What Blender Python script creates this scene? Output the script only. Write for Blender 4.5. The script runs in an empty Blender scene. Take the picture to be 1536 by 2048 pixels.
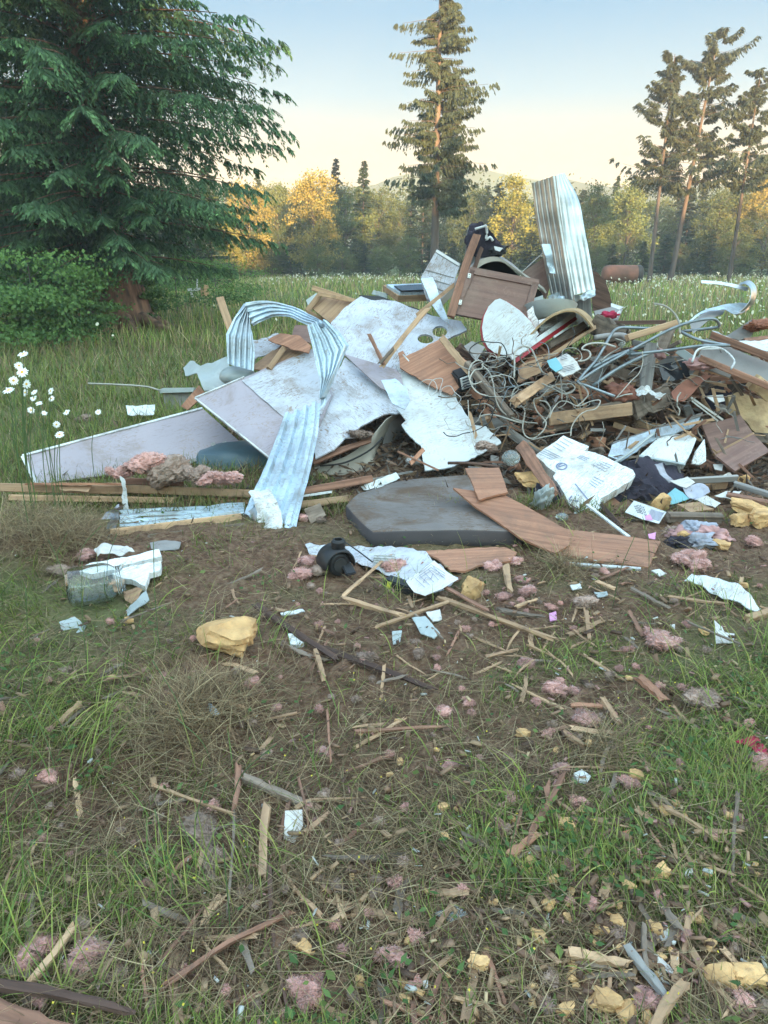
import bpy, bmesh, math, random
import numpy as np
from mathutils import Vector, Matrix, noise

random.seed(7)
RNG = np.random.default_rng(11)
scn = bpy.context.scene
COL = scn.collection

# ------------------------------------------------------------ camera
H = 1.40
PITCH = math.radians(19.0)
FPX = 1480.0
cam_d = bpy.data.cameras.new('camera')
cam = bpy.data.objects.new('camera', cam_d)
COL.objects.link(cam)
cam.location = (0, 0, H)
cam.rotation_euler = (math.radians(90) - PITCH, 0, 0)
cam_d.sensor_fit = 'VERTICAL'
cam_d.sensor_height = 24.0
cam_d.lens = 24.0 * FPX / 2048.0
cam_d.clip_start = 0.05
cam_d.clip_end = 5000
scn.camera = cam

# ------------------------------------------------------------ light
SKY_LO, SKY_HI = 1.02, 7.9
SUN_EL = math.radians(7.0)
SUN_AZ = math.radians(180 - 14)     # compass bearing from +Y, clockwise: sun stands behind the camera, to its right
world = bpy.data.worlds.new('World')
scn.world = world
world.use_nodes = True
nt = world.node_tree
nt.nodes.clear()
wo = nt.nodes.new('ShaderNodeOutputWorld')
bg = nt.nodes.new('ShaderNodeBackground')
sky = nt.nodes.new('ShaderNodeTexSky')
sky.sky_type = 'NISHITA'
sky.sun_disc = False
sky.sun_elevation = SUN_EL
sky.sun_rotation = SUN_AZ
sky.air_density = 1.0
sky.dust_density = 1.5
sky.ozone_density = 1.0
tc = nt.nodes.new('ShaderNodeTexCoord')
sp = nt.nodes.new('ShaderNodeSeparateXYZ')
rp = nt.nodes.new('ShaderNodeValToRGB')
e = rp.color_ramp.elements
SKYR = [(0.0, (1.0, 0.58, 0.27)), (0.065, (1.0, 0.69, 0.38)), (0.125, (0.86, 0.76, 0.57)),
        (0.18, (0.49, 0.70, 0.79)), (0.26, (0.24, 0.53, 0.78)), (1.0, (0.24, 0.40, 0.64))]
e[0].position, e[0].color = SKYR[0][0], (*SKYR[0][1], 1)
e[1].position, e[1].color = SKYR[-1][0], (*SKYR[-1][1], 1)
for p, c in SKYR[1:-1]:
    q = e.new(p); q.color = (*c, 1)
mx = nt.nodes.new('ShaderNodeMix'); mx.data_type = 'RGBA'
mx.inputs[0].default_value = 0.97
gain = nt.nodes.new('ShaderNodeVectorMath'); gain.operation = 'SCALE'
gain.inputs['Scale'].default_value = 1.0
nt.links.new(tc.outputs['Generated'], sp.inputs[0])
nt.links.new(sp.outputs['Z'], rp.inputs[0])
nt.links.new(rp.outputs[0], gain.inputs[0])
warm = nt.nodes.new('ShaderNodeMix'); warm.data_type = 'RGBA'; warm.blend_type = 'MULTIPLY'
warm.inputs[7].default_value = (1.30, 0.94, 0.66, 1)
wr = nt.nodes.new('ShaderNodeMapRange'); wr.inputs[1].default_value = -0.2; wr.inputs[2].default_value = 0.8
nt.links.new(wr.outputs[0], warm.inputs[0]); nt.links.new(gain.outputs[0], warm.inputs[6])
# the evening sky is brightest on the sun's side and overhead, dimmest opposite the sun
dt = nt.nodes.new('ShaderNodeVectorMath'); dt.operation = 'DOT_PRODUCT'
dt.inputs[1].default_value = (math.sin(SUN_AZ) * .9, math.cos(SUN_AZ) * .9, 0.55)
nt.links.new(tc.outputs['Generated'], dt.inputs[0])
mrg = nt.nodes.new('ShaderNodeMapRange'); mrg.inputs[1].default_value = -0.55; mrg.inputs[2].default_value = 0.9
mrg.inputs[3].default_value = SKY_LO; mrg.inputs[4].default_value = SKY_HI
nt.links.new(dt.outputs['Value'], mrg.inputs[0]); nt.links.new(dt.outputs['Value'], wr.inputs[0]); nt.links.new(mrg.outputs[0], gain.inputs['Scale'])
nt.links.new(sky.outputs[0], mx.inputs[6])
nt.links.new(warm.outputs[2], mx.inputs[7])
nt.links.new(mx.outputs[2], bg.inputs[0])
bg.inputs[1].default_value = 0.15
nt.links.new(bg.outputs[0], wo.inputs[0])

sd = bpy.data.lights.new('sun', 'SUN')
sd.energy = 5.0
sd.angle = math.radians(0.6)
sd.color = (1.0, 0.62, 0.28)
so = bpy.data.objects.new('sun', sd)
COL.objects.link(so)
sdir = Vector((math.sin(SUN_AZ) * math.cos(SUN_EL), math.cos(SUN_AZ) * math.cos(SUN_EL), math.sin(SUN_EL)))
so.rotation_euler = (-sdir).to_track_quat('-Z', 'Y').to_euler()
so.location = (0, -20, 30)

scn.view_settings.view_transform = 'Standard'
scn.view_settings.look = 'None'
scn.view_settings.gamma = 1
scn.view_settings.use_curve_mapping = False
scn.view_settings.exposure = 2.6
scn.cycles.volume_bounces = 1
scn.cycles.max_bounces = 8
scn.cycles.transmission_bounces = 8
scn.cycles.transparent_max_bounces = 6

# ------------------------------------------------------------ pixel <-> world
CT, ST = math.cos(PITCH), math.sin(PITCH)
def ray(px, py):
    u = (px - 768) / FPX; v = (1024 - py) / FPX
    return Vector((u, CT + v * ST, -ST + v * CT))
def W(px, py, Y):
    r = ray(px, py)
    return Vector((0, 0, H)) + r * (Y / r.y)
def gz_np(x, y):
    x = np.asarray(x, float); y = np.asarray(y, float)
    near = np.clip(1 - (y - 9) / 12, 0.25, 1)
    z = 0.012 * np.sin(3.1 * x + 1.3 * y) + 0.010 * np.sin(5.3 * y - 2.2 * x + 1) + 0.006 * np.sin(11 * x + 7 * y) + 0.005 * np.sin(-9 * x + 13 * y + 2)
    z = z + 0.03 * np.sin(0.7 * x + 0.5 * y)
    z = z * near
    # low hump of soil under the heap and clods dug up by the machine
    z = z + 0.18 * np.exp(-(((x - 1.4) / 2.0) ** 2 + ((y - 5.9) / 1.1) ** 2))
    for cx, cy, r, h in ((-1.85, 3.45, 0.34, 0.09), (-0.62, 2.42, 0.22, 0.05)):
        z = z + h * np.exp(-(((x - cx) ** 2 + (y - cy) ** 2) / r ** 2))
    return z
def gz(x, y): return float(gz_np(x, y))
def G(px, py, h=0.0):
    r = ray(px, py)
    z = h
    for _ in range(6):
        t = (H - z) / max(1e-4, -r.z)
        z = gz(r.x * t, r.y * t) + h
    return Vector((r.x * t, r.y * t, z))

# ------------------------------------------------------------ object helpers
def tag(o, label=None, cat=None, group=None, kind=None):
    if label: o['label'] = label
    if cat: o['category'] = cat
    if group: o['group'] = group
    if kind: o['kind'] = kind
    return o
def link(name, me, mats=None, parent=None, mat=None):
    o = bpy.data.objects.new(name, me); COL.objects.link(o)
    for m in (mats if isinstance(mats, (list, tuple)) else [mats]):
        if m is not None and len(me.materials) < 8: me.materials.append(m)
    if mat is not None: o.matrix_world = mat
    if parent is not None:
        o.parent = parent
        o.matrix_parent_inverse = Matrix.Identity(4)
        o.matrix_local = parent_mw(parent).inverted() @ (mat if mat is not None else Matrix.Identity(4))
    return o
PMW = {}
def parent_mw(p):
    return PMW.get(p.name, Matrix.Identity(4))
def reg(o, m):
    PMW[o.name] = m.copy(); return o
def empty(name, loc, rz=0):
    o = bpy.data.objects.new(name, None); COL.objects.link(o)
    m = Matrix.Translation(loc) @ Matrix.Rotation(rz, 4, 'Z')
    o.matrix_world = m; o.empty_display_size = 0.1
    return reg(o, m)
def pydata(name, verts, faces, smooth=False):
    me = bpy.data.meshes.new(name)
    me.from_pydata([tuple(v) for v in verts], [], faces)
    me.update()
    if smooth: me.polygons.foreach_set('use_smooth', [True] * len(me.polygons))
    return me
def npmesh(name, V, F, col=None, smooth=False):
    """V (n,3), F (m,k) all faces the same size, col (n,3) -> mesh"""
    me = bpy.data.meshes.new(name)
    V = np.asarray(V, np.float32); F = np.asarray(F, np.int32)
    k = F.shape[1]
    me.vertices.add(len(V)); me.vertices.foreach_set('co', V.ravel())
    me.loops.add(F.size); me.loops.foreach_set('vertex_index', F.ravel())
    me.polygons.add(len(F))
    me.polygons.foreach_set('loop_start', np.arange(0, F.size, k, dtype=np.int32))
    me.polygons.foreach_set('loop_total', np.full(len(F), k, np.int32))
    if smooth: me.polygons.foreach_set('use_smooth', np.ones(len(F), bool))
    me.update(calc_edges=True)
    if col is not None:
        a = me.color_attributes.new('tint', 'FLOAT_COLOR', 'POINT')
        c = np.ones((len(V), 4), np.float32); c[:, :3] = col
        a.data.foreach_set('color', c.ravel())
    return me

# ------------------------------------------------------------ materials
MATS = {}
def mat(name, c1, c2=None, rough=0.7, metal=0.0, scale=(4, 4, 4), detail=6.0, dirt=0.0, dirtc=(0.07, 0.045, 0.03),
        dscale=3.0, bump=0.0, bscale=None, vary=0.06, spec=0.35, trans=0.0, scratch=0.0, contrast=(0.35, 0.65), sheen=0.0, c3=None, streak=0.0):
    m = bpy.data.materials.new(name); m.use_nodes = True
    n = m.node_tree; N = n.nodes; L = n.links
    b = N['Principled BSDF']
    b.inputs['Roughness'].default_value = rough
    b.inputs['Metallic'].default_value = metal
    b.inputs['Specular IOR Level'].default_value = spec
    if trans: b.inputs['Transmission Weight'].default_value = trans
    if sheen: b.inputs['Sheen Weight'].default_value = sheen
    t = N.new('ShaderNodeTexCoord')
    oi = N.new('ShaderNodeObjectInfo')
    off = N.new('ShaderNodeVectorMath'); off.operation = 'MULTIPLY_ADD'
    L.new(oi.outputs['Random'], off.inputs[0]); off.inputs[1].default_value = (17, 31, 23)
    L.new(t.outputs['Object'], off.inputs[2])
    mp = N.new('ShaderNodeMapping'); mp.inputs['Scale'].default_value = scale
    L.new(off.outputs[0], mp.inputs[0])
    nz = N.new('ShaderNodeTexNoise'); nz.inputs['Scale'].default_value = 1.0; nz.inputs['Detail'].default_value = detail
    L.new(mp.outputs[0], nz.inputs[0])
    cr = N.new('ShaderNodeValToRGB')
    cr.color_ramp.elements[0].position = contrast[0]; cr.color_ramp.elements[1].position = contrast[1]
    cr.color_ramp.elements[0].color = (*(c2 or c1), 1); cr.color_ramp.elements[1].color = (*c1, 1)
    if c3:
        q = cr.color_ramp.elements.new(0.5 * (contrast[0] + contrast[1])); q.color = (*c3, 1)
    L.new(nz.outputs[0], cr.inputs[0])
    out = cr.outputs[0]
    if vary:
        hsv = N.new('ShaderNodeHueSaturation')
        mr = N.new('ShaderNodeMapRange'); mr.inputs[3].default_value = 1 - 3 * vary; mr.inputs[4].default_value = 1 + 3 * vary
        L.new(oi.outputs['Random'], mr.inputs[0]); L.new(mr.outputs[0], hsv.inputs['Value'])
        L.new(out, hsv.inputs['Color']); out = hsv.outputs[0]
    if dirt or scratch:
        for amt, sc, det, ctr, dist in ((dirt, dscale, 8, 0.5, 0.6), (scratch, dscale * 7, 3, 0.60, 2.5)):
            if not amt: continue
            n2 = N.new('ShaderNodeTexNoise'); n2.inputs['Scale'].default_value = sc; n2.inputs['Detail'].default_value = det
            n2.inputs['Distortion'].default_value = dist; n2.inputs['Roughness'].default_value = 0.7
            L.new(off.outputs[0], n2.inputs[0])
            r2 = N.new('ShaderNodeMapRange'); r2.inputs[1].default_value = ctr; r2.inputs[2].default_value = ctr + 0.16
            r2.inputs[4].default_value = amt
            L.new(n2.outputs[0], r2.inputs[0])
            m2 = N.new('ShaderNodeMix'); m2.data_type = 'RGBA'
            L.new(r2.outputs[0], m2.inputs[0]); L.new(out, m2.inputs[6]); m2.inputs[7].default_value = (*dirtc, 1)
            out = m2.outputs[2]
    if streak:     # scuffs and dried mud drawn out in several directions
        for j, (ang, sc_) in enumerate(((.35, (13, 130, 9)), (-.9, (16, 150, 9)), (1.45, (24, 90, 14)), (-.2, (30, 34, 20)))):
            mp2 = N.new('ShaderNodeMapping'); mp2.inputs['Rotation'].default_value = (0, 0, ang); mp2.inputs['Scale'].default_value = sc_
            L.new(off.outputs[0], mp2.inputs[0])
            n4 = N.new('ShaderNodeTexNoise'); n4.inputs['Scale'].default_value = 1; n4.inputs['Detail'].default_value = 5; n4.inputs['Distortion'].default_value = 1.6
            L.new(mp2.outputs[0], n4.inputs[0])
            n5 = N.new('ShaderNodeTexNoise'); n5.inputs['Scale'].default_value = 3.3 + j; n5.inputs['Detail'].default_value = 2
            L.new(off.outputs[0], n5.inputs[0])
            r4 = N.new('ShaderNodeMapRange'); r4.inputs[1].default_value = .555; r4.inputs[2].default_value = .64; r4.inputs[4].default_value = streak
            L.new(n4.outputs[0], r4.inputs[0])
            r5 = N.new('ShaderNodeMapRange'); r5.inputs[1].default_value = .47; r5.inputs[2].default_value = .62
            L.new(n5.outputs[0], r5.inputs[0])
            mm = N.new('ShaderNodeMath'); mm.operation = 'MULTIPLY'; L.new(r4.outputs[0], mm.inputs[0]); L.new(r5.outputs[0], mm.inputs[1])
            m4 = N.new('ShaderNodeMix'); m4.data_type = 'RGBA'
            L.new(mm.outputs[0], m4.inputs[0]); L.new(out, m4.inputs[6]); m4.inputs[7].default_value = (*[q * (.8 + .2 * j) for q in dirtc], 1)
            out = m4.outputs[2]
    L.new(out, b.inputs['Base Color'])
    if bump:
        bp = N.new('ShaderNodeBump'); bp.inputs['Strength'].default_value = bump; bp.inputs['Distance'].default_value = 0.01
        if bscale:
            n3 = N.new('ShaderNodeTexNoise'); n3.inputs['Scale'].default_value = bscale; n3.inputs['Detail'].default_value = 5
            L.new(off.outputs[0], n3.inputs[0]); L.new(n3.outputs[0], bp.inputs['Height'])
        else:
            L.new(nz.outputs[0], bp.inputs['Height'])
        L.new(bp.outputs[0], b.inputs['Normal'])
    MATS[name] = m
    return m
def tintmat(name, rough=0.6, transl=0.3, mul=1.0, spec=0.3):
    m = bpy.data.materials.new(name); m.use_nodes = True
    n = m.node_tree; N = n.nodes; L = n.links
    b = N['Principled BSDF']; b.inputs['Roughness'].default_value = rough; b.inputs['Specular IOR Level'].default_value = spec
    a = N.new('ShaderNodeVertexColor'); a.layer_name = 'tint'
    oi = N.new('ShaderNodeObjectInfo')
    hsv = N.new('ShaderNodeHueSaturation')
    mr = N.new('ShaderNodeMapRange'); mr.inputs[3].default_value = 0.8 * mul; mr.inputs[4].default_value = 1.2 * mul
    L.new(oi.outputs['Random'], mr.inputs[0]); L.new(mr.outputs[0], hsv.inputs['Value'])
    L.new(a.outputs[0], hsv.inputs['Color'])
    L.new(hsv.outputs[0], b.inputs['Base Color'])
    if transl:
        tr = N.new('ShaderNodeBsdfTranslucent'); L.new(hsv.outputs[0], tr.inputs[0])
        mxs = N.new('ShaderNodeMixShader'); mxs.inputs[0].default_value = transl
        L.new(b.outputs[0], mxs.inputs[1]); L.new(tr.outputs[0], mxs.inputs[2])
        L.new(mxs.outputs[0], N['Material Output'].inputs[0])
    MATS[name] = m
    return m
M = MATS
tintmat('foliage', 0.65, 0.25)
tintmat('grass_blade', 0.55, 0.3)
mat('bark', (0.20, 0.14, 0.10), (0.06, 0.045, 0.035), 0.9, scale=(9, 9, 2.0), bump=0.8, vary=0.05)
mat('bark_red', (0.26, 0.15, 0.10), (0.07, 0.045, 0.035), 0.9, scale=(10, 10, 1.8), bump=0.9, vary=0.03)
mat('bark_far', (0.125, 0.10, 0.09), (0.065, 0.052, 0.046), 0.9, scale=(5, 5, 1.0), vary=0.05)
# ============================================================ SETTING
def px_to_patch(px, py): 
    g = G(px, py); return g.x, g.y
# bare-soil patches (pixel centre, radius in metres along x and y)
BARE = [(620, 1430, .75, .50), (700, 1250, .75, .30), (330, 1480, .35, .25), (180, 1650, .34, .18), (650, 1900, .55, .18), (560, 1640, .3, .15), (950, 1480, .4, .2), (1050, 1900, .25, .12), (1300, 1950, .3, .1),
        (760, 1330, .5, .3), (1000, 1230, .8, .25), (250, 1930, .20, .08), (430, 1180, .3, .2), (620, 1130, .6, .3),
        (1300, 1120, .8, .3), (820, 1760, .2, .10), (480, 1640, .25, .10), (1420, 1080, .8, .4), (60, 1560, .2, .15),
        (330, 1090, .8, .35), (800, 2000, .3, .10), (1180, 1420, .3, .2)]
BAREW = [(*px_to_patch(a, b), c, d) for a, b, c, d in BARE]
def bareness(x, y):
    x = np.asarray(x, float); y = np.asarray(y, float)
    v = np.zeros_like(x + y)
    for cx, cy, rx, ry in BAREW:
        v = np.maximum(v, np.exp(-(((x - cx) / rx) ** 2 + ((y - cy) / ry) ** 2)))
    wob = 0.25 * np.sin(7 * x + 2.3 * y) * np.sin(6.1 * y - 3 * x) + 0.15 * np.sin(23 * x + 5) * np.sin(19 * y)
    v = v + wob * 0.6
    # under and round the heap everything is churned up
    v = np.maximum(v, np.clip(1.7 - np.sqrt(((x - 1.3) / 2.3) ** 2 + ((y - 5.2) / 1.35) ** 2) , 0, 1))
    return np.clip(v, 0, 1)

def spaced(a, b, near, d0, grow):
    out = [0.0]; d = d0
    while out[-1] < b: out.append(out[-1] + d); d = d if out[-1] < near else d * grow
    pos = np.array(out); neg = -pos[1:][::-1]
    return pos, neg
xp, xn = spaced(0, 700, 3.2, 0.045, 1.09)
xs = np.concatenate([xn, xp])
yp, _ = spaced(0, 900, 8.5, 0.04, 1.07)
yb = -np.array([0.3, 1, 3, 8, 20, 45, 90, 200])[::-1]
ys = np.concatenate([yb, yp])
X, Y = np.meshgrid(xs, ys)
Z = gz_np(X, Y)
clod = np.clip(1 - (Y - 4) / 5, 0, 1) * (Y > 0.4)
Z = Z + clod * bareness(X, Y) * 0.018 * (np.sin(31 * X + 7 * Y) * np.sin(27 * Y - 5 * X) + 0.7 * np.sin(57 * X) * np.sin(49 * Y + 3 * X) + RNG.uniform(-.6, .6, X.shape))
V = np.stack([X, Y, Z], -1).reshape(-1, 3)
ny, nx = X.shape
idx = np.arange(nx * ny).reshape(ny, nx)
F = np.stack([idx[:-1, :-1], idx[:-1, 1:], idx[1:, 1:], idx[1:, :-1]], -1).reshape(-1, 4)
b = bareness(X, Y)
fade = np.clip((Y - 7) / 6, 0, 1)
bar = (np.clip(b * 1.5, 0, 1) * (1 - fade) + 0.30 * (1 - fade) * (1 - b)).reshape(-1)
gcol = np.stack([bar, bar, bar], -1)
me = npmesh('ground', V, F, gcol, smooth=True)
def ground_mat():
    m = bpy.data.materials.new('meadow_soil'); m.use_nodes = True
    N = m.node_tree.nodes; L = m.node_tree.links
    b = N['Principled BSDF']; b.inputs['Roughness'].default_value = 0.95; b.inputs['Specular IOR Level'].default_value = 0.15
    t = N.new('ShaderNodeTexCoord')
    def noi(s, d=8, dist=0.0):
        n = N.new('ShaderNodeTexNoise'); n.inputs['Scale'].default_value = s; n.inputs['Detail'].default_value = d; n.inputs['Distortion'].default_value = dist
        L.new(t.outputs['Object'], n.inputs[0]); return n.outputs[0]
    def ramp(src, stops):
        r = N.new('ShaderNodeValToRGB'); L.new(src, r.inputs[0])
        r.color_ramp.elements[0].position = stops[0][0]; r.color_ramp.elements[0].color = (*stops[0][1], 1)
        r.color_ramp.elements[1].position = stops[-1][0]; r.color_ramp.elements[1].color = (*stops[-1][1], 1)
        for p, c in stops[1:-1]:
            q = r.color_ramp.elements.new(p); q.color = (*c, 1)
        return r.outputs[0]
    soil = ramp(noi(38, 12, .1), [(0.25, (0.075, 0.040, 0.026)), (0.5, (0.155, 0.090, 0.058)), (0.65, (0.21, 0.135, 0.088)), (0.8, (0.30, 0.20, 0.13))])
    turf = ramp(noi(3.0, 9), [(0.3, (0.050, 0.062, 0.024)), (0.5, (0.10, 0.13, 0.048)), (0.7, (0.18, 0.19, 0.085))])
    va = N.new('ShaderNodeVertexColor'); va.layer_name = 'tint'
    mx = N.new('ShaderNodeMix'); mx.data_type = 'RGBA'
    L.new(va.outputs[0], mx.inputs[0]); L.new(turf, mx.inputs[6]); L.new(soil, mx.inputs[7])
    L.new(mx.outputs[2], b.inputs['Base Color'])
    bp = N.new('ShaderNodeBump'); bp.inputs['Strength'].default_value = 0.9; bp.inputs['Distance'].default_value = 0.02
    L.new(noi(60, 8), bp.inputs['Height']); L.new(bp.outputs[0], b.inputs['Normal'])
    return m
g = link('ground', me, ground_mat()); tag(g, 'churned brown soil and mown meadow under the heap', kind='structure')

# distant hills
def hills():
    V = []; F = []
    n = 90
    for j, (dist, hh) in enumerate(((150, 0), (185, 1), (235, .6))):
        for i in range(n):
            a = (i / (n - 1) - .5) * 1.9
            x = math.sin(a) * dist; y = math.cos(a) * dist
            z = -6 if hh == 0 else hh * (15.5 + 3.0 * math.sin(a * 5 + 1) + 1.2 * math.sin(a * 17) + .6 * math.sin(a * 61) + random.uniform(-.4, .4))
            V.append((x, y, z))
    for j in range(2):
        for i in range(n - 1):
            F.append((j * n + i, j * n + i + 1, (j + 1) * n + i + 1, (j + 1) * n + i))
    m = mat('hill_forest', (0.09, 0.12, 0.07), (0.05, 0.07, 0.05), 1.0, scale=(.05, .05, .05), vary=0)
    o = link('hills', pydata('hills', V, F, True), m)
    tag(o, 'low wooded hills on the horizon', kind='structure')
hills()

# ------------------------------------------------------------ trees
def tubes_np(paths, radii, sides=5):
    """list of (k,3) arrays with radii -> V,F quads"""
    Vs = []; Fs = []; base = 0
    ang = np.linspace(0, 2 * math.pi, sides, endpoint=False)
    for P, R in zip(paths, radii):
        P = np.asarray(P, float); R = np.asarray(R, float)
        T = np.gradient(P, axis=0); T /= np.linalg.norm(T, axis=1)[:, None] + 1e-9
        up = np.array([0.0, 0, 1]) if abs(T[0][2]) < 0.9 else np.array([1.0, 0, 0])
        A = np.cross(T, up); A /= np.linalg.norm(A, axis=1)[:, None] + 1e-9
        B = np.cross(T, A)
        ring = P[:, None] + R[:, None, None] * (np.cos(ang)[None, :, None] * A[:, None] + np.sin(ang)[None, :, None] * B[:, None])
        k = len(P)
        Vs.append(ring.reshape(-1, 3))
        i = np.arange(k * sides).reshape(k, sides)
        f = np.stack([i[:-1], np.roll(i[:-1], -1, 1), np.roll(i[1:], -1, 1), i[1:]], -1).reshape(-1, 4)
        Fs.append(f + base); base += k * sides
    return np.concatenate(Vs), np.concatenate(Fs)

def nrm(a): return a / (np.linalg.norm(a, axis=-1, keepdims=True) + 1e-9)

def spray_leaves(C, D, Wd, L, w):
    """diamond leaves: centre base C, direction D, width dir Wd"""
    L = np.asarray(L)[:, None]; w = np.asarray(w)[:, None]
    a = C; b_ = C + D * L * .45 + Wd * w * .5; c = C + D * L; d = C + D * L * .45 - Wd * w * .5
    V = np.stack([a, b_, c, d], 1).reshape(-1, 3)
    F = np.arange(len(C) * 4).reshape(-1, 4)
    return V, F

def conifer(name, label, cat, base, top, r0, crown0, Lfun, nb, seed, n2=16, n3=7, droop=.35, rise=.12, tw=(.22, .05), l2=.38,
            c_in=(.025, .045, .022), c_tip=(.07, .12, .05), gaps=0.0, hang=0.5, group=None, bark='bark', flare=1.0, sides=10, azfun=None, upend=0.0, s0=.10):
    rng = np.random.default_rng(seed)
    base = np.array(base, float); top = np.array(top, float)
    Ht = top[2] - base[2]
    t = crown0 + (1 - crown0) * ((np.arange(nb) + rng.uniform(0, 1, nb)) / nb)
    az = (rng.uniform(0, 2 * math.pi, nb) if azfun is None else azfun(rng, nb))
    Lb = np.array([Lfun(x) for x in t]) * rng.uniform(.62, 1.12, nb)
    if gaps:
        keep = (np.sin(t * 41 + 3) + np.sin(az * 2 + t * 19) + rng.uniform(-.8, .8, nb)) > (-1.6 + gaps * 2)
        t, az, Lb = t[keep], az[keep], Lb[keep]; nb = len(t)
    bend = np.sin(t * math.pi * 1.3)[:, None] * np.array([[0.010 * Ht, 0, 0]]) * rng.uniform(-1, 1)
    O = base + (top - base) * t[:, None] + bend
    dirh = np.stack([np.cos(az), np.sin(az), np.zeros(nb)], -1)
    def bpos(s):      # s (nb,k)
        z = rise * s - droop * s ** 2 + upend * s ** 4
        return O[:, None] + dirh[:, None] * (Lb[:, None] * s)[..., None] + np.array([0, 0, 1.0]) * (Lb[:, None] * z)[..., None]
    s = np.clip(np.linspace(s0, 1.0, n2)[None] + rng.uniform(-.03, .03, (nb, n2)), .05, 1)
    P = bpos(s); Tn = nrm(bpos(s + .02) - P)
    side = np.cross(dirh, np.array([0, 0, 1.0]))[:, None] * np.ones((1, n2, 1))
    Cs = []; Ds = []; Ws = []; Ls = []; ws = []; Ts = []
    for sg in (-1, 1):
        ll = Lb[:, None] * l2 * (1.05 - s * .85) * rng.uniform(.6, 1.15, (nb, n2)) * np.clip(s * 5, .3, 1)
        D2 = nrm(Tn * .75 + side * sg * .8 + np.array([0, 0, -1.0]) * hang * rng.uniform(.4, 1.2, (nb, n2))[..., None] * .7)
        q = (np.arange(n3) + .5)[None, None] / n3 + rng.uniform(-.04, .04, (nb, n2, n3))
        PP = P[:, :, None] + D2[:, :, None] * (ll[..., None] * q)[..., None] + np.array([0, 0, -1.0]) * (ll[..., None] * q ** 2 * .35 * hang)[..., None]
        for s3 in (-1, 1):
            D3 = nrm(D2[:, :, None] * .9 + s3 * .55 * np.cross(D2, np.array([0, 0, 1.0]))[:, :, None] + rng.normal(0, .22, PP.shape) + np.array([0, 0, -1.0]) * hang * .55)
            Wd = nrm(np.cross(D3, np.array([0, 0, 1.0]) + rng.normal(0, .35, PP.shape)))
            LL = tw[0] * (1.15 - .6 * q) * rng.uniform(.6, 1.25, q.shape)
            wW = tw[1] * rng.uniform(.6, 1.3, q.shape)
            Cs.append(PP.reshape(-1, 3)); Ds.append(D3.reshape(-1, 3)); Ws.append(Wd.reshape(-1, 3)); Ls.append(LL.ravel()); ws.append(wW.ravel())
            Ts.append((np.clip(s[..., None] * .45 + q * .55, 0, 1) + 0 * q).ravel())
    C = np.concatenate(Cs); D = np.concatenate(Ds); Wd = np.concatenate(Ws); L = np.concatenate(Ls); w = np.concatenate(ws); T = np.concatenate(Ts)
    V, F = spray_leaves(C, D, Wd, L, w)
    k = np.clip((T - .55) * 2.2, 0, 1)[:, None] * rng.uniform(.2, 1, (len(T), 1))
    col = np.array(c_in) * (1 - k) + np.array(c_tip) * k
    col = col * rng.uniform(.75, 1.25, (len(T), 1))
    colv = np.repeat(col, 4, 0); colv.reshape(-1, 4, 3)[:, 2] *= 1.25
    e = empty(name, Vector(base)); tag(e, label, cat, group)
    bs = Vector(base)
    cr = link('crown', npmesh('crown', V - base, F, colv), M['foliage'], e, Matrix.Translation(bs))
    # trunk with limbs
    kk = 14
    tt = np.linspace(0, 1, kk)
    path = base + (top - base) * tt[:, None]; path[0, 2] -= .25
    R = r0 * (1 - tt) ** .85 + .012; R[0] *= 1 + .8 * flare; R[1] *= 1 + .06 * flare
    paths = [path]; radii = [R]
    V1, F1 = tubes_np(paths, radii, sides)
    lp = bpos(np.linspace(0, .85, 5)[None] * np.ones((nb, 1)))
    V2, F2 = tubes_np([lp[i] for i in range(nb)], [np.linspace(max(.012, r0 * .09), .006, 5)] * nb, 3)
    VV = np.concatenate([V1, V2]); FF = np.concatenate([F1, F2 + len(V1)])
    link('trunk', npmesh('trunk', VV - base, FF, None, True), M[bark], e, Matrix.Translation(bs))
    return e

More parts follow.
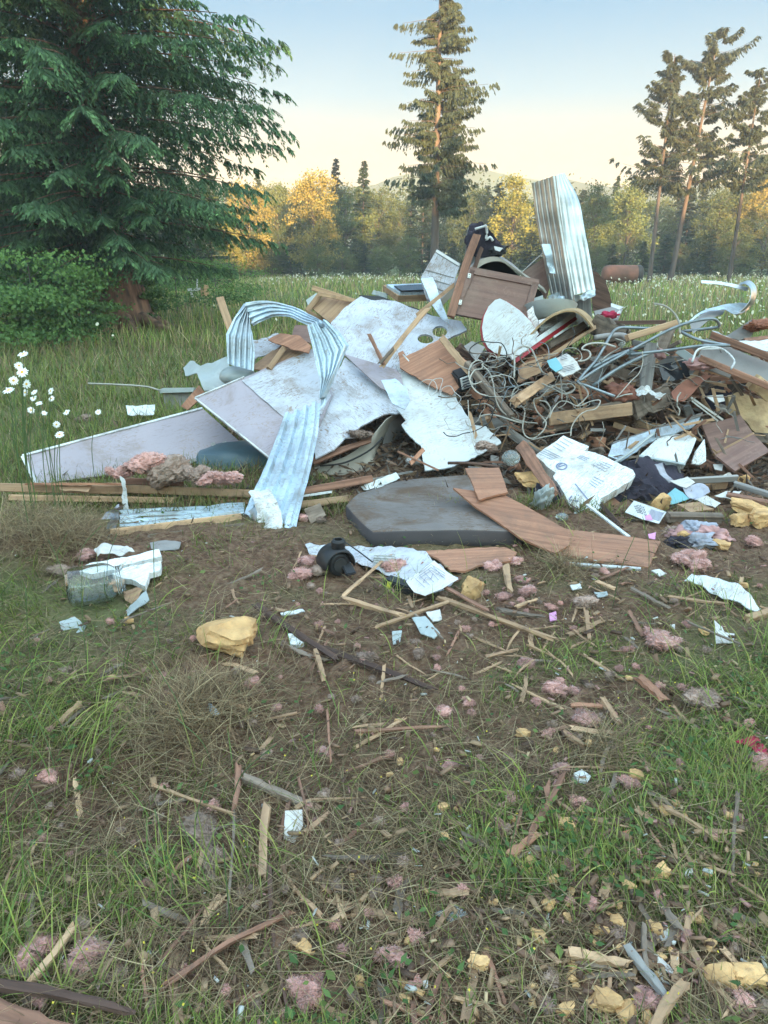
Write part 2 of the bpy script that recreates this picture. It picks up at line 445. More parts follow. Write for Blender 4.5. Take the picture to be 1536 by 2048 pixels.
def broadleaf(name, label, cat, base, height, radius, seed, nclump=60, per=90, leaf=.12, crown_lo=.15, shape='cone',
              c1=(.09, .12, .035), c2=(.16, .17, .05), r0=.08, group=None, spread=.30, bark='bark_far', lean=0, flat=.75):
    rng = np.random.default_rng(seed)
    base = np.array(base, float)
    h = crown_lo + (1 - crown_lo) * rng.uniform(0, 1, nclump) ** .9
    if shape == 'cone': rr = radius * (1 - ((h - crown_lo) / (1 - crown_lo)) ** 1.5) * .95 + .12 * radius
    else: rr = radius * np.sqrt(np.clip(1 - ((h - .55) / .52) ** 2, .03, 1))
    az = rng.uniform(0, 2 * math.pi, nclump); rad = rr * rng.uniform(.25, 1.05, nclump) ** .6
    C = base + np.stack([np.cos(az) * rad + lean * h * height, np.sin(az) * rad, h * height], -1)
    sig = spread * radius * rng.uniform(.5, 1.1, nclump)
    P = C[:, None] + rng.normal(0, 1, (nclump, per, 3)) * sig[:, None, None] * np.array([1, 1, flat]) * .55
    P = P.reshape(-1, 3)
    P[:, 2] = np.maximum(P[:, 2], base[2] + .03)
    D = nrm(rng.normal(0, 1, P.shape) + np.array([0, 0, -.2])); Wd = nrm(np.cross(D, rng.normal(0, 1, P.shape)))
    L = leaf * rng.uniform(.6, 1.3, len(P)); V, F = spray_leaves(P, D, Wd, L, L * .7)
    k = rng.uniform(0, 1, (nclump, 1, 1)) * .5 + rng.uniform(0, 1, (nclump, per, 1)) * .5
    col = (np.array(c1) * (1 - k) + np.array(c2) * k).reshape(-1, 3)
    e = empty(name, Vector(base)); tag(e, label, cat, group)
    mw = Matrix.Translation(Vector(base))
    link('crown', npmesh('crown', V - base, F, np.repeat(col, 4, 0)), M['foliage'], e, mw)
    topp = base + np.array([lean * height, 0, height * .96])
    paths = [np.linspace(base - [0, 0, .2], topp, 6)]; radii = [np.linspace(r0, .01, 6)]
    for i in range(0, nclump, 2):
        tz = max(.08, h[i] - .18); a = base + (topp - base) * tz
        mid = (a + C[i]) / 2 + np.array([0, 0, .05 * height])
        paths.append(np.stack([a, mid, C[i]])); radii.append(np.array([r0 * .3, r0 * .2, .006]))
    V, F = tubes_np(paths, radii, 5)
    link('trunk', npmesh('trunk', V - base, F, None, True), M[bark], e, mw)
    return e

def copy_tree(root, loc, rz, sc, label=None, group=None):
    r = root.copy(); COL.objects.link(r)
    m = Matrix.Translation(loc) @ Matrix.Rotation(rz, 4, 'Z') @ Matrix.Diagonal((sc[0], sc[0], sc[1], 1))
    r.matrix_world = m
    if label: r['label'] = label
    if group: r['group'] = group
    for ch in list(root.children):
        c = ch.copy(); COL.objects.link(c); c.parent = r
    return r

# the great conifer on the left
B = W(232, 625, 15.5); B.z = 0
conifer('evergreen_tree', 'huge dark drooping evergreen filling the upper left beside the meadow', 'tree', B, (B.x - .3, B.y, 24),
        .36, .050, lambda t: 4.05 * (1 - t) ** .32 * min(1, .66 + 2.2 * t), 760, 3, n2=24, n3=9, droop=.36, rise=.18, tw=(.15, .034), l2=.34,
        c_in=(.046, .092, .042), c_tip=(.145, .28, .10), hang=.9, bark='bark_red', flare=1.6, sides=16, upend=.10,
        azfun=lambda r, n: np.where(r.uniform(0, 1, n) < .5, r.uniform(0, 2 * math.pi, n), -math.pi / 2 + r.normal(0, .9, n)))
B2 = W(-150, 560, 19); B2.z = 0
conifer('evergreen_tree', 'second dark evergreen half out of frame behind the huge left one', 'tree', B2, (B2.x, B2.y, 20),
        .4, .05, lambda t: 4.6 * (1 - t) ** .6, 230, 5, n2=18, n3=7, droop=.30, rise=.14, tw=(.26, .06), l2=.32,
        c_in=(.040, .084, .042), c_tip=(.10, .23, .085), hang=.8)
# root plate at its foot
def roots():
    paths = []; radii = []
    for a in (-2.7, -2.2, -1.6, -1.0, -.45, .1):
        x, y = math.cos(a), math.sin(a)
        L_ = random.uniform(.8, 1.2)
        paths.append(np.array([[B.x + x * .18, B.y + y * .18, .75], [B.x + x * .5, B.y + y * .5, .30], [B.x + x * L_, B.y + y * L_, .06], [B.x + x * L_ * 1.5, B.y + y * L_ * 1.5, -.06]]))
        radii.append(np.array([.20, .17, .10, .04]))
    V, F = tubes_np(paths, radii, 8)
    tr = [o for o in bpy.data.objects if o.name == 'trunk'][0]
    link('root_flare', npmesh('root_flare', V - np.array(B), F, None, True), M['bark_red'], tr.parent, Matrix.Translation(B))
roots()

# tall firs standing in the meadow
b1 = W(868, 540, 36); b1.z = 0; t1 = W(885, -170, 36)
conifer('fir_tree', 'tall lone fir with bare lower trunk behind the heap', 'tree', b1, t1, .20, .24,
        lambda t: 2.75 * (1 - ((t - .24) / .76)) ** .42 * random.uniform(.25, 1.12) * (.7 + .4 * math.sin(t * 31) ** 2) * min(1, .55 + (t - .24) * 4), 330, 31, n2=12, n3=5, droop=.42, rise=.20, tw=(.24, .055), l2=.30,
        c_in=(.045, .062, .036), c_tip=(.085, .11, .055), hang=1.6, gaps=.12, bark='bark_far', flare=.3, upend=.22, s0=.2,
        azfun=lambda r, n: np.where(r.uniform(0, 1, n) < .75, r.uniform(0, 2 * math.pi, n), r.normal(0, .7, n)))
b2 = W(1303, 520, 42); b2.z = 0; t2 = W(1350, 108, 42)
conifer('fir_tree', 'slim leaning fir, leftmost of the three right-hand firs', 'tree', b2, t2, .11, .46,
        lambda t: 3.3 * (1.02 - t) ** .35 * random.uniform(.3, 1.1) * (.5 + .6 * math.sin(t * 17 + .5) ** 2), 120, 22, n2=11, n3=5, droop=.32, rise=.22, tw=(.27, .07), l2=.32,
        c_in=(.05, .065, .04), c_tip=(.085, .105, .06), hang=1.2, gaps=.36, bark='bark_far', flare=.2, upend=.3, s0=.35)
b3 = W(1345, 520, 43); b3.z = 0; t3 = W(1438, 66, 43)
conifer('fir_tree', 'broad ragged fir with long side limbs, middle of the three right-hand firs', 'tree', b3, t3, .135, .38,
        lambda t: 4.9 * (1.03 - t) ** .38 * random.uniform(.3, 1.15) * (.5 + .6 * math.sin(t * 14 + 1.2) ** 2), 170, 24, n2=12, n3=5, droop=.30, rise=.24, tw=(.28, .07), l2=.30,
        c_in=(.05, .065, .04), c_tip=(.085, .105, .06), hang=1.2, gaps=.36, bark='bark_far', flare=.2, upend=.3, s0=.35)
b4 = W(1462, 530, 42); b4.z = 0; t4 = W(1522, 142, 42)
conifer('fir_tree', 'fir with tufts of foliage at the right edge of the sky', 'tree', b4, t4, .105, .46,
        lambda t: 3.2 * (1.05 - t) ** .4 * random.uniform(.3, 1.1) * (.45 + .7 * math.sin(t * 15 + 2) ** 2), 120, 26, n2=11, n3=5, droop=.34, rise=.20, tw=(.26, .07), l2=.32,
        c_in=(.05, .068, .04), c_tip=(.09, .11, .06), hang=1.2, gaps=.36, bark='bark_far', flare=.2, upend=.3, s0=.35)

# the tree line: prototypes then copies
far = Vector((0, 62, 0))
prA = [broadleaf('alder_tree', 'x', 'tree', (-8.5 + i, 60, 0), 7.0, 2.0, 40 + i, 80, 130, .14, .10, sh, c1, c2, .08)
       for i, (sh, c1, c2) in enumerate((('cone', (.10, .12, .03), (.22, .21, .05)), ('round', (.14, .135, .04), (.27, .22, .06)), ('cone', (.065, .105, .038), (.14, .165, .055)), ('round', (.06, .095, .034), (.13, .15, .05))))]
prC = [conifer('young_fir', 'x', 'tree', (0, 60, 0), (0.1, 60, 7.5), .09, .02, lambda t: 1.9 * (1 - t) ** .8 + .05, 85, 60 + i, n2=9, n3=4, droop=.15, rise=.18, tw=(.34, .11), l2=.36,
               c_in=(.03, .052, .026), c_tip=(.08, .11, .045), hang=.3, bark='bark_far', sides=6) for i in range(2)]
used = set()
def plant(proto, px, Yd, topy, wscale, label, group):
    p = W(px, 560, Yd); hgt = W(px, topy, Yd).z
    h0 = 7.0 if proto in prA else 7.5
    sz = max(.3, hgt / h0); sx = sz * wscale
    loc = Vector((p.x, Yd, -.02)); rz = random.uniform(0, 6.28)
    if proto.name not in used:
        used.add(proto.name)
        proto.matrix_world = Matrix.Translation(loc) @ Matrix.Rotation(rz, 4, 'Z') @ Matrix.Diagonal((sx, sx, sz, 1))
        for ch in proto.children: ch.matrix_parent_inverse = Matrix.Identity(4); ch.matrix_local = Matrix.Identity(4)
        proto['label'] = label; proto['group'] = group; return proto
    for ch in proto.children: pass
    return copy_tree(proto, loc, rz, (sx, sz), label, group)
for pr in prA + prC:
    for ch in pr.children: ch.matrix_local = Matrix.Identity(4)
GR = 'young trees in the tree line beyond the meadow'
special = [  # px, Y, topy, proto, width, label
    (505, 52, 372, 1, .95, 'golden sunlit alder beside the huge left evergreen'),
    (455, 50, 420, 0, .9, 'low golden alder peeping from behind the huge evergreen'),
    (630, 52, 352, 1, 1.0, 'broad yellow sunlit alder left of centre in the tree line'),
    (560, 58, 372, 2, .9, 'dull green alder between the two golden ones'),
    (1020, 54, 356, 0, 1.15, 'rounded olive and yellow alder left of the standing tin sheet'),
    (1180, 54, 372, 2, 1.0, 'green alder just right of the standing tin sheet'),
    (1245, 58, 362, 2, 1.1, 'dark green alder below the slim leaning fir'),
    (1420, 55, 385, 3, 1.1, 'green alder right of the broad ragged fir'),
    (1450, 56, 360, 0, 1.0, 'olive alder with a yellow top beside the edge fir'),
    (1520, 54, 352, 1, 1.0, 'yellow topped alder at the right edge of the tree line'),
    (940, 60, 380, 3, 1.0, 'dull alder right of the lone fir trunk')]
for px, Yd, ty, pi, ws, lb in special: plant(prA[pi], px, Yd, ty, ws, lb, GR)
for px, Yd, ty, ws, lb in ((678, 60, 318, .62, 'spiky young fir rising above the golden alder'), (727, 60, 322, .72, 'orange lit young fir, taller than its neighbours'),
                       (820, 60, 345, .5, 'thin young fir top left of the lone fir'), (525, 60, 340, .5, 'thin young fir above the leftmost golden alder'),
                       (1215, 62, 352, .6, 'young fir top below the slim leaning fir')):
    plant(prC[random.random() < .5], px, Yd, ty, ws, lb, GR)
for k in range(52):
    px = -60 + k * 33 + random.uniform(-16, 16)
    Yd = random.uniform(57, 66)
    if px < 430: Yd = random.uniform(30, 44)
    ty = random.uniform(374, 420) if px > 430 else random.uniform(250, 420)
    if random.random() < .45: plant(random.choice(prC), px, Yd, ty - 10, random.uniform(.8, 1.1), 'dark young fir standing in the tree line', GR)
    else: plant(random.choice(prA[2:]), px, Yd, ty, random.uniform(.9, 1.2), 'dull green young alder in the tree line', GR)
# low, dark front row at the foot of the tree line
for k in range(26):
    px = 400 + k * 46 + random.uniform(-14, 14)
    plant(random.choice(prC + [prA[3]]), px, random.uniform(50, 55), random.uniform(450, 500), random.uniform(1.2, 1.7), 'low dark bushy young tree at the foot of the tree line', 'low dark trees along the meadow edge')

ORD = ['first', 'second', 'third', 'fourth', 'fifth', 'sixth', 'seventh', 'eighth', 'ninth', 'tenth', 'eleventh', 'twelfth', 'thirteenth', 'fourteenth', 'fifteenth', 'sixteenth', 'seventeenth', 'eighteenth', 'nineteenth', 'twentieth',
       'twenty-first', 'twenty-second', 'twenty-third', 'twenty-fourth', 'twenty-fifth', 'twenty-sixth', 'twenty-seventh', 'twenty-eighth', 'twenty-ninth', 'thirtieth']
for base_lb in ('dark young fir standing in the tree line', 'dull green young alder in the tree line', 'low dark bushy young tree at the foot of the tree line'):
    ob = sorted([o for o in bpy.data.objects if o.get('label') == base_lb], key=lambda o: o.matrix_world.translation.x / o.matrix_world.translation.y)
    for i, o in enumerate(ob): o['label'] = base_lb + ', ' + ORD[min(i, 29)] + ' from the left'
# the far wood behind: one mass
def far_wood():
    rng = np.random.default_rng(5)
    n = 90000
    x = rng.uniform(-70, 75, n); y = rng.uniform(66, 82, n)
    topz = 6.4 + .8 * np.sin(x * .9) + .7 * np.sin(x * 2.3 + y) + .35 * rng.normal(0, 1, n)
    z = topz * rng.uniform(0, 1, n) ** .7
    P = np.stack([x, y, z], -1)
    D = nrm(rng.normal(0, 1, P.shape)); Wd = nrm(np.cross(D, rng.normal(0, 1, P.shape)))
    V, F = spray_leaves(P, D, Wd, rng.uniform(.18, .42, n), rng.uniform(.10, .26, n))
    col = np.array((.055, .078, .036)) * rng.uniform(.6, 1.8, (n, 1))
    o = link('far_wood', npmesh('far_wood', V, F, np.repeat(col, 4, 0)), M['foliage'])
    tag(o, 'dark continuous wood behind the young trees', 'wood', kind='stuff')
    # unseen woodland behind the camera, shaped to keep the low sun off the meadow
    n = 52000
    x = rng.uniform(-60, 70, n); y = rng.uniform(-46, -34, n)
    g1 = np.exp(-((x - 11.0) / 5.5) ** 2) + .7 * np.exp(-((x - 31.0) / 5) ** 2) + .5 * np.exp(-((x - 43.0) / 4) ** 2)  # gaps shaped to let the low sun reach parts of the tree line
    topz = 14.1 + 1.1 * np.sin(x * .8) + .8 * np.sin(x * 2.1 + 1) - 3.4 * g1 + .6 * rng.normal(0, 1, n)
    z = topz * rng.uniform(0, 1, n) ** .8
    P = np.stack([x, y, z], -1)
    D = nrm(rng.normal(0, 1, P.shape)); Wd = nrm(np.cross(D, rng.normal(0, 1, P.shape)))
    V, F = spray_leaves(P, D, Wd, rng.uniform(.7, 1.5, n), rng.uniform(.5, 1.0, n))
    col = np.array((.04, .06, .03)) * rng.uniform(.6, 1.6, (n, 1))
    o = link('wood', npmesh('wood', V, F, np.repeat(col, 4, 0)), M['foliage'])
    tag(o, 'unseen tall wood behind the camera, shaped to shade the meadow', 'wood', kind='stuff')
far_wood()

# leafy bushes at the foot of the great evergreen
for i, (px, Yd, ty, r, lb, seed) in enumerate((
        (60, 12.5, 505, 1.1, 'bright green leafy bush at the left edge under the evergreen', 71),
        (128, 13.5, 535, .7, 'leafy bush left of the evergreen trunk', 72),
        (-50, 11.5, 585, 1.2, 'low leafy bush cut by the left edge of the picture', 73),
        (284, 15.6, 548, .32, 'small yellow green sapling right of the evergreen roots', 74),
        (350, 19, 520, 1.4, 'shaded bush right of the evergreen, behind the meadow edge', 75),
        (430, 24, 525, 1.6, 'dull bush at the meadow edge left of the golden trees', 76),
        (90, 12.6, 590, .7, 'low brambly bush below the leafy branches', 77))):
    p = W(px, 560, Yd); hgt = W(px, ty, Yd).z
    broadleaf('leafy_bush', lb, 'bush', (p.x, Yd, 0), hgt, r * 1.15, seed, 26, 190, .062, .16, 'round', (.040, .095, .030), (.15, .27, .065), .02, 'bushes under the big evergreen', .48, flat=.20)

# rusty tank
def rusty_tank():
    mat('tank_rust', (.26, .11, .075), (.13, .07, .05), .8, .1, (2, 2, 2), vary=0)
    mat('tank_dark', (.05, .05, .05), (.03, .03, .03), .8, vary=0)
    Yd = 38; a = W(1203, 556, Yd); b_ = W(1282, 556, Yd); r = .42
    c = (a + b_) / 2; c.z = .75; L_ = (b_ - a).length
    e = empty('rusty_tank', (c.x, Yd, 0)); tag(e, 'rusty red horizontal tank standing at the far edge of the daisy meadow', 'tank')
    prof = [(-.5, .0), (-.49, .5), (-.45, .85), (-.38, 1), (.38, 1), (.45, .85), (.49, .5), (.5, 0)]
    V = []; F = []; n = 20
    for (u, rr) in prof:
        for k in range(n):
            an = 2 * math.pi * k / n
            V.append((u * L_, math.cos(an) * r * rr, .62 + math.sin(an) * r * rr))
    for j in range(len(prof) - 1):
        for k in range(n): F.append((j * n + k, j * n + (k + 1) % n, (j + 1) * n + (k + 1) % n, (j + 1) * n + k))
    link('tank_shell', pydata('shell', V, F, True), M['tank_rust'], e, Matrix.Translation((c.x, Yd, 0)))
    e2 = revolve('tank_end', [(0, -.02), (r * .55, -.015), (r * .88, .04), (r * 1.01, .12), (r * 1.01, .30)], 'tank_dark', parent=e, mw=Matrix.Translation((.515 * L_, 0, .62)) @ Matrix.Rotation(-math.pi / 2, 4, 'Y'), n=20)
    for sx in (-.3, .3):
        me = bpy.data.meshes.new('leg'); bm = bmesh.new()
        bmesh.ops.create_cube(bm, size=1, matrix=Matrix.Translation((sx * L_, 0, .14)) @ Matrix.Diagonal((.1, .6, .34, 1)))
        bmesh.ops.bevel(bm, geom=bm.edges[:], offset=.01, affect='EDGES'); bm.to_mesh(me); bm.free()
        link('leg', me, M['tank_dark'], e, Matrix.Translation((c.x, Yd, 0)))


def scatter_px(n, x0, x1, y0, y1, rng):
    """ground points, thicker near the viewer"""
    px = rng.uniform(x0, x1, n); py = rng.uniform(y0, y1, n)
    u = (px - 768) / FPX; v = (1024 - py) / FPX
    ry = CT + v * ST; rz = -ST + v * CT
    t = H / np.maximum(-rz, 1e-4)
    return u * t, ry * t
def clump_noise(x, y, f, s):
    return (np.sin(f * x + s) * np.sin(f * 1.13 * y + 2 * s) + np.sin(f * .61 * x - f * .8 * y + 3 * s) * .7 + .5 * np.sin(f * 2.3 * x + s) * np.sin(f * 1.9 * y - s)) / 2.2

# ============================================================ DEBRIS LIBRARY
# materials of the wreckage
mat('tin_white', (.56, .66, .74), (.44, .53, .61), .38, .45, (3, 3, 3), dirt=.5, dirtc=(.20, .17, .13), dscale=4, vary=.03, streak=.5)
mat('tin_bare', (.50, .50, .49), (.30, .30, .30), .28, .9, (2, 2, 9), dirt=.35, dirtc=(.16, .14, .12), dscale=5, vary=.02)
mat('board_white', (.56, .57, .62), (.46, .475, .53), .6, 0, (5, 5, 5), dirt=.62, dirtc=(.20, .145, .105), dscale=4.2, streak=.85, vary=.03)
mat('board_clean', (.70, .73, .74), (.60, .63, .65), .55, 0, (3, 3, 3), dirt=.35, dirtc=(.27, .20, .15), dscale=3.0, streak=.75, vary=.02)
mat('laminate', (.36, .315, .345), (.32, .28, .31), .45, 0, (2, 2, 2), dirt=.7, dirtc=(.20, .145, .11), dscale=2.6, vary=.02, spec=.4, streak=.55)
mat('trim_white', (.66, .67, .66), (.52, .53, .53), .5, vary=.02, streak=.3, dirt=.5, dscale=9)
mat('ply', (.46, .225, .135), (.30, .14, .085), .7, 0, (1.8, 48, 6), dirt=.45, dirtc=(.15, .09, .065), dscale=4, bump=.25, vary=.06, streak=.35)
mat('ply_tan', (.46, .29, .17), (.30, .18, .11), .75, 0, (1.8, 40, 6), dirt=.5, streak=.3, dirtc=(.16, .10, .07), dscale=6, bump=.1, vary=.05)
mat('cabinet', (.235, .135, .105), (.155, .085, .068), .5, 0, (1.6, 34, 6), dirt=.5, dirtc=(.26, .18, .14), dscale=4, vary=.03, streak=.25)
mat('lumber', (.50, .32, .19), (.33, .205, .12), .75, 0, (1.6, 42, 42), dirt=.6, dirtc=(.16, .10, .065), dscale=7, bump=.25, vary=.07)
mat('lumber_red', (.34, .175, .115), (.18, .09, .06), .8, 0, (1.8, 48, 48), dirt=.6, dirtc=(.10, .06, .045), dscale=8, bump=.3, vary=.06)
mat('lumber_old', (.26, .20, .155), (.12, .09, .07), .85, 0, (1.4, 36, 36), dirt=.5, dirtc=(.07, .05, .035), dscale=6, bump=.5, vary=.08)
mat('lumber_grey', (.30, .285, .27), (.17, .155, .145), .85, 0, (1.2, 34, 34), dirt=.3, dirtc=(.10, .08, .06), dscale=6, bump=.4, vary=.06)
mat('lumber_dark', (.13, .075, .055), (.06, .035, .028), .85, 0, (1.4, 34, 34), bump=.5, vary=.07)
mat('tin_bright', (.66, .68, .68), (.46, .47, .46), .32, .75, (2, 2, 9), dirt=.35, dirtc=(.2, .18, .15), dscale=5, vary=.0)  # lighter bare tin: brighter light on the fold put into its colour
mat('foam_yellow', (.76, .47, .22), (.48, .29, .14), .95, 0, (14, 14, 14), dirt=.65, dirtc=(.26, .16, .09), dscale=8, bump=1.0, bscale=45, vary=.05, spec=.1)
mat('insul_pink', (.66, .36, .31), (.46, .24, .21), .95, 0, (18, 18, 18), dirt=.5, dirtc=(.20, .13, .09), dscale=9, bump=.8, bscale=90, vary=.08, spec=.05, sheen=.4)
mat('insul_dirty', (.42, .30, .25), (.26, .19, .15), .95, 0, (14, 14, 14), dirt=.5, dirtc=(.15, .11, .08), dscale=8, bump=.8, bscale=90, vary=.08, spec=.05)
mat('styrofoam', (.78, .80, .80), (.70, .72, .72), .85, 0, (40, 40, 40), dirt=.7, dirtc=(.27, .23, .19), dscale=4, bump=.5, bscale=130, vary=.02, streak=.8)
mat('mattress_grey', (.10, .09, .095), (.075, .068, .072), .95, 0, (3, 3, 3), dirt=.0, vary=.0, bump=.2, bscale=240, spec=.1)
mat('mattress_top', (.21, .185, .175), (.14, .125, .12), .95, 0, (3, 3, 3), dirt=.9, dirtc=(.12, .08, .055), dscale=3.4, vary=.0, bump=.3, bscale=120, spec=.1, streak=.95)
mat('red_plastic', (.45, .035, .045), (.33, .02, .03), .35, vary=0, dirt=.2, dscale=9)
mat('black_plastic', (.022, .023, .025), (.016, .016, .018), .45, vary=0, dirt=.25, dirtc=(.07, .055, .045), dscale=14)
mat('dark_cloth', (.045, .038, .055), (.022, .020, .030), .95, 0, (8, 8, 8), vary=.05, bump=.4, bscale=60)
mat('teal_plastic', (.10, .155, .18), (.06, .10, .125), .35, vary=0, dirt=.3, dscale=5)
mat('beige_vinyl', (.40, .36, .30), (.33, .29, .24), .6, vary=0, dirt=.3, dirtc=(.18, .14, .11), dscale=4)
mat('cable_white', (.44, .42, .37), (.32, .30, .26), .5, vary=.08, dirt=.4, dscale=14)
mat('pipe_grey', (.27, .31, .33), (.19, .22, .235), .38, .5, (12, 12, 12), vary=.04, dirt=.35, dscale=14)
mat('steel', (.55, .54, .50), (.40, .39, .36), .35, .8, vary=.03, dirt=.3, dscale=20)
mat('plastic_clear', (.75, .80, .78), None, .12, trans=.85, vary=0)
mat('plastic_milky', (.50, .55, .55), (.42, .47, .47), .35, trans=.25, vary=.02, dirt=.2)
mat('glass_dark', (.03, .035, .04), (.02, .02, .025), .08, vary=0, spec=.6)
mat('rubber', (.03, .03, .03), None, .7, vary=0)
mat('paper', (.64, .62, .59), (.54, .52, .50), .7, vary=.04, streak=.4, dirt=.45, dirtc=(.30, .25, .2), dscale=6)
mat('paper_teal', (.20, .42, .46), (.16, .36, .40), .6, vary=0, dirt=.2, dscale=8)
mat('ink', (.05, .05, .07), None, .7, vary=0)
mat('ink_blue', (.20, .22, .32), None, .7, vary=0)
mat('pink_card', (.62, .28, .48), None, .6, vary=0)
mat('cloth_pink', (.50, .28, .26), (.36, .20, .19), .95, 0, (9, 9, 9), vary=.06, dirt=.4, dscale=8)
mat('cloth_grey', (.42, .43, .50), (.32, .33, .39), .95, 0, (9, 9, 9), vary=.05, dirt=.4, dscale=8)
mat('osb', (.50, .35, .19), (.33, .22, .12), .9, 0, (10, 10, 10), vary=.03, dirt=.35, dirtc=(.2, .13, .08), dscale=5, bump=.5, bscale=40, contrast=(.4, .6))
mat('rust_sheet', (.27, .11, .075), (.17, .07, .05), .75, .1, (5, 5, 5), vary=.04, dirt=.4, dscale=6)
mat('tarp_orange', (.48, .19, .10), (.36, .14, .08), .6, vary=0, dirt=.3)
mat('vinyl_grey', (.30, .28, .27), (.24, .225, .215), .6, vary=.03, dirt=.3)
mat('red_fabric', (.42, .03, .08), (.3, .02, .05), .8, vary=0)
mat('stem', (.09, .15, .05), (.07, .11, .04), .7, vary=.05)
mat('petal', (.80, .80, .76), None, .6, vary=.02)
mat('daisy_eye', (.70, .42, .05), None, .7, vary=.03)
mat('yellow_label', (.62, .60, .08), None, .5, vary=0)

def frame_from(X_, N_, origin):
    z = N_.normalized(); x = (X_ - z * X_.dot(z)).normalized(); y = z.cross(x)
    m = Matrix((x, y, z)).transposed().to_4x4(); m.translation = origin
    return m
def plane_anchors(cx, cy, Y, gx, gy):
    if Y == 'g' or (isinstance(Y, tuple) and Y[0] == 'g'):
        h = Y[1] if isinstance(Y, tuple) else .02
        a = G(cx, cy, h); b = G(cx + 40, cy, h); c = G(cx, cy - 30, h)
        b.z = c.z = a.z
        r = ray(cx + 40, cy); b = Vector((0, 0, H)) + r * ((H - a.z) / -r.z)
        r = ray(cx, cy - 30); c = Vector((0, 0, H)) + r * ((H - a.z) / -r.z)
        if gx or gy:      # slight tilt: raise right / far edge (metres per metre)
            b.z += (b - a).length * gx; c.z += (c - a).length * gy
        return a, b, c
    return W(cx, cy, Y), W(cx + 100, cy, Y + gx), W(cx, cy - 100, Y + gy)

def jagged(poly, amt, step, rng, which=None):
    out = []
    n = len(poly)
    for i in range(n):
        a = poly[i]; b = poly[(i + 1) % n]
        d = math.hypot(b[0] - a[0], b[1] - a[1]); k = max(1, int(d / step))
        out.append(a)
        if which is not None and i not in which: continue
        nx_, ny_ = -(b[1] - a[1]) / (d + 1e-6), (b[0] - a[0]) / (d + 1e-6)
        for j in range(1, k):
            t = j / k; o = rng.uniform(-1, 1) * amt
            out.append((a[0] + (b[0] - a[0]) * t + nx_ * o, a[1] + (b[1] - a[1]) * t + ny_ * o))
    return out

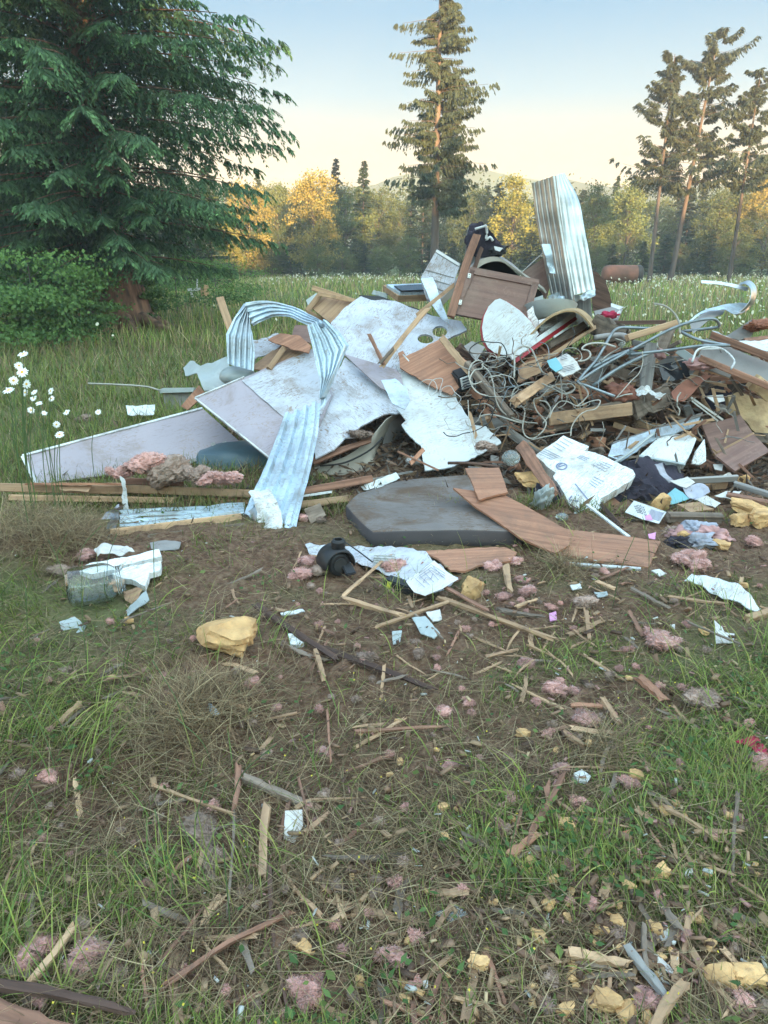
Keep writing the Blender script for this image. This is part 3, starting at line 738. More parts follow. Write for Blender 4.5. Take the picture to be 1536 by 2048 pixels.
def sheet(name, label, cat, outline, Y, gx=0.0, gy=0.35, th=.012, m='ply', warp=0.0, wf=4.0, jag=0.0, jstep=8, jedges=None, holes=(), parent=None,
          group=None, cells=18, ax=0, seed=None, smooth=True, fold=None, on=None):
    rng = random.Random(seed if seed is not None else hash((outline[0], len(outline))) & 0xffff)
    cx = sum(p[0] for p in outline) / len(outline); cy = sum(p[1] for p in outline) / len(outline)
    a, b, c = plane_anchors(cx, cy, Y, gx, gy)
    if isinstance(Y, tuple) and parent is None:
        for i_ in range(len(outline)):
            (x0_, y0_), (x1_, y1_) = outline[i_], outline[(i_ + 1) % len(outline)]
            for f_ in (.0, .5, 1.0):
                for t_ in (.3, .75):
                    q_ = G(cx + ((x0_ + (x1_ - x0_) * f_) - cx) * t_, cy + ((y0_ + (y1_ - y0_) * f_) - cy) * t_)
                    clear_at(q_, .35 * pxm(cx, cy) * min(max(p[0] for p in outline) - min(p[0] for p in outline), 60))
    nrmv = (b - a).cross(c - a).normalized()
    if on is not None:
        mo = PMW[on[0].name]; nrmv = mo.to_3x3().col[2].normalized()
        r = ray(cx, cy); a0 = mo.translation + nrmv * on[1]
        a = Vector((0, 0, H)) + r * (nrmv.dot(a0 - Vector((0, 0, H))) / nrmv.dot(r))
    if nrmv.dot(Vector((0, 0, H)) - a) < 0: nrmv = -nrmv
    def proj(px, py):
        r = ray(px, py); o = Vector((0, 0, H))
        den = nrmv.dot(r)
        if abs(den) < 1e-3: den = 1e-3
        return o + r * (nrmv.dot(a - o) / den)
    e0 = proj(*outline[ax]); e1 = proj(*outline[(ax + 1) % len(outline)])
    mw = frame_from(e1 - e0, nrmv, a)
    inv = mw.inverted()
    ol = jagged(list(outline), jag, jstep, rng, jedges) if jag else list(outline)
    bm = bmesh.new()
    loops = [ol] + [[(hx + hr * math.cos(k * math.pi / 10), hy + hr2 * math.sin(k * math.pi / 10)) for k in range(20)] for hx, hy, hr, hr2 in holes]
    es = []
    for lp in loops:
        vs = [bm.verts.new(inv @ proj(*p)) for p in lp]
        for i in range(len(vs)): es.append(bm.edges.new((vs[i], vs[(i + 1) % len(vs)])))
    bmesh.ops.triangle_fill(bm, use_beauty=True, use_dissolve=False, edges=es)
    if not bm.faces: bm.faces.new([v for v in bm.verts][:len(ol)])
    bmesh.ops.recalc_face_normals(bm, faces=bm.faces[:])
    xs_ = [v.co.x for v in bm.verts]; ys_ = [v.co.y for v in bm.verts]
    ext = max(max(xs_) - min(xs_), max(ys_) - min(ys_))
    if warp or fold:
        stp = ext / cells
        for d, lo, hi in ((0, min(xs_), max(xs_)), (1, min(ys_), max(ys_))):
            v_ = lo + stp
            while v_ < hi:
                co = [0, 0, 0]; co[d] = v_; no = [0, 0, 0]; no[d] = 1
                bmesh.ops.bisect_plane(bm, geom=bm.verts[:] + bm.edges[:] + bm.faces[:], plane_co=co, plane_no=no, dist=1e-5)
                v_ += stp
        sd_ = rng.uniform(0, 100)
        for v in bm.verts:
            q = Vector((v.co.x * wf, v.co.y * wf, sd_))
            dz = noise.noise(q) * warp + noise.noise(q * 2.7) * warp * .35
            if fold:   # (axis, position 0..1, angle-ish) crease
                for d, pos, amt in fold:
                    lo = min(xs_) if d == 0 else min(ys_); w_ = (max(xs_) - min(xs_)) if d == 0 else (max(ys_) - min(ys_))
                    u = (v.co[d] - lo) / w_ - pos
                    if u > 0: dz += u * w_ * amt
            v.co.z += dz
    up = sum((f.normal.z for f in bm.faces))
    if up < 0: bmesh.ops.reverse_faces(bm, faces=bm.faces[:])
    # thickness
    top = bm.faces[:]
    r_ = bmesh.ops.extrude_face_region(bm, geom=top)
    newv = [g_ for g_ in r_['geom'] if isinstance(g_, bmesh.types.BMVert)]
    # extruded copy becomes the back
    for v in newv: v.co.z -= th
    bmesh.ops.recalc_face_normals(bm, faces=bm.faces[:])
    me = bpy.data.meshes.new(name); bm.to_mesh(me); bm.free()
    if warp and smooth:
        me.polygons.foreach_set('use_smooth', [True] * len(me.polygons))
        me.set_sharp_from_angle(angle=math.radians(40))
    o = link(name, me, M[m], parent, mw)
    if parent is None: tag(o, label, cat, group); reg(o, mw)
    elif label: o['label'] = label
    return o

def to_parent(o, parent):
    o.parent = parent; o.matrix_parent_inverse = Matrix.Identity(4)
    o.matrix_local = parent_mw(parent).inverted() @ PMW.get(o.name, Matrix.Identity(4))
    for k in ('category', 'group'):
        if k in o: del o[k]
    return o

def beam(name, label, cat, A, B_, w, t, m='lumber', roll=0.0, split=.0, bend=0.0, parent=None, group=None, nseg=8, bev=.12, seed=None, taper=1.0, nhint=None):
    """a length of timber from A to B_ (world points). w = width of the face turned to the viewer, t = thickness"""
    rng = random.Random(seed if seed is not None else int(abs(A.x * 913 + A.y * 577 + B_.z * 331) * 100))
    X_ = (B_ - A); L_ = X_.length; mid = (A + B_) / 2
    view = (Vector((0, 0, H)) - mid).normalized() if nhint is None else nhint
    mw = frame_from(X_, (view - X_.normalized() * view.dot(X_.normalized())), mid) @ Matrix.Rotation(roll, 4, 'X')
    # frame_from needs x first: rebuild with x exact
    x = X_.normalized(); z = (view - x * view.dot(x)).normalized(); y = z.cross(x)
    mw = Matrix((x, y, z)).transposed().to_4x4(); mw.translation = mid; mw = mw @ Matrix.Rotation(roll, 4, 'X')
    bv = bev * min(w, t)
    prof = []
    for sx, sy in ((1, 1), (-1, 1), (-1, -1), (1, -1)):
        hw, ht = w / 2, t / 2
        pa = (sx * (hw - bv), sy * ht); pb = (sx * hw, sy * (ht - bv))
        prof += ([pb, pa] if sx * sy > 0 else [pa, pb])
    n = len(prof); V = []; F = []
    ph = rng.uniform(0, 6); 
    for i in range(nseg + 1):
        u = i / nseg
        sc = 1 - (1 - taper) * u
        for k, (py_, pz_) in enumerate(prof):
            jx = 0
            if i in (0, nseg): jx = (rng.uniform(-.2, 1) * split * min(L_ * .22, .05)) * (1 if i else -1)
            elif split and i in (1, nseg - 1): jx = rng.uniform(-1, 1) * split * L_ * .03
            jy = rng.uniform(-1, 1) * split * w * .13; jz = rng.uniform(-1, 1) * split * t * .15
            V.append(((u - .5) * L_ + jx, py_ * sc + jy + bend * math.sin(u * math.pi) , pz_ * sc + jz + .3 * bend * math.sin(u * 5 + ph)))
    for i in range(nseg):
        for k in range(n): F.append((i * n + k, (i + 1) * n + k, (i + 1) * n + (k + 1) % n, i * n + (k + 1) % n))
    for i in (0, nseg):
        c = Vector((0, 0, 0))
        for k in range(n): c += Vector(V[i * n + k])
        c /= n; c.x += (rng.uniform(0, 1) * split * L_ * .05) * (1 if i else -1)
        V.append(tuple(c)); ci = len(V) - 1
        for k in range(n):
            F.append((i * n + (k + 1) % n, i * n + k, ci) if i == 0 else (i * n + k, i * n + (k + 1) % n, ci))
    me = pydata(name, V, F)
    bmq = bmesh.new(); bmq.from_mesh(me); bmesh.ops.recalc_face_normals(bmq, faces=bmq.faces[:]); bmq.to_mesh(me); bmq.free()
    o = link(name, me, M[m], parent, mw)
    if parent is None: tag(o, label, cat, group); reg(o, mw)
    elif label: o['label'] = label
    return o
def pb(name, label, cat, p0, p1, wpx, t, m='lumber', **k):
    """beam given by two picture points with depth (px,py,Y) and a width in picture units"""
    A = W(*p0); B_ = W(*p1)
    Ym = (p0[2] + p1[2]) / 2
    return beam(name, label, cat, A, B_, wpx * Ym / FPX, t, m, **k)
def gb(name, label, cat, p0, p1, wpx, t, m='lumber', lift=.012, **k):
    """beam lying on the ground between two picture points"""
    A = G(p0[0], p0[1], lift); B_ = G(p1[0], p1[1], lift)
    for k_ in range(9):
        q_ = A.lerp(B_, k_ / 8); clear_at(q_, max(.014, wpx * math.hypot(q_.y, H) / FPX * .6))
    if len(p0) > 2: A.z += p0[2]
    if len(p1) > 2: B_.z += p1[2]
    Ym = math.hypot((A.y + B_.y) / 2, H)
    return beam(name, label, cat, A, B_, wpx * Ym / FPX, t, m, nhint=Vector((.1, -.25, 1)).normalized(), **k)

def catmull(P, n):
    P = [Vector(p) for p in P]
    P = [P[0] * 2 - P[1]] + P + [P[-1] * 2 - P[-2]]
    out = []
    for i in range(1, len(P) - 2):
        for j in range(n):
            t = j / n; a, b, c, d = P[i - 1], P[i], P[i + 1], P[i + 2]
            out.append(.5 * ((2 * b) + (-a + c) * t + (2 * a - 5 * b + 4 * c - d) * t * t + (-a + 3 * b - 3 * c + d) * t ** 3))
    out.append(P[-2].copy())
    return out
def cable(name, label, cat, pts, r, m='cable_white', group=None, parent=None, n=7, res=6, kink=0.0, closed=False, world=False):
    P = [Vector(p) if world else W(*p) for p in pts]
    C = catmull(P, n) if n > 1 else P
    if kink: C = [c + Vector((random.uniform(-1, 1), random.uniform(-1, 1), random.uniform(-1, 1))) * kink for c in C]
    ctr = sum(C, Vector()) / len(C)
    arr = np.array([list(c - ctr) for c in C])
    V, F = tubes_np([arr], [np.full(len(arr), r)], res)
    # end caps
    me_faces = [tuple(f) for f in F] + [tuple(range(res))[::-1], tuple(range(len(V) - res, len(V)))]
    me = pydata(name, V, me_faces, True)
    mw = Matrix.Translation(ctr)
    o = link(name, me, M[m], parent, mw)
    if parent is None: tag(o, label, cat, group); reg(o, mw)
    return o

def ribbon(name, label, cat, L, R, m='tin_white', ribs=0, amp=.006, th=.003, n=5, cols=24, parent=None, group=None, crumple=0.0, cf=9, straight=False, flat_edges=True, ribw=.35):
    Lw = [W(*p) for p in L]; Rw = [W(*p) for p in R]
    if straight:
        Lc, Rc = Lw, Rw
    else:
        Lc, Rc = catmull(Lw, n), catmull(Rw, n)
    ctr = sum(Lc + Rc, Vector()) / (2 * len(Lc))
    rows = []
    k = len(Lc)
    for i in range(k):
        i0, i1 = max(0, i - 1), min(k - 1, i + 1)
        T = ((Lc[i1] + Rc[i1]) - (Lc[i0] + Rc[i0])).normalized()
        Wv = (Rc[i] - Lc[i]); N_ = T.cross(Wv).normalized()
        if N_.dot(Vector((0, 0, H)) - Lc[i]) < 0 and not rows: sgn = -1
        elif not rows: sgn = 1
        if rows and N_.dot(lastN) < 0: N_ = -N_
        if not rows: N_ = N_ * sgn
        lastN = N_
        row = []
        for j in range(cols + 1):
            s = j / cols
            off = 0.0
            if ribs:
                ph = (s * ribs) % 1.0
                d = abs(ph - .5) / (ribw * .5)
                off = amp * max(0.0, min(1.0, (1.5 - d) * 2)) if d < 1.5 else 0
            p = Lc[i].lerp(Rc[i], s) + N_ * off
            if crumple:
                q = (p - ctr) * cf
                p = p + N_ * noise.noise(q) * crumple + N_ * noise.noise(q * 2.3) * crumple * .5
            row.append(p - ctr)
        rows.append((row, N_))
    V = []; F = []
    for row, N_ in rows: V += [tuple(p) for p in row]
    nf = len(V); c1 = cols + 1
    for row, N_ in rows: V += [tuple(p - N_ * th) for p in row]
    for i in range(k - 1):
        for j in range(cols):
            a = i * c1 + j
            F.append((a, a + 1, a + c1 + 1, a + c1)); F.append((nf + a, nf + a + c1, nf + a + c1 + 1, nf + a + 1))
    for i in range(k - 1):
        for j in (0, cols):
            a = i * c1 + j
            F.append((a, a + c1, nf + a + c1, nf + a))
    for j in range(cols):
        F.append((j, j + 1, nf + j + 1, nf + j)); a = (k - 1) * c1 + j; F.append((a, a + 1, nf + a + 1, nf + a))
    me = pydata(name, V, F)
    bmq = bmesh.new(); bmq.from_mesh(me); bmesh.ops.recalc_face_normals(bmq, faces=bmq.faces[:]); bmq.to_mesh(me); bmq.free()
    me.polygons.foreach_set('use_smooth', [True] * len(me.polygons)); me.set_sharp_from_angle(angle=math.radians(35))
    mw = Matrix.Translation(ctr)
    o = link(name, me, M[m], parent, mw)
    if parent is None: tag(o, label, cat, group); reg(o, mw)
    elif label: o['label'] = label
    return o

def lump_mesh(name, rad, seed, rough=.25, freq=2.0, sub=3, blocky=0.0, fluff=0, flen=.02, m=None, cuts=0):
    rng = random.Random(seed)
    bm = bmesh.new(); bmesh.ops.create_icosphere(bm, subdivisions=sub, radius=1)
    o3 = Vector((rng.uniform(0, 99), rng.uniform(0, 99), rng.uniform(0, 99)))
    planes = [(Vector((rng.gauss(0, 1), rng.gauss(0, 1), rng.gauss(0, 1))).normalized(), rng.uniform(.55, .85)) for _ in range(cuts)]
    for v in bm.verts:
        d = v.co.normalized()
        if blocky:
            k = max(abs(d.x), abs(d.y), abs(d.z)); d = d.lerp(d / k * .8, blocky)
        r = 1 + rough * noise.noise(d * freq + o3) + rough * .5 * noise.noise(d * freq * 2.6 + o3) + rough * .3 * noise.noise(d * freq * 6 + o3)
        p = d * r
        for n_, h in planes:
            ex = p.dot(n_) - h
            if ex > 0: p -= n_ * ex * .92
        v.co = Vector((p.x * rad[0], p.y * rad[1], p.z * rad[2]))
    if fluff:
        fs = bm.faces[:]
        for _ in range(fluff):
            f = rng.choice(fs); c = f.calc_center_median(); n_ = (f.normal + Vector((rng.uniform(-1, 1), rng.uniform(-1, 1), rng.uniform(-.6, 1))) * .9).normalized()
            s_ = n_.cross(Vector((rng.uniform(-1, 1), rng.uniform(-1, 1), rng.uniform(-1, 1)))).normalized() * flen * rng.uniform(.04, .10)
            l_ = n_ * flen * rng.uniform(.4, 1.2); bd = Vector((rng.uniform(-1, 1), rng.uniform(-1, 1), rng.uniform(-1, .6))) * flen * .4
            a = bm.verts.new(c - s_); b = bm.verts.new(c + s_); d_ = bm.verts.new(c + l_ * .6 + s_); e = bm.verts.new(c + l_ * .6 - s_); g_ = bm.verts.new(c + l_ + bd)
            bm.faces.new((a, b, d_, e)); bm.faces.new((e, d_, g_))
    me = bpy.data.meshes.new(name); bm.to_mesh(me); bm.free()
    me.polygons.foreach_set('use_smooth', [True] * len(me.polygons))
    if cuts or blocky: me.set_sharp_from_angle(angle=math.radians(28))
    return me
def put(name, label, cat, me, loc, m, rot=(0, 0, 0), sc=1.0, group=None, parent=None):
    mw = Matrix.Translation(loc) @ Matrix.Rotation(rot[2], 4, 'Z') @ Matrix.Rotation(rot[1], 4, 'Y') @ Matrix.Rotation(rot[0], 4, 'X') @ Matrix.Scale(sc, 4)
    o = link(name, me, M[m] if len(me.materials) == 0 else None, parent, mw)
    if parent is None: tag(o, label, cat, group); reg(o, mw)
    elif label: o['label'] = label
    return o
def pxm(px, py, n=1.0):
    """metres per picture unit at that ground point"""
    g_ = G(px, py); return math.hypot(g_.y, H - g_.z) / FPX * n
CLEAR = []
def clear_at(p, r): CLEAR.append((p.x, p.y, max(r, .012) * 1.15, max(r, .012) * 1.1))
def foam(px, py, wpx, label, hp=.55, seed=0, lift=None, group=None, Y=None, elong=.7, yaw=None, m='foam_yellow', name='foam_chunk', cat='foam'):
    rng = random.Random(seed * 7 + int(px))
    s = (pxm(px, py) if Y is None else Y / FPX) * wpx / 2
    me = lump_mesh(name, (s, s * elong, s * hp), seed + 100, .26, 1.5, 4 if wpx > 30 else 3, .75, cuts=4)
    loc = (G(px, py, s * hp * .65 + .012) if Y is None else W(px, py, Y))
    if Y is None: clear_at(loc, s)
    return put(name, label, cat, me, loc, m, (rng.uniform(-.2, .2), rng.uniform(-.25, .25), rng.uniform(-.6, .6) if yaw is None else yaw), group=group)
def tuft_mesh(name, s, elong, hp, seed, detail):
    """torn glass wool: a cluster of small matted lobes with short fine fibres"""
    rng = random.Random(seed)
    bm = bmesh.new()
    nl = 4 + int(detail * 7)
    for k in range(nl):
        a = rng.uniform(0, 6.28); d = rng.uniform(0, .72) ** .8; rr = s * rng.uniform(.22, .46) * (1.15 - .5 * d)
        c = Vector((math.cos(a) * d * s, math.sin(a) * d * s * elong, rng.uniform(-.2, .45) * s * hp * (1 - d)))
        st = Vector((rng.uniform(.8, 1.5), rng.uniform(.7, 1.2), rng.uniform(.5, .9)))
        rot = Matrix.Rotation(rng.uniform(0, 3.1), 3, 'Z') @ Matrix.Rotation(rng.uniform(-.5, .5), 3, 'Y')
        r_ = bmesh.ops.create_icosphere(bm, subdivisions=4 if detail > .5 else (3 if detail > .2 else 2), radius=1)
        o3 = Vector((rng.uniform(0, 99), rng.uniform(0, 99), rng.uniform(0, 99)))
        for v in r_['verts']:
            dd = v.co.normalized()
            r = 1 + .38 * noise.noise(dd * 1.9 + o3) + .30 * noise.noise(dd * 4.5 + o3) + .26 * abs(noise.noise(dd * 9 + o3)) + .16 * noise.noise(dd * 19 + o3)
            p = rot @ Vector((dd.x * st.x, dd.y * st.y, dd.z * st.z * hp * 1.5)) * (r * rr)
            v.co = c + p
    fs = bm.faces[:]
    fl = max(.006, min(.018, s * .28))
    for _ in range(int(200 + 2600 * detail)):
        f = rng.choice(fs); c = f.calc_center_median(); n_ = (f.normal + Vector((rng.uniform(-1, 1), rng.uniform(-1, 1), rng.uniform(-.8, .8))) * 1.3).normalized()
        s_ = n_.cross(Vector((rng.uniform(-1, 1), rng.uniform(-1, 1), rng.uniform(-1, 1)))).normalized() * .0006
        l_ = n_ * fl * rng.uniform(.3, 1.1); bd = Vector((rng.uniform(-1, 1), rng.uniform(-1, 1), rng.uniform(-1, .3))) * fl * .6
        a_ = bm.verts.new(c - s_); b_ = bm.verts.new(c + s_); d_ = bm.verts.new(c + l_ * .6 + s_); e = bm.verts.new(c + l_ * .6 - s_); g_ = bm.verts.new(c + l_ + bd)
        bm.faces.new((a_, b_, d_, e)); bm.faces.new((e, d_, g_))
    me = bpy.data.meshes.new(name); bm.to_mesh(me); bm.free()
    me.polygons.foreach_set('use_smooth', [True] * len(me.polygons))
    return me
def tuft(px, py, wpx, label, seed=0, hp=.55, m='insul_pink', Y=None, elong=.75, group=None, name='insulation_tuft', cat='insulation', yaw=None):
    rng = random.Random(seed * 5 + int(px))
    s = (pxm(px, py) if Y is None else Y / FPX) * wpx / 2
    me = tuft_mesh(name, s * .95, elong * rng.uniform(.6, 1.1), hp, seed + 300, min(1, wpx / 70))
    loc = (G(px, py, s * hp * .35 + .012) if Y is None else W(px, py, Y))
    if Y is None: clear_at(loc, s)
    return put(name, label, cat, me, loc, m, (rng.uniform(-.2, .2), rng.uniform(-.2, .2), rng.uniform(-3, 3) if yaw is None else yaw), group=group)

def strokes(parent, px_lines, sheet_obj, m='ink', w=.0030, name='printing', lift=.0025):
    """thin printed lines lying on a sheet: picture polylines projected on the sheet's plane"""
    mw = PMW[sheet_obj.name]; o = Vector((0, 0, H)); nn = mw.to_3x3().col[2].normalized(); a = mw.translation
    inv = mw.inverted(); V = []; F = []
    dg = None
    for ln in px_lines:
        pts = []
        for p in ln:
            r = ray(*p); q = inv @ (o + r * (nn.dot(a - o) / nn.dot(r))); pts.append(Vector((q.x, q.y, 0)))
        for i in range(len(pts) - 1):
            d = pts[i + 1] - pts[i]
            if d.length < 1e-6: continue
            s_ = Vector((-d.y, d.x, 0)).normalized() * w / 2
            b = len(V)
            for q in (pts[i] - s_, pts[i + 1] - s_, pts[i + 1] + s_, pts[i] + s_): V.append((q.x, q.y, lift))
            F.append((b, b + 1, b + 2, b + 3))
    me = pydata(name, V, F)
    ob = bpy.data.objects.new(name, me); COL.objects.link(ob); me.materials.append(M[m])
    ob.parent = sheet_obj; ob.matrix_parent_inverse = Matrix.Identity(4); ob.matrix_local = Matrix.Identity(4)
    return ob
def box_part(name, parent, loc, size, m, rot=None, bev=.1, world=None):
    bm = bmesh.new(); bmesh.ops.create_cube(bm, size=1, matrix=Matrix.Diagonal((*size, 1)))
    if bev: bmesh.ops.bevel(bm, geom=bm.edges[:], offset=bev * min(size), segments=2, affect='EDGES')
    me = bpy.data.meshes.new(name); bm.to_mesh(me); bm.free()
    o = bpy.data.objects.new(name, me); COL.objects.link(o); me.materials.append(M[m])
    loc_m = Matrix.Translation(loc) @ (rot if rot is not None else Matrix.Identity(4))
    if parent is not None:
        o.parent = parent; o.matrix_parent_inverse = Matrix.Identity(4); o.matrix_local = loc_m
    else: o.matrix_world = loc_m; reg(o, loc_m)
    return o
def revolve(name, prof, m, parent=None, mw=None, n=28, arc=2 * math.pi, smooth=True):
    """prof: (r, z) pairs spun round z"""
    V = []; F = []
    full = abs(arc - 2 * math.pi) < 1e-6
    k = n if full else n + 1
    for r, z in prof:
        for i in range(k):
            a = arc * i / n; V.append((r * math.cos(a), r * math.sin(a), z))
    for j in range(len(prof) - 1):
        for i in range(n):
            i2 = (i + 1) % k if full else i + 1
            F.append((j * k + i, j * k + i2, (j + 1) * k + i2, (j + 1) * k + i))
    me = pydata(name, V, F, smooth)
    me.set_sharp_from_angle(angle=math.radians(35))
    o = bpy.data.objects.new(name, me); COL.objects.link(o); me.materials.append(M[m])
    if parent is not None:
        o.parent = parent; o.matrix_parent_inverse = Matrix.Identity(4); o.matrix_local = mw if mw is not None else Matrix.Identity(4)
    else:
        o.matrix_world = mw if mw is not None else Matrix.Identity(4); reg(o, o.matrix_world)
    return o

rusty_tank()
# ============================================================ THE HEAP, left half
S = sheet
# long laminate panel lying against the heap
A_ = S('wall_sheet', 'long mauve grey laminate panel with white edging lying at the left foot of the heap', 'panel',
       [(45, 912), (405, 817), (478, 882), (476, 893), (362, 930), (72, 969)], 4.9, .06, .35, .022, 'laminate', warp=.006)
def edge_strip(parent, p, q, wpx, m='trim_white', name='edge_trim', lift=.004, th=.010, label=None):
    mw = PMW[parent.name]; n_ = mw.to_3x3().col[2].normalized(); a = mw.translation
    def pr(px, py):
        r = ray(px, py); return Vector((0, 0, H)) + r * (n_.dot(a - Vector((0, 0, H))) / n_.dot(r))
    P, Q = pr(*p), pr(*q)
    return beam(name, label, None, P + n_ * lift, Q + n_ * lift, wpx * ((P + Q) / 2).y / FPX, th, m, parent=parent, nhint=n_, nseg=3, bev=.1)
edge_strip(A_, (45, 912), (405, 817), 5); edge_strip(A_, (46, 913), (73, 969), 8); edge_strip(A_, (362, 931), (474, 893), 9, 'lumber_grey', 'bottom_rail')
for hx, hy in ((427, 891), (450, 889)):
    mw = PMW[A_.name]; n_ = mw.to_3x3().col[2].normalized()
    r = ray(hx, hy); q = Vector((0, 0, H)) + r * (n_.dot(mw.translation - Vector((0, 0, H))) / n_.dot(r))
    box_part('catch', A_, mw.inverted() @ q + Vector((0, 0, .008)), (.028, .034, .016), 'steel', bev=.2)
# big board with its paper face half torn away
B_b = S('wall_board', 'mauve grey wall board half covered by torn white facing, left of the corrugated strip', 'board',
        [(390, 797), (490, 754), (625, 697), (665, 790), (640, 850), (548, 924)], 5.0, .02, .45, .014, 'laminate', warp=.008)
S('white_facing', None, None, [(484, 761), (623, 700), (662, 790), (644, 828), (570, 836), (528, 800)], 5, 0, 0, .003, 'board_white', on=(B_b, .007), parent=B_b, jag=.8, jstep=9)
edge_strip(B_b, (390, 797), (546, 922), 3.5); edge_strip(B_b, (391, 796), (488, 755), 3)
C_b = S('wall_board', 'white scratched wall board with a ragged lower edge, right of the corrugated strip', 'board',
        [(690, 714), (742, 752), (788, 772), (817, 796), (812, 826), (770, 828), (722, 850), (708, 862), (716, 872), (690, 876), (668, 900), (631, 918), (622, 870), (655, 780)],
        4.92, .0, .45, .012, 'board_white', warp=.02, jag=1.5, jstep=9)
S('backing_strip', None, None, [(622, 915), (668, 897), (716, 884), (745, 866), (742, 884), (700, 898), (628, 928)], 4.7, 0, .3, .01, 'lumber_red', parent=C_b, on=(C_b, -.035))
S('laminate_offcut', 'mauve laminate offcut wedged behind the scratched white wall board', 'board', [(688, 708), (790, 738), (802, 748), (812, 800), (760, 775)], 5.15, 0, .45, .01, 'laminate')
S('torn_facing', 'bluish torn facing scrap with a tan patch, left of the big white torn panel', 'scrap', [(762, 760), (790, 757), (812, 775), (820, 800), (810, 818), (785, 806)], 4.82, 0, .4, .004, 'tin_white', warp=.015, jag=1)
# upper board with two round cut-outs
D_b = S('counter_board', 'large dirty white board with two round cut-outs at the top of the heap', 'board',
        [(662, 645), (690, 615), (722, 592), (790, 602), (862, 628), (922, 642), (934, 660), (905, 672), (862, 697), (835, 702), (806, 744), (760, 738), (700, 716), (672, 690)],
        5.65, .03, .55, .016, 'board_white', warp=.012, holes=[(880, 661, 15, 11), (851, 677, 16, 10)], jag=1.0, jstep=14)
S('roof_membrane', 'curled black roofing membrane along the top edge of the board with round cut-outs', 'membrane', [(718, 592), (760, 594), (800, 606), (850, 622), (866, 630), (800, 620), (740, 604)], 5.98, 0, .4, .01, 'rubber', warp=.03)
pb('splinter', 'long orange splinter leaning across the white board with round cut-outs', 'splinter', (768, 728, 5.15), (853, 620, 5.45), 9, .012, 'lumber', split=.9, bend=.01)
pb('splinter', 'short reddish splinter meeting the long orange one in a V', 'splinter', (740, 672, 5.25), (764, 722, 5.15), 7, .01, 'lumber_red', split=.9)
pb('splinter', 'thin broken lath at the foot of the V of splinters', 'splinter', (762, 724, 5.1), (784, 700, 5.2), 6, .01, 'lumber_old', split=1)

# bent corrugated strip: one long piece of siding
E_ = empty('metal_siding', W(560, 1060, 3.62)); tag(E_, 'long bent strip of pale blue corrugated siding arching over the left of the heap', 'siding')
ribbon('upright_length', None, None, [(455, 728, 5.25), (452, 668, 5.3), (468, 636, 5.36), (490, 607, 5.4)], [(508, 742, 5.2), (510, 700, 5.25), (504, 664, 5.32), (494, 611, 5.42)], 'tin_white', ribs=5, amp=.026, crumple=.014, parent=E_, cols=40, straight=True)
ribbon('arch_length', None, None, [(490, 605, 5.4), (528, 601, 5.38), (580, 612, 5.3), (618, 628, 5.2), (646, 645, 5.05)],
       [(508, 652, 5.36), (540, 636, 5.32), (572, 632, 5.25), (612, 648, 5.12), (650, 654, 5.0)], 'tin_white', ribs=4, amp=.020, crumple=.016, parent=E_, cols=36)
ribbon('upper_length', None, None, [(614, 652, 5.06), (624, 690, 5.02), (632, 730, 4.96), (642, 765, 4.9), (645, 800, 4.86)],
       [(652, 640, 5.06), (680, 665, 5.0), (697, 690, 4.95), (678, 735, 4.9), (652, 795, 4.84)], 'tin_white', ribs=5, amp=.026, crumple=.008, parent=E_, cols=48, straight=True)
ribbon('crease', None, None, [(640, 790, 4.88), (641, 812, 4.84), (600, 822, 4.8), (569, 836, 4.76)], [(654, 792, 4.86), (648, 812, 4.8), (640, 822, 4.77), (641, 838, 4.72)], 'tin_white', ribs=3, amp=.01, crumple=.01, parent=E_, cols=24)
ribbon('lower_length', None, None, [(568, 834, 4.76), (549, 885, 4.52), (527, 940, 4.28), (503, 992, 4.05), (486, 1030, 3.9)],
       [(641, 806, 4.74), (634, 875, 4.5), (618, 950, 4.18), (603, 1010, 3.88), (583, 1090, 3.63)], 'tin_white', ribs=4, amp=.026, crumple=.010, parent=E_, cols=60)
ribbon('crumpled_end', None, None, [(496, 984, 4.0), (512, 1010, 3.86), (514, 1040, 3.78), (513, 1066, 3.72), (522, 1080, 3.68)],
       [(538, 976, 3.98), (552, 1000, 3.84), (562, 1035, 3.74), (566, 1070, 3.66), (570, 1091, 3.62)], 'board_clean', ribs=0, crumple=.035, cf=14, parent=E_, cols=30, n=7)
ribbon('folded_corner', None, None, [(486, 1030, 3.9), (500, 1042, 3.84), (515, 1064, 3.76)], [(512, 1012, 3.86), (514, 1040, 3.8), (516, 1066, 3.76)], 'tin_bare', crumple=.01, parent=E_, cols=10)

S('shower_wall', 'pale blue plastic wall sheet with a ripped curled edge, left back of the heap', 'sheet',
  [(365, 731), (380, 720), (402, 735), (452, 708), (462, 742), (505, 755), (440, 778), (410, 786), (396, 752), (383, 752), (370, 750)], 5.55, 0, .4, .006, 'plastic_milky', warp=.06, wf=5, jag=1.2)
S('brown_board', 'dark brown board end standing left of the mauve wall board', 'board', [(398, 770), (412, 788), (375, 820), (362, 812)], 5.45, 0, .2, .012, 'ply')
put('washbasin', 'small teal grey plastic basin under the siding arch', 'basin', lump_mesh('washbasin', (.13, .10, .07), 8, .1, 1, 3), W(474, 752, 5.35), 'plastic_milky')
pb('wood_stud', 'pale pine stud standing upright left of the siding arch', 'timber', (440, 597, 5.75), (466, 672, 5.6), 15, .04, 'lumber', split=.15)
S('ceiling_panel', 'white board scrap inside the siding arch', 'board', [(482, 690), (556, 666), (568, 690), (510, 718)], 5.5, 0, .4, .008, 'board_white', warp=.02, jag=1.5)
S('plywood_scrap', 'reddish torn plywood under the arch of siding', 'plywood', [(536, 680), (560, 668), (600, 672), (622, 692), (618, 706), (590, 700)], 5.42, 0, .4, .008, 'ply', warp=.01, jag=1.2)
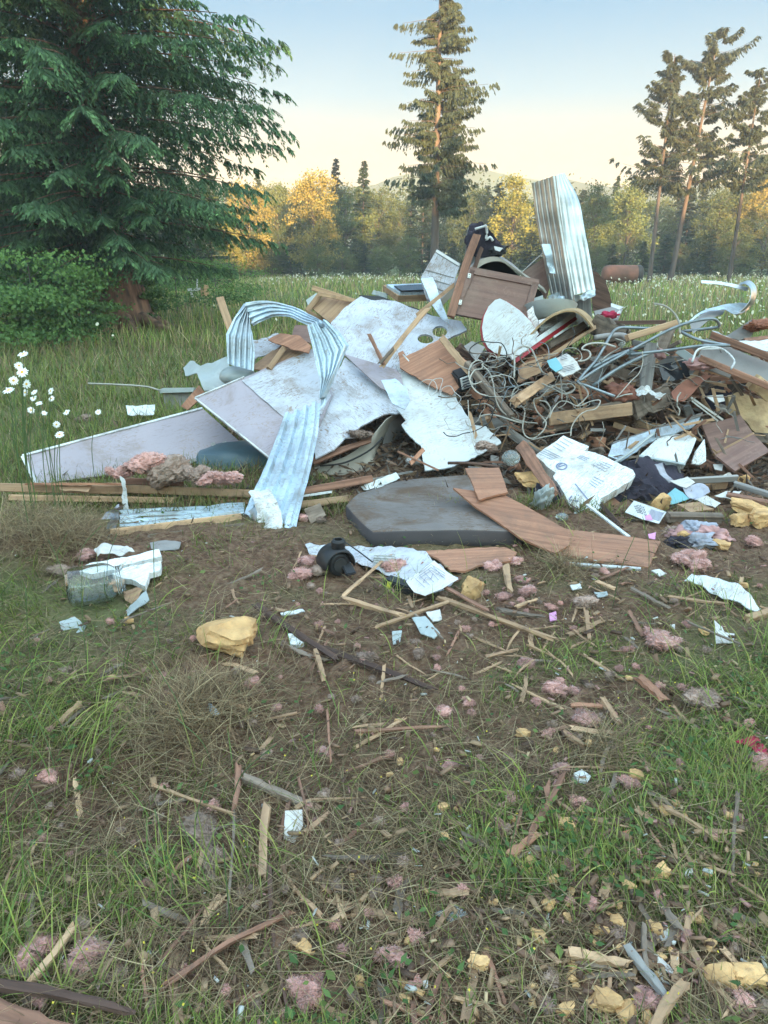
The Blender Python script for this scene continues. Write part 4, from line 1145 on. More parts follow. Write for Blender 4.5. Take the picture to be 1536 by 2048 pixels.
S('plywood_scrap', 'dark plywood scrap right under the fold of the siding', 'plywood', [(590, 650), (618, 652), (622, 672), (628, 690), (604, 678), (584, 670)], 5.5, 0, .5, .008, 'cabinet', jag=1)
S('tan_board', 'tan hardboard with a pine batten inside the siding arch', 'board', [(499, 737), (558, 690), (618, 706), (566, 738), (540, 742)], 5.36, 0, .5, .010, 'ply_tan')
pb('pine_batten', 'short pine batten on the tan hardboard', 'timber', (538, 738, 5.26), (568, 696, 5.42), 11, .03, 'lumber')
pb('insulation_roll', 'x', 'x', (485, 680, 5.5), (500, 740, 5.4), 20, .03, 'insul_dirty', split=1) if False else tuft(492, 718, 34, 'dirty grey insulation tuft behind the upright length of siding', 3, .8, 'insul_dirty', Y=5.42)

# drawer frame and plank behind the arch
fr = empty('drawer_front', W(668, 640, 5.95)); tag(fr, 'tan cabinet frame with raised pine rails standing behind the siding', 'cabinet front')
S('panel', None, None, [(622, 615), (646, 592), (722, 604), (672, 655)], 6.0, .02, .3, .010, 'ply_tan', parent=fr)
for p, q, w_ in (((614, 622), (642, 586), 10), ((640, 588), (722, 604), 8), ((614, 622), (668, 652), 7)):
    pb('rail', None, None, (*p, 5.97), (*q, 6.03), w_, .03, 'lumber', parent=fr)
pb('pine_plank', 'pine plank lying across the top of the tan cabinet frame', 'timber', (626, 576, 6.2), (706, 602, 6.12), 10, .03, 'lumber', split=.2)
S('glass_sheet', 'grey cracked pane behind the tan cabinet frame', 'pane', [(612, 600), (632, 586), (640, 592), (618, 616)], 6.15, 0, .2, .006, 'plastic_milky')

# RV window
wn = empty('trailer_window', W(812, 590, 6.2)); tag(wn, 'trailer window in a pine frame lying flat on the top of the heap', 'window')
S('wooden_frame', None, None, [(766, 570), (852, 566), (856, 590), (796, 592)], 6.2, 0, 1.1, .05, 'lumber', parent=wn)
S('metal_frame', None, None, [(773, 569), (848, 566), (852, 583), (799, 585)], 6.17, 0, 1.1, .03, 'tin_white', parent=wn)
S('pane', None, None, [(788, 571), (846, 568), (849, 579), (803, 581)], 6.13, 0, 1.1, .012, 'glass_dark', parent=wn)
pb('grey_trim', 'crumpled light trim beside the trailer window', 'trim', (748, 585, 6.3), (772, 592, 6.25), 9, .03, 'plastic_milky', split=.8)

# white block of siding, boards, cabinet door, arch
wb = S('siding_block', 'white planked wall section tilted on the crown of the heap', 'wall section', [(842, 554), (872, 502), (919, 532), (910, 560), (888, 600), (872, 612), (855, 596)], 5.95, .02, .15, .05, 'board_white', warp=.004)
edge_strip(wb, (872, 502), (919, 531), 6, 'tin_bare', 'metal_lip')
for k in range(3): edge_strip(wb, (852 + k * 4, 540 + k * 16), (908 - k * 5, 556 + k * 15), 1.6, 'lumber_grey', 'groove', lift=.002, th=.003)
S('flashing', 'bent bluish flashing hanging from the white planked section', 'flashing', [(842, 556), (866, 552), (878, 590), (900, 650), (884, 640), (862, 606)], 5.8, 0, .2, .004, 'tin_white', warp=.03, wf=8)
S('weathered_board', 'weathered grey board end standing behind the reddish stud', 'board', [(926, 560), (932, 470), (940, 448), (954, 462), (956, 500), (944, 552)], 6.15, .0, .05, .02, 'lumber_grey', jag=.8)
pb('wood_stud', 'long reddish stud leaning left of the brown cabinet door', 'timber', (902, 632, 5.62), (953, 472, 5.85), 15, .04, 'lumber_red', split=.35, bend=.01)
pb('wood_stud', 'thin dark stud beside the reddish one', 'timber', (925, 600, 5.72), (962, 500, 5.9), 8, .03, 'lumber_dark', split=.5)
pb('pine_batten', 'pale batten crossing from the cut-out board up to the arch trim', 'timber', (836, 628, 5.5), (905, 572, 5.75), 7, .02, 'lumber', split=.5)
cd = S('cabinet_door', 'brown cabinet door with two brass hinges leaning near the top of the heap', 'cabinet door', [(938, 535), (1079, 562), (1052, 656), (902, 628)], 5.68, .0, .12, .02, 'cabinet')
for p, q, w_ in (((940, 541), (1077, 567), 13), ((944, 540), (908, 624), 13), ((1071, 566), (1046, 650), 13), ((905, 622), (1050, 650), 11)):
    edge_strip(cd, p, q, w_, 'cabinet', 'rail', lift=.006, th=.012)
mw = PMW[cd.name]; n_ = mw.to_3x3().col[2].normalized()
for hx, hy in ((938, 553), (920, 606)):
    r = ray(hx, hy); q = Vector((0, 0, H)) + r * (n_.dot(mw.translation - Vector((0, 0, H))) / n_.dot(r))
    h_ = box_part('hinge', cd, mw.inverted() @ q + Vector((0, 0, .018)), (.022, .036, .008), 'steel', bev=.15)
    for dz in (-.009, .009): box_part('screw', h_, Vector((0, dz, .005)), (.006, .006, .004), 'black_plastic', bev=.2)
ar = empty('wheel_arch', W(990, 600, 6.0)); tag(ar, 'curved trim of a wheel arch rising behind the brown cabinet door', 'wheel arch')
AP = [(876, 606, 5.85), (905, 575, 5.88), (938, 538, 5.9), (965, 518, 5.95), (995, 514, 6.0), (1022, 530, 6.0), (1050, 552, 5.98), (1085, 578, 5.92)]
ribbon('outer_lip', None, None, AP, [(a + 6, b_ + 9, c) for a, b_, c in AP], 'beige_vinyl', parent=ar, cols=4, th=.02)
ribbon('arch_skin', None, None, [(a, b_ + .5, c + .02) for a, b_, c in AP], [(a - 2, b_ - 6, c + .45) for a, b_, c in AP], 'vinyl_grey', parent=ar, cols=6, th=.01, crumple=.01)
S('shade_sheet', None, None, [(905, 580), (945, 545), (975, 522), (1000, 520), (1045, 556), (1090, 590), (1060, 640), (920, 630)], 6.25, 0, .1, .02, 'rubber', parent=ar, warp=.04)  # dark sheet standing for the shaded hollow behind the arch
put('black_bag', 'crumpled black bag on the crown of the heap above the arch', 'bag', lump_mesh('black_bag', (.13, .10, .14), 9, .5, 2, 4, cuts=4), W(968, 492, 6.1), 'dark_cloth')
put('black_bag', 'small black lump right of the crumpled bag on the crown', 'bag', lump_mesh('black_bag', (.09, .08, .05), 19, .5, 2, 3, cuts=3), W(990, 500, 6.1), 'rubber')
cable('bent_trim', 'thin white bent trim poking up from the crown of the heap', 'trim', [(950, 458, 6.0), (968, 453, 6.0), (972, 452, 6.0), (974, 466, 6.0), (972, 480, 6.0), (980, 474, 6.0), (986, 482, 6.0)], .010, 'trim_white', n=3)
S('white_scrap', 'small white folded scrap on the crown of the heap', 'scrap', [(988, 492), (1006, 496), (1000, 503), (990, 500)], 5.98, 0, .1, .004, 'trim_white')
S('brown_board', 'dark brown board wedged between the arch and the standing tin', 'board', [(1040, 548), (1098, 508), (1104, 560), (1092, 600), (1078, 575)], 6.05, 0, .1, .015, 'cabinet')
cable('wire', 'thin wire strung from the arch to the standing tin', 'wire', [(1042, 546, 6.0), (1068, 522, 6.02), (1086, 506, 6.05)], .004, 'steel')

# standing corrugated tin
tn = empty('tin_sheet', W(1150, 640, 5.9)); tag(tn, 'tall galvanised corrugated tin sheet standing upright at the top of the heap', 'tin sheet')
ribbon('corrugated_sheet', None, None, [(1063, 367, 6.05), (1070, 420, 6.03), (1078, 470, 6.0), (1090, 535, 5.95), (1104, 600, 5.9), (1110, 622, 5.9)],
       [(1112, 351, 5.86), (1118, 402, 5.84), (1126, 460, 5.82), (1136, 520, 5.78), (1148, 590, 5.74), (1150, 606, 5.74)], 'tin_bare', ribs=5, amp=.016, cols=70, n=5, crumple=.006, cf=4, parent=tn, ribw=.5)
ribbon('folded_side', None, None, [(1112, 351, 5.862), (1118, 402, 5.842), (1126, 460, 5.822), (1136, 520, 5.782), (1148, 590, 5.742)],
       [(1127, 347, 6.1), (1157, 402, 6.06), (1168, 460, 6.0), (1180, 520, 5.96), (1190, 580, 5.92)], 'tin_bright', ribs=4, amp=.016, cols=56, n=5, crumple=.006, cf=4, parent=tn, ribw=.5)
S('torn_patch', 'torn pale lining patch', None, [(1084, 488), (1100, 488), (1139, 506), (1122, 528), (1110, 548), (1100, 545), (1094, 530)], 5.88, 0, .05, .004, 'tin_white', warp=.03, wf=8, parent=tn, jag=1.2)
S('torn_edge', 'torn curled lower edge', None, [(1098, 590), (1118, 584), (1140, 588), (1160, 592), (1176, 580), (1192, 578), (1190, 592), (1172, 600), (1150, 600), (1128, 598), (1112, 606)], 5.80, 0, .1, .006, 'tin_white', warp=.06, wf=12, parent=tn, jag=2, jstep=5)
for k in range(4):
    pb('siding_board', ('grey vertical wood board under the torn edge of the tin, %s' % ('leftmost', 'second from the left', 'third from the left', 'rightmost')[k]), 'board', (1132 + k * 14, 596, 5.92), (1134 + k * 14.5, 650 - (k == 0) * 8, 5.88), 13, .02, 'lumber_grey', split=.1, group='grey boards under the standing tin')
S('ribbed_scrap', 'ribbed pale plastic scrap between the cabinet door and the tin', 'scrap', [(1068, 596), (1086, 590), (1092, 640), (1070, 648)], 5.75, 0, .1, .006, 'plastic_milky', warp=.01)
S('membrane_flap', 'dark brown curved flap right of the standing tin', 'membrane', [(1184, 540), (1196, 545), (1212, 565), (1222, 600), (1226, 615), (1186, 622)], 6.1, 0, .05, .01, 'lumber_dark', warp=.02)
S('tan_board', 'grey tan board lying right of the dark flap', 'board', [(1188, 622), (1226, 613), (1246, 618), (1236, 640), (1195, 642)], 5.95, 0, .6, .01, 'vinyl_grey')
S('white_scrap', 'white strip scrap at the right end of the top boards', 'scrap', [(1222, 606), (1248, 614), (1238, 619), (1222, 613)], 5.9, 0, .6, .004, 'trim_white')
S('white_scrap', 'small white strip tilted behind the pipes', 'scrap', [(1226, 634), (1240, 619), (1242, 624), (1230, 640)], 5.85, 0, .4, .004, 'trim_white')
put('red_rag', 'small red rag behind the curved beige panel', 'rag', lump_mesh('red_rag', (.06, .04, .03), 4, .6, 2, 3), W(1218, 630, 5.8), 'red_fabric')

# half-round red edged table top
ht = empty('table_top', W(1010, 700, 5.2)); tag(ht, 'half-round white table top with a red rim standing on edge', 'table top')
rimpx = [(990, 600), (977, 613), (968, 632), (964, 655), (967, 678), (976, 695), (990, 706), (1008, 710), (1024, 708), (1034, 702), (1058, 690), (1078, 668), (1064, 645), (1040, 621), (1015, 604), (1000, 597)]
tp = S('top_face', None, None, rimpx, 5.35, -.10, .12, .012, 'board_clean', parent=ht)
sk = S('red_edge', None, None, [(x - 4 + (4 if x > 1010 else 0), y + (4 if x < 1010 else -1)) for x, y in rimpx], 5.40, -.10, .12, .085, 'red_plastic', parent=ht)

# curved beige panel like a tent with boards inside
tt = ribbon('bent_hardboard', 'beige curved hardboard forming a hood over split boards', 'curved panel',
       [(1040, 690, 5.3), (1066, 662, 5.28), (1095, 636, 5.25), (1125, 622, 5.22), (1152, 622, 5.2), (1172, 636, 5.2), (1186, 655, 5.2)],
       [(1030, 694, 5.7), (1060, 664, 5.72), (1092, 634, 5.75), (1128, 616, 5.8), (1156, 616, 5.8), (1178, 630, 5.8), (1196, 655, 5.8)], 'osb', cols=8, th=.012)
pb('white_trim', 'long white trim running under the curved beige panel', 'trim', (1022, 716, 5.05), (1150, 628, 5.5), 9, .012, 'trim_white')
pb('red_strip', 'dark red strip between the white trims in the hood', 'trim', (1030, 722, 5.07), (1152, 636, 5.5), 8, .012, 'red_plastic')
pb('white_trim', 'shorter white trim beside the dark red strip', 'trim', (1108, 674, 5.25), (1154, 644, 5.45), 4, .012, 'trim_white')
S('plywood_scrap', 'broad reddish plywood slope below the curved hood', 'plywood', [(1036, 735), (1110, 672), (1160, 648), (1180, 655), (1090, 728), (1060, 752), (1040, 765)], 5.35, 0, .4, .01, 'ply', warp=.015, jag=1.2)
pb('wood_lath', 'long pale lath along the lower edge of the reddish plywood slope', 'timber', (1075, 728, 5.1), (1188, 656, 5.3), 7, .02, 'lumber', split=.5)
pb('timber_offcut', 'split grey timber inside the curved hood', 'timber', (1100, 690, 5.3), (1166, 652, 5.42), 14, .04, 'lumber_old', split=.6)
S('plywood_scrap', 'small upright orange plywood piece below the hood', 'plywood', [(1044, 728), (1086, 712), (1082, 745), (1034, 766)], 5.0, 0, .15, .01, 'ply_tan', jag=.8)
# bowl and block
mwb = Matrix.Translation(W(1100, 640, 5.65)) @ Matrix.Rotation(-.35, 4, 'X')
revolve('plastic_bowl', [(0, 0), (.10, .0), (.17, .05), (.20, .10), (.195, .10), (.165, .055), (.09, .01), (0, .01)], 'plastic_milky', mw=mwb)
tag(bpy.data.objects[[o.name for o in bpy.data.objects if o.name.startswith('plastic_bowl')][0]], 'wide milky plastic bowl behind the half-round table top', 'bowl')
S('foam_block', 'white foam block beside the milky bowl', 'foam', [(1078, 640), (1114, 632), (1116, 646), (1080, 662)], 5.42, 0, .4, .05, 'styrofoam')
S('white_funnel', 'white plastic corner piece right of the table top', 'scrap', [(1054, 622), (1066, 612), (1070, 630), (1086, 655), (1070, 668), (1058, 645)], 5.45, 0, .1, .02, 'styrofoam', warp=.02)

# ------------------------------------------------ centre
F_b = S('fibreglass_sheet', 'big bright white torn panel standing in the middle of the heap', 'panel',
        [(792, 731), (826, 724), (855, 711), (868, 722), (886, 755), (906, 782), (928, 822), (944, 848), (972, 852), (1003, 885), (968, 904), (930, 922), (905, 934), (850, 941), (846, 922), (842, 892), (816, 868), (803, 850), (812, 842), (793, 820), (818, 802), (806, 768)],
        4.9, .0, .38, .012, 'board_clean', warp=.012, jag=1.6, jstep=7)
cable('wire', 'thin grey wire loops curling over the big white torn panel', 'wire', [(835, 772, 4.96), (850, 760, 4.96), (868, 762, 4.95), (874, 780, 4.9), (862, 792, 4.88), (857, 776, 4.9), (866, 760, 4.96), (885, 758, 4.97), (880, 780, 4.9), (883, 796, 4.86)], .0025, 'steel', n=6)
cable('wire', 'thin grey wire hoop on the right edge of the white torn panel', 'wire', [(882, 800, 4.85), (884, 778, 4.92), (900, 772, 4.92), (910, 785, 4.88), (922, 798, 4.84), (905, 818, 4.78), (893, 806, 4.82), (915, 802, 4.83)], .0025, 'steel', n=6)
cable('wire', 'thin wire hanging down the lower right of the white torn panel', 'wire', [(936, 800, 4.8), (938, 840, 4.7), (942, 870, 4.62), (950, 898, 4.55), (955, 906, 4.5)], .0025, 'cable_white', n=6)
cable('wire', 'short hooked wire at the bottom of the white torn panel', 'wire', [(950, 860, 4.62), (948, 880, 4.57), (958, 890, 4.54), (966, 888, 4.54)], .0022, 'cable_white', n=6)
S('plywood_scrap', 'reddish brown plywood sheet behind the top of the white torn panel', 'plywood', [(796, 706), (806, 701), (812, 712), (876, 680), (886, 677), (906, 700), (940, 726), (930, 760), (904, 790), (860, 770), (800, 735)], 5.22, 0, .35, .010, 'ply', jag=1.2, jstep=10)
pb('white_splinter', 'white sliver on the reddish plywood', 'splinter', (806, 709, 5.05), (818, 722, 5.02), 2.5, .004, 'trim_white')
pb('timber_offcut', 'yellowish split timber on the right edge of the reddish plywood', 'timber', (884, 676, 5.28), (936, 740, 5.05), 13, .03, 'lumber', split=.6)
S('grey_board', 'small grey board right of the yellowish split timber', 'board', [(928, 692), (944, 682), (970, 694), (952, 722)], 5.3, 0, .4, .01, 'vinyl_grey')
pb('fence_pole', 'weathered round pole slanting down through the cables', 'pole', (935, 728, 5.05), (1022, 834, 4.75), 17, .06, 'lumber_old', split=.3, bev=.42)
bx = empty('vent_box', W(930, 760, 5.0)); tag(bx, 'black box with a white slotted face beside the torn panel', 'box')
mbx = Matrix.Translation(W(928, 758, 5.12)) @ Matrix.Rotation(.25, 4, 'Z') @ Matrix.Rotation(-.3, 4, 'Y') @ Matrix.Rotation(.25, 4, 'X')
loc_ = PMW[bx.name].inverted() @ mbx
o_ = box_part('housing', bx, Vector((0, 0, 0)), (.13, .14, .12), 'black_plastic'); o_.matrix_local = loc_
o_ = box_part('slotted_face', bx, Vector((0, 0, 0)), (.085, .012, .085), 'trim_white'); o_.matrix_local = loc_ @ Matrix.Translation((-.01, -.074, .012))
for k in range(4):
    o2 = box_part('slot', o_, Vector((0, -.007, -.03 + k * .02)), (.062, .004, .008), 'ink')
# beige curved vinyl
ribbon('curved_wallboard', 'beige vinyl wall panel bent in an S below the scratched white board', 'panel',
       [(626, 936, 4.72), (668, 922, 4.74), (706, 904, 4.78), (744, 872, 4.84), (770, 842, 4.9), (800, 822, 5.0)],
       [(618, 972, 4.62), (664, 968, 4.64), (712, 960, 4.68), (742, 950, 4.74), (758, 900, 4.98), (792, 862, 5.2)], 'beige_vinyl', cols=14, th=.006, crumple=.01)
ribbon('curved_wallboard', 'shaded back of the bent beige panel curling to the right', 'panel',
       [(800, 822, 5.02), (808, 850, 5.1), (806, 880, 5.12), (790, 925, 5.0)], [(770, 850, 4.98), (768, 880, 4.96), (762, 905, 4.92), (742, 948, 4.8)], 'vinyl_grey', cols=8, th=.006)  # the beige panel's back, its shade put into a darker grey
cable('trim_bead', 'dark beading lying along the beige bent panel', 'trim', [(640, 932, 4.66), (690, 925, 4.68), (740, 900, 4.76), (765, 875, 4.82)], .006, 'rubber')
tuft(718, 868, 60, 'long grey brown insulation roll stuffed under the scratched white board', 5, .35, 'insul_dirty', Y=4.75, elong=.4, yaw=.5)
# dark tank behind the lumber
tk = put('plastic_tank', 'dark blue green plastic tank half hidden below the mauve wall board', 'tank', lump_mesh('plastic_tank', (.36, .22, .20), 12, .06, 1, 4, .3), W(478, 936, 5.02), 'teal_plastic')

# ------------------------------------------------ lumber at the left foot
LG = 'pine lengths stacked at the left foot of the heap'
pb('pine_stud', 'long pine stud, topmost of the stack at the left foot of the heap', 'timber', (-30, 974, 4.12), (250, 980, 4.15), 18, .04, 'lumber', group=LG, nseg=12, split=.04)
pb('pine_stud', 'long pine stud running right to the corrugated strip', 'timber', (238, 977, 4.17), (510, 988, 4.15), 17, .04, 'lumber', group=LG, nseg=12, split=.05)
pb('pine_stud', 'lower pine stud under the topmost one, cut square at its right end', 'timber', (20, 995, 4.08), (350, 1001, 4.10), 13, .04, 'lumber', group=LG, nseg=12, split=.03)
pb('wood_plank', 'brown plank lying on the studs under the pink insulation', 'timber', (246, 962, 4.25), (366, 966, 4.25), 14, .03, 'lumber_red', split=.2)
pb('plywood_strip', 'thin torn veneer strip on top of the long studs', 'veneer', (60, 968, 4.08), (245, 968, 4.08), 5, .05, 'ply', split=.5)
S('plywood_scrap', 'small tan veneer flap on the topmost pine stud', 'plywood', [(112, 971), (184, 971), (176, 984), (122, 980)], 4.06, 0, .4, .004, 'ply_tan', jag=1)
pb('pine_stud', 'reddish stud running right behind the corrugated strip', 'timber', (584, 987, 4.15), (742, 958, 4.45), 16, .04, 'lumber_red', split=.1)
pb('pine_stud', 'short thick pine offcut right of the corrugated strip', 'timber', (598, 1010, 4.02), (692, 998, 4.12), 15, .05, 'lumber', split=.3)
pb('wood_lath', 'long thin lath reaching from the studs to the mattress', 'timber', (590, 1000, 4.3), (820, 944, 4.6), 5, .012, 'lumber_grey', split=.4, bend=.01)
pb('wood_plank', 'brown plank behind the mattress corner', 'timber', (690, 985, 4.5), (800, 952, 4.65), 10, .02, 'lumber_red', split=.3)
S('plywood_strip', 'reddish plywood strip in the gap under the studs', 'plywood', [(350, 1000), (500, 990), (500, 1008), (330, 1022)], 4.12, 0, .5, .008, 'ply', jag=1)
ribbon('metal_siding', 'white ribbed siding lying under the studs at the left foot', 'siding', [(240, 1022, 3.98), (320, 1018, 4.0), (400, 1016, 4.0), (490, 1008, 4.03)], [(240, 1060, 3.72), (320, 1052, 3.76), (400, 1042, 3.82), (488, 1026, 3.92)], 'tin_white', ribs=4, amp=.018, cols=32, crumple=.008)
ribbon('metal_sheet', 'grey crumpled metal sheet curling up beside the ribbed siding', 'metal sheet', [(238, 1008, 4.0), (240, 1030, 3.9), (232, 1056, 3.72), (212, 1086, 3.52)], [(200, 1040, 3.85), (186, 1058, 3.75), (176, 1070, 3.64), (180, 1088, 3.53)], 'tin_bare', cols=10, crumple=.03)
pb('pine_stud', 'pine stud with a chipped edge below the ribbed siding', 'timber', (222, 1066, 3.66), (482, 1034, 3.88), 17, .04, 'lumber', split=.12)
pb('wood_plank', 'red brown board in the grass below the studs', 'timber', (160, 1052, 3.78), (236, 1030, 3.95), 10, .02, 'lumber_red', split=.3)
pb('wood_plank', 'dark damp board under the chipped pine stud', 'timber', (300, 1075, 3.6), (486, 1052, 3.78), 14, .03, 'lumber_old', split=.3)
# pink insulation on the studs
for i, (x, y, w_, lb, m_) in enumerate(((236, 944, 52, 'pink insulation tuft at the left end of the row on the studs', 'insul_pink'), (290, 928, 84, 'large pink insulation tuft topmost on the studs', 'insul_pink'),
        (330, 950, 90, 'grey pink insulation tuft low in the middle of the studs', 'insul_dirty'), (392, 948, 60, 'grey insulation tuft right of the middle on the studs', 'insul_dirty'), (432, 958, 72, 'ragged insulation tuft at the right end of the row on the studs', 'insul_pink'))):
    tuft(x, y, w_ * 1.35, lb, 20 + i, .62, m_, Y=4.12, elong=.6, group='insulation lying on the studs', yaw=.2)
S('hanging_strip', 'peeling white and pink strip hanging over the studs', 'strip', [(240, 952), (250, 958), (256, 1000), (258, 1018), (248, 1020), (244, 990), (246, 975)], 4.0, 0, .05, .004, 'trim_white', warp=.03, jag=1.5, jstep=5)
S('bag_scrap', 'white crumpled wrapper leaning on the lath behind the mattress', 'scrap', [(722, 972), (792, 944), (800, 957), (742, 982), (728, 981)], 4.42, 0, .3, .006, 'trim_white', warp=.02, wf=16)
pb('trim_bead', 'white bead of trim right of the corrugated strip', 'trim', (600, 993, 4.1), (662, 984, 4.2), 5, .008, 'trim_white', split=.3)
tuft(606, 1036, 34, 'pink tuft beside the lower end of the corrugated strip', 31, .9, 'insul_pink', Y=3.86)
tuft(642, 1040, 30, 'dirty tuft between the strip and the mattress', 32, .7, 'insul_dirty', Y=3.84)
S('timber_block', 'broken block of wood left of the mattress', 'timber', [(608, 1018), (640, 1006), (652, 1030), (622, 1048)], 3.88, 0, .2, .06, 'lumber_old', jag=1.2)

# ------------------------------------------------ the mattress
def mattress():
    e = empty('mattress', G(880, 1080)); tag(e, 'grey mud-streaked mattress lying flat in front of the heap', 'mattress')
    outl = [(692, 1006), (716, 978), (800, 950), (850, 940), (960, 938), (1016, 985), (1076, 1046), (900, 1052), (746, 1057)]
    h = .105; P = [G(x, y, h) for x, y in outl]
    for p in P: p.z = h + .01
    # resample and round the outline
    n = len(P); ring = []
    for i in range(n):
        a, b, c, d = P[i - 1], P[i], P[(i + 1) % n], P[(i + 2) % n]
        for t in (0, .2, .4, .6, .8):
            lin = b.lerp(c, t); cm = .5 * ((2 * b) + (-a + c) * t + (2 * a - 5 * b + 4 * c - d) * t * t + (-a + 3 * b - 3 * c + d) * t ** 3)
            ring.append(lin.lerp(cm, .04))
    ctr = sum(ring, Vector()) / len(ring); k = len(ring)
    V = []; F = []
    def add(scale, z, sink=0):
        for q in ring:
            v = ctr + (q - ctr) * scale; V.append((v.x, v.y, z + .012 * noise.noise(v * 4) + sink))
    prof = [(.0 + .12 * j, h) for j in range(1, 8)] + [(.96, h), (.985, h - .001), (.998, h - .006), (1.0, h - .014), (1.004, h * .55), (1.0, .04), (.985, .012), (.95, 0)]
    for s_, z in prof: add(s_, z)
    V.append((ctr.x, ctr.y, h)); ci = len(V) - 1
    for i in range(k): F.append((ci, i, (i + 1) % k))
    for j in range(len(prof) - 1):
        for i in range(k): F.append((j * k + i, j * k + k + i, j * k + k + (i + 1) % k, j * k + (i + 1) % k))
    j = len(prof) - 1
    F.append(tuple(j * k + i for i in range(k))[::-1])
    me = pydata('mattress_cover', V, F, True)
    o = link('cover', me, M['mattress_top'], e, Matrix.Translation((0, 0, .0)))
    side = [f for f in me.polygons]
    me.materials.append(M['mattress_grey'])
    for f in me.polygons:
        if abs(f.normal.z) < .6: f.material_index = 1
    # piping round the upper edge
    arr = np.array([[(ctr + (q - ctr) * .998).x, (ctr + (q - ctr) * .998).y, h - .012 + .012 * noise.noise(q * 4)] for q in ring + ring[:1]])
mattress()
# ============================================================ THE HEAP, right half
# strong beams and boards
pb('timber_beam', 'thick brown beam lying under the cables, pale wood on its face', 'timber', (1092, 850, 4.85), (1296, 806, 5.0), 34, .09, 'lumber_old', split=.25)
pb('timber_beam', 'tan face of a broken beam right of the cables', 'timber', (1100, 838, 4.78), (1262, 818, 4.86), 26, .03, 'lumber', split=.2)
pb('timber_offcut', 'splintered pale block end sticking out of the cables', 'timber', (1032, 802, 4.6), (1098, 757, 4.95), 19, .07, 'lumber', split=.6)
pb('timber_offcut', 'pine board end rising above the bent pipes', 'timber', (1254, 676, 5.05), (1352, 646, 5.15), 13, .05, 'lumber', split=.15)
pb('wood_post', 'weathered grey post standing upright among the pipes', 'timber', (1290, 786, 5.05), (1302, 690, 5.15), 24, .07, 'lumber_grey', split=.2)
pb('wood_post', 'short dark post behind the upright grey one', 'timber', (1322, 700, 5.3), (1340, 655, 5.35), 22, .06, 'lumber_old', split=.3)
pb('wood_plank', 'dark plank lying level behind the pipes', 'timber', (1222, 646, 5.7), (1330, 644, 5.7), 8, .04, 'lumber_dark', split=.1)
pb('timber_offcut', 'dark root-like stump behind the pipes', 'timber', (1190, 650, 5.5), (1245, 672, 5.4), 36, .08, 'lumber_old', split=1)
pb('timber_beam', 'splintery brown beam end over the white long panel', 'timber', (1270, 822, 4.95), (1330, 792, 5.0), 40, .09, 'lumber_old', split=.9)
S('white_rag', 'torn white lining on the end of the splintery beam', 'scrap', [(1272, 778), (1292, 772), (1308, 780), (1330, 790), (1318, 800), (1300, 788), (1278, 792)], 4.88, 0, .2, .006, 'board_clean', warp=.05, wf=14, jag=2, jstep=5)
# cabinet carcass at the right edge
pb('pine_rail', 'long brown rail slanting down to the right edge of the heap', 'timber', (1422, 670, 5.1), (1560, 722, 4.95), 15, .05, 'lumber_red', split=.1)
pb('pine_rail', 'lower brown rail under the grey board at the right edge', 'timber', (1400, 716, 4.95), (1560, 782, 4.75), 13, .05, 'lumber_red', split=.1)
S('grey_board', 'grey board between the two brown rails at the right edge', 'board', [(1412, 676), (1545, 728), (1545, 768), (1396, 716)], 5.06, 0, .25, .012, 'vinyl_grey', warp=.005)
S('white_sheet', 'pale blue sheet lying along the upper brown rail', 'sheet', [(1424, 662), (1436, 664), (1470, 680), (1500, 684), (1560, 682), (1560, 706), (1520, 696), (1476, 692)], 5.2, 0, .9, .006, 'board_clean', warp=.03, jag=1)
pb('trim_bead', 'bent white metal strip over the rails', 'trim', (1400, 698, 4.85), (1442, 697, 4.85), 3, .01, 'trim_white')
cable('bent_trim', 'bent pale trim hooking down over the lower rail', 'trim', [(1384, 724, 4.8), (1398, 698, 4.84), (1440, 696, 4.86), (1468, 720, 4.8), (1462, 738, 4.74)], .007, 'trim_white', n=4)
S('plank_end', 'brown board end beyond the grey board', 'board', [(1488, 676), (1560, 668), (1560, 686), (1494, 688)], 5.3, 0, .5, .02, 'lumber_red')
S('grey_tarp', 'grey flap of tarpaulin rising at the right edge', 'tarp', [(1452, 670), (1478, 655), (1502, 642), (1512, 648), (1504, 672), (1480, 678)], 5.5, 0, .3, .008, 'vinyl_grey', warp=.05, wf=5)
tuft(1520, 652, 66, 'rust orange crumpled cloth at the right edge of the heap', 41, .5, 'tarp_orange', Y=5.45, name='crumpled_cloth', cat='cloth', elong=.7)
# curled metal flashing
cf_ = empty('curled_flashing', W(1440, 640, 5.3)); tag(cf_, 'curled white and grey metal flashing looping up at the right', 'flashing')
ribbon('upper_strip', None, None, [(1403, 560, 5.5), (1440, 563, 5.5), (1470, 568, 5.5), (1498, 575, 5.48)], [(1403, 566, 5.46), (1440, 569, 5.46), (1468, 575, 5.46), (1494, 582, 5.44)], 'board_clean', cols=4, parent=cf_)
ribbon('curl', None, None, [(1484, 566, 5.5), (1500, 562, 5.5), (1512, 574, 5.48), (1512, 596, 5.45), (1500, 616, 5.4), (1484, 626, 5.36)], [(1478, 570, 5.36), (1492, 568, 5.34), (1502, 580, 5.32), (1500, 600, 5.3), (1486, 618, 5.28), (1470, 630, 5.26)], 'tin_bare', cols=10, ribs=2, amp=.008, parent=cf_)
ribbon('lower_strip', None, None, [(1376, 643, 5.15), (1408, 620, 5.25), (1440, 612, 5.32), (1472, 606, 5.38), (1498, 609, 5.4)], [(1378, 646, 5.15), (1412, 623, 5.22), (1444, 619, 5.26), (1470, 629, 5.22), (1490, 622, 5.3)], 'tin_white', cols=10, crumple=.012, parent=cf_)
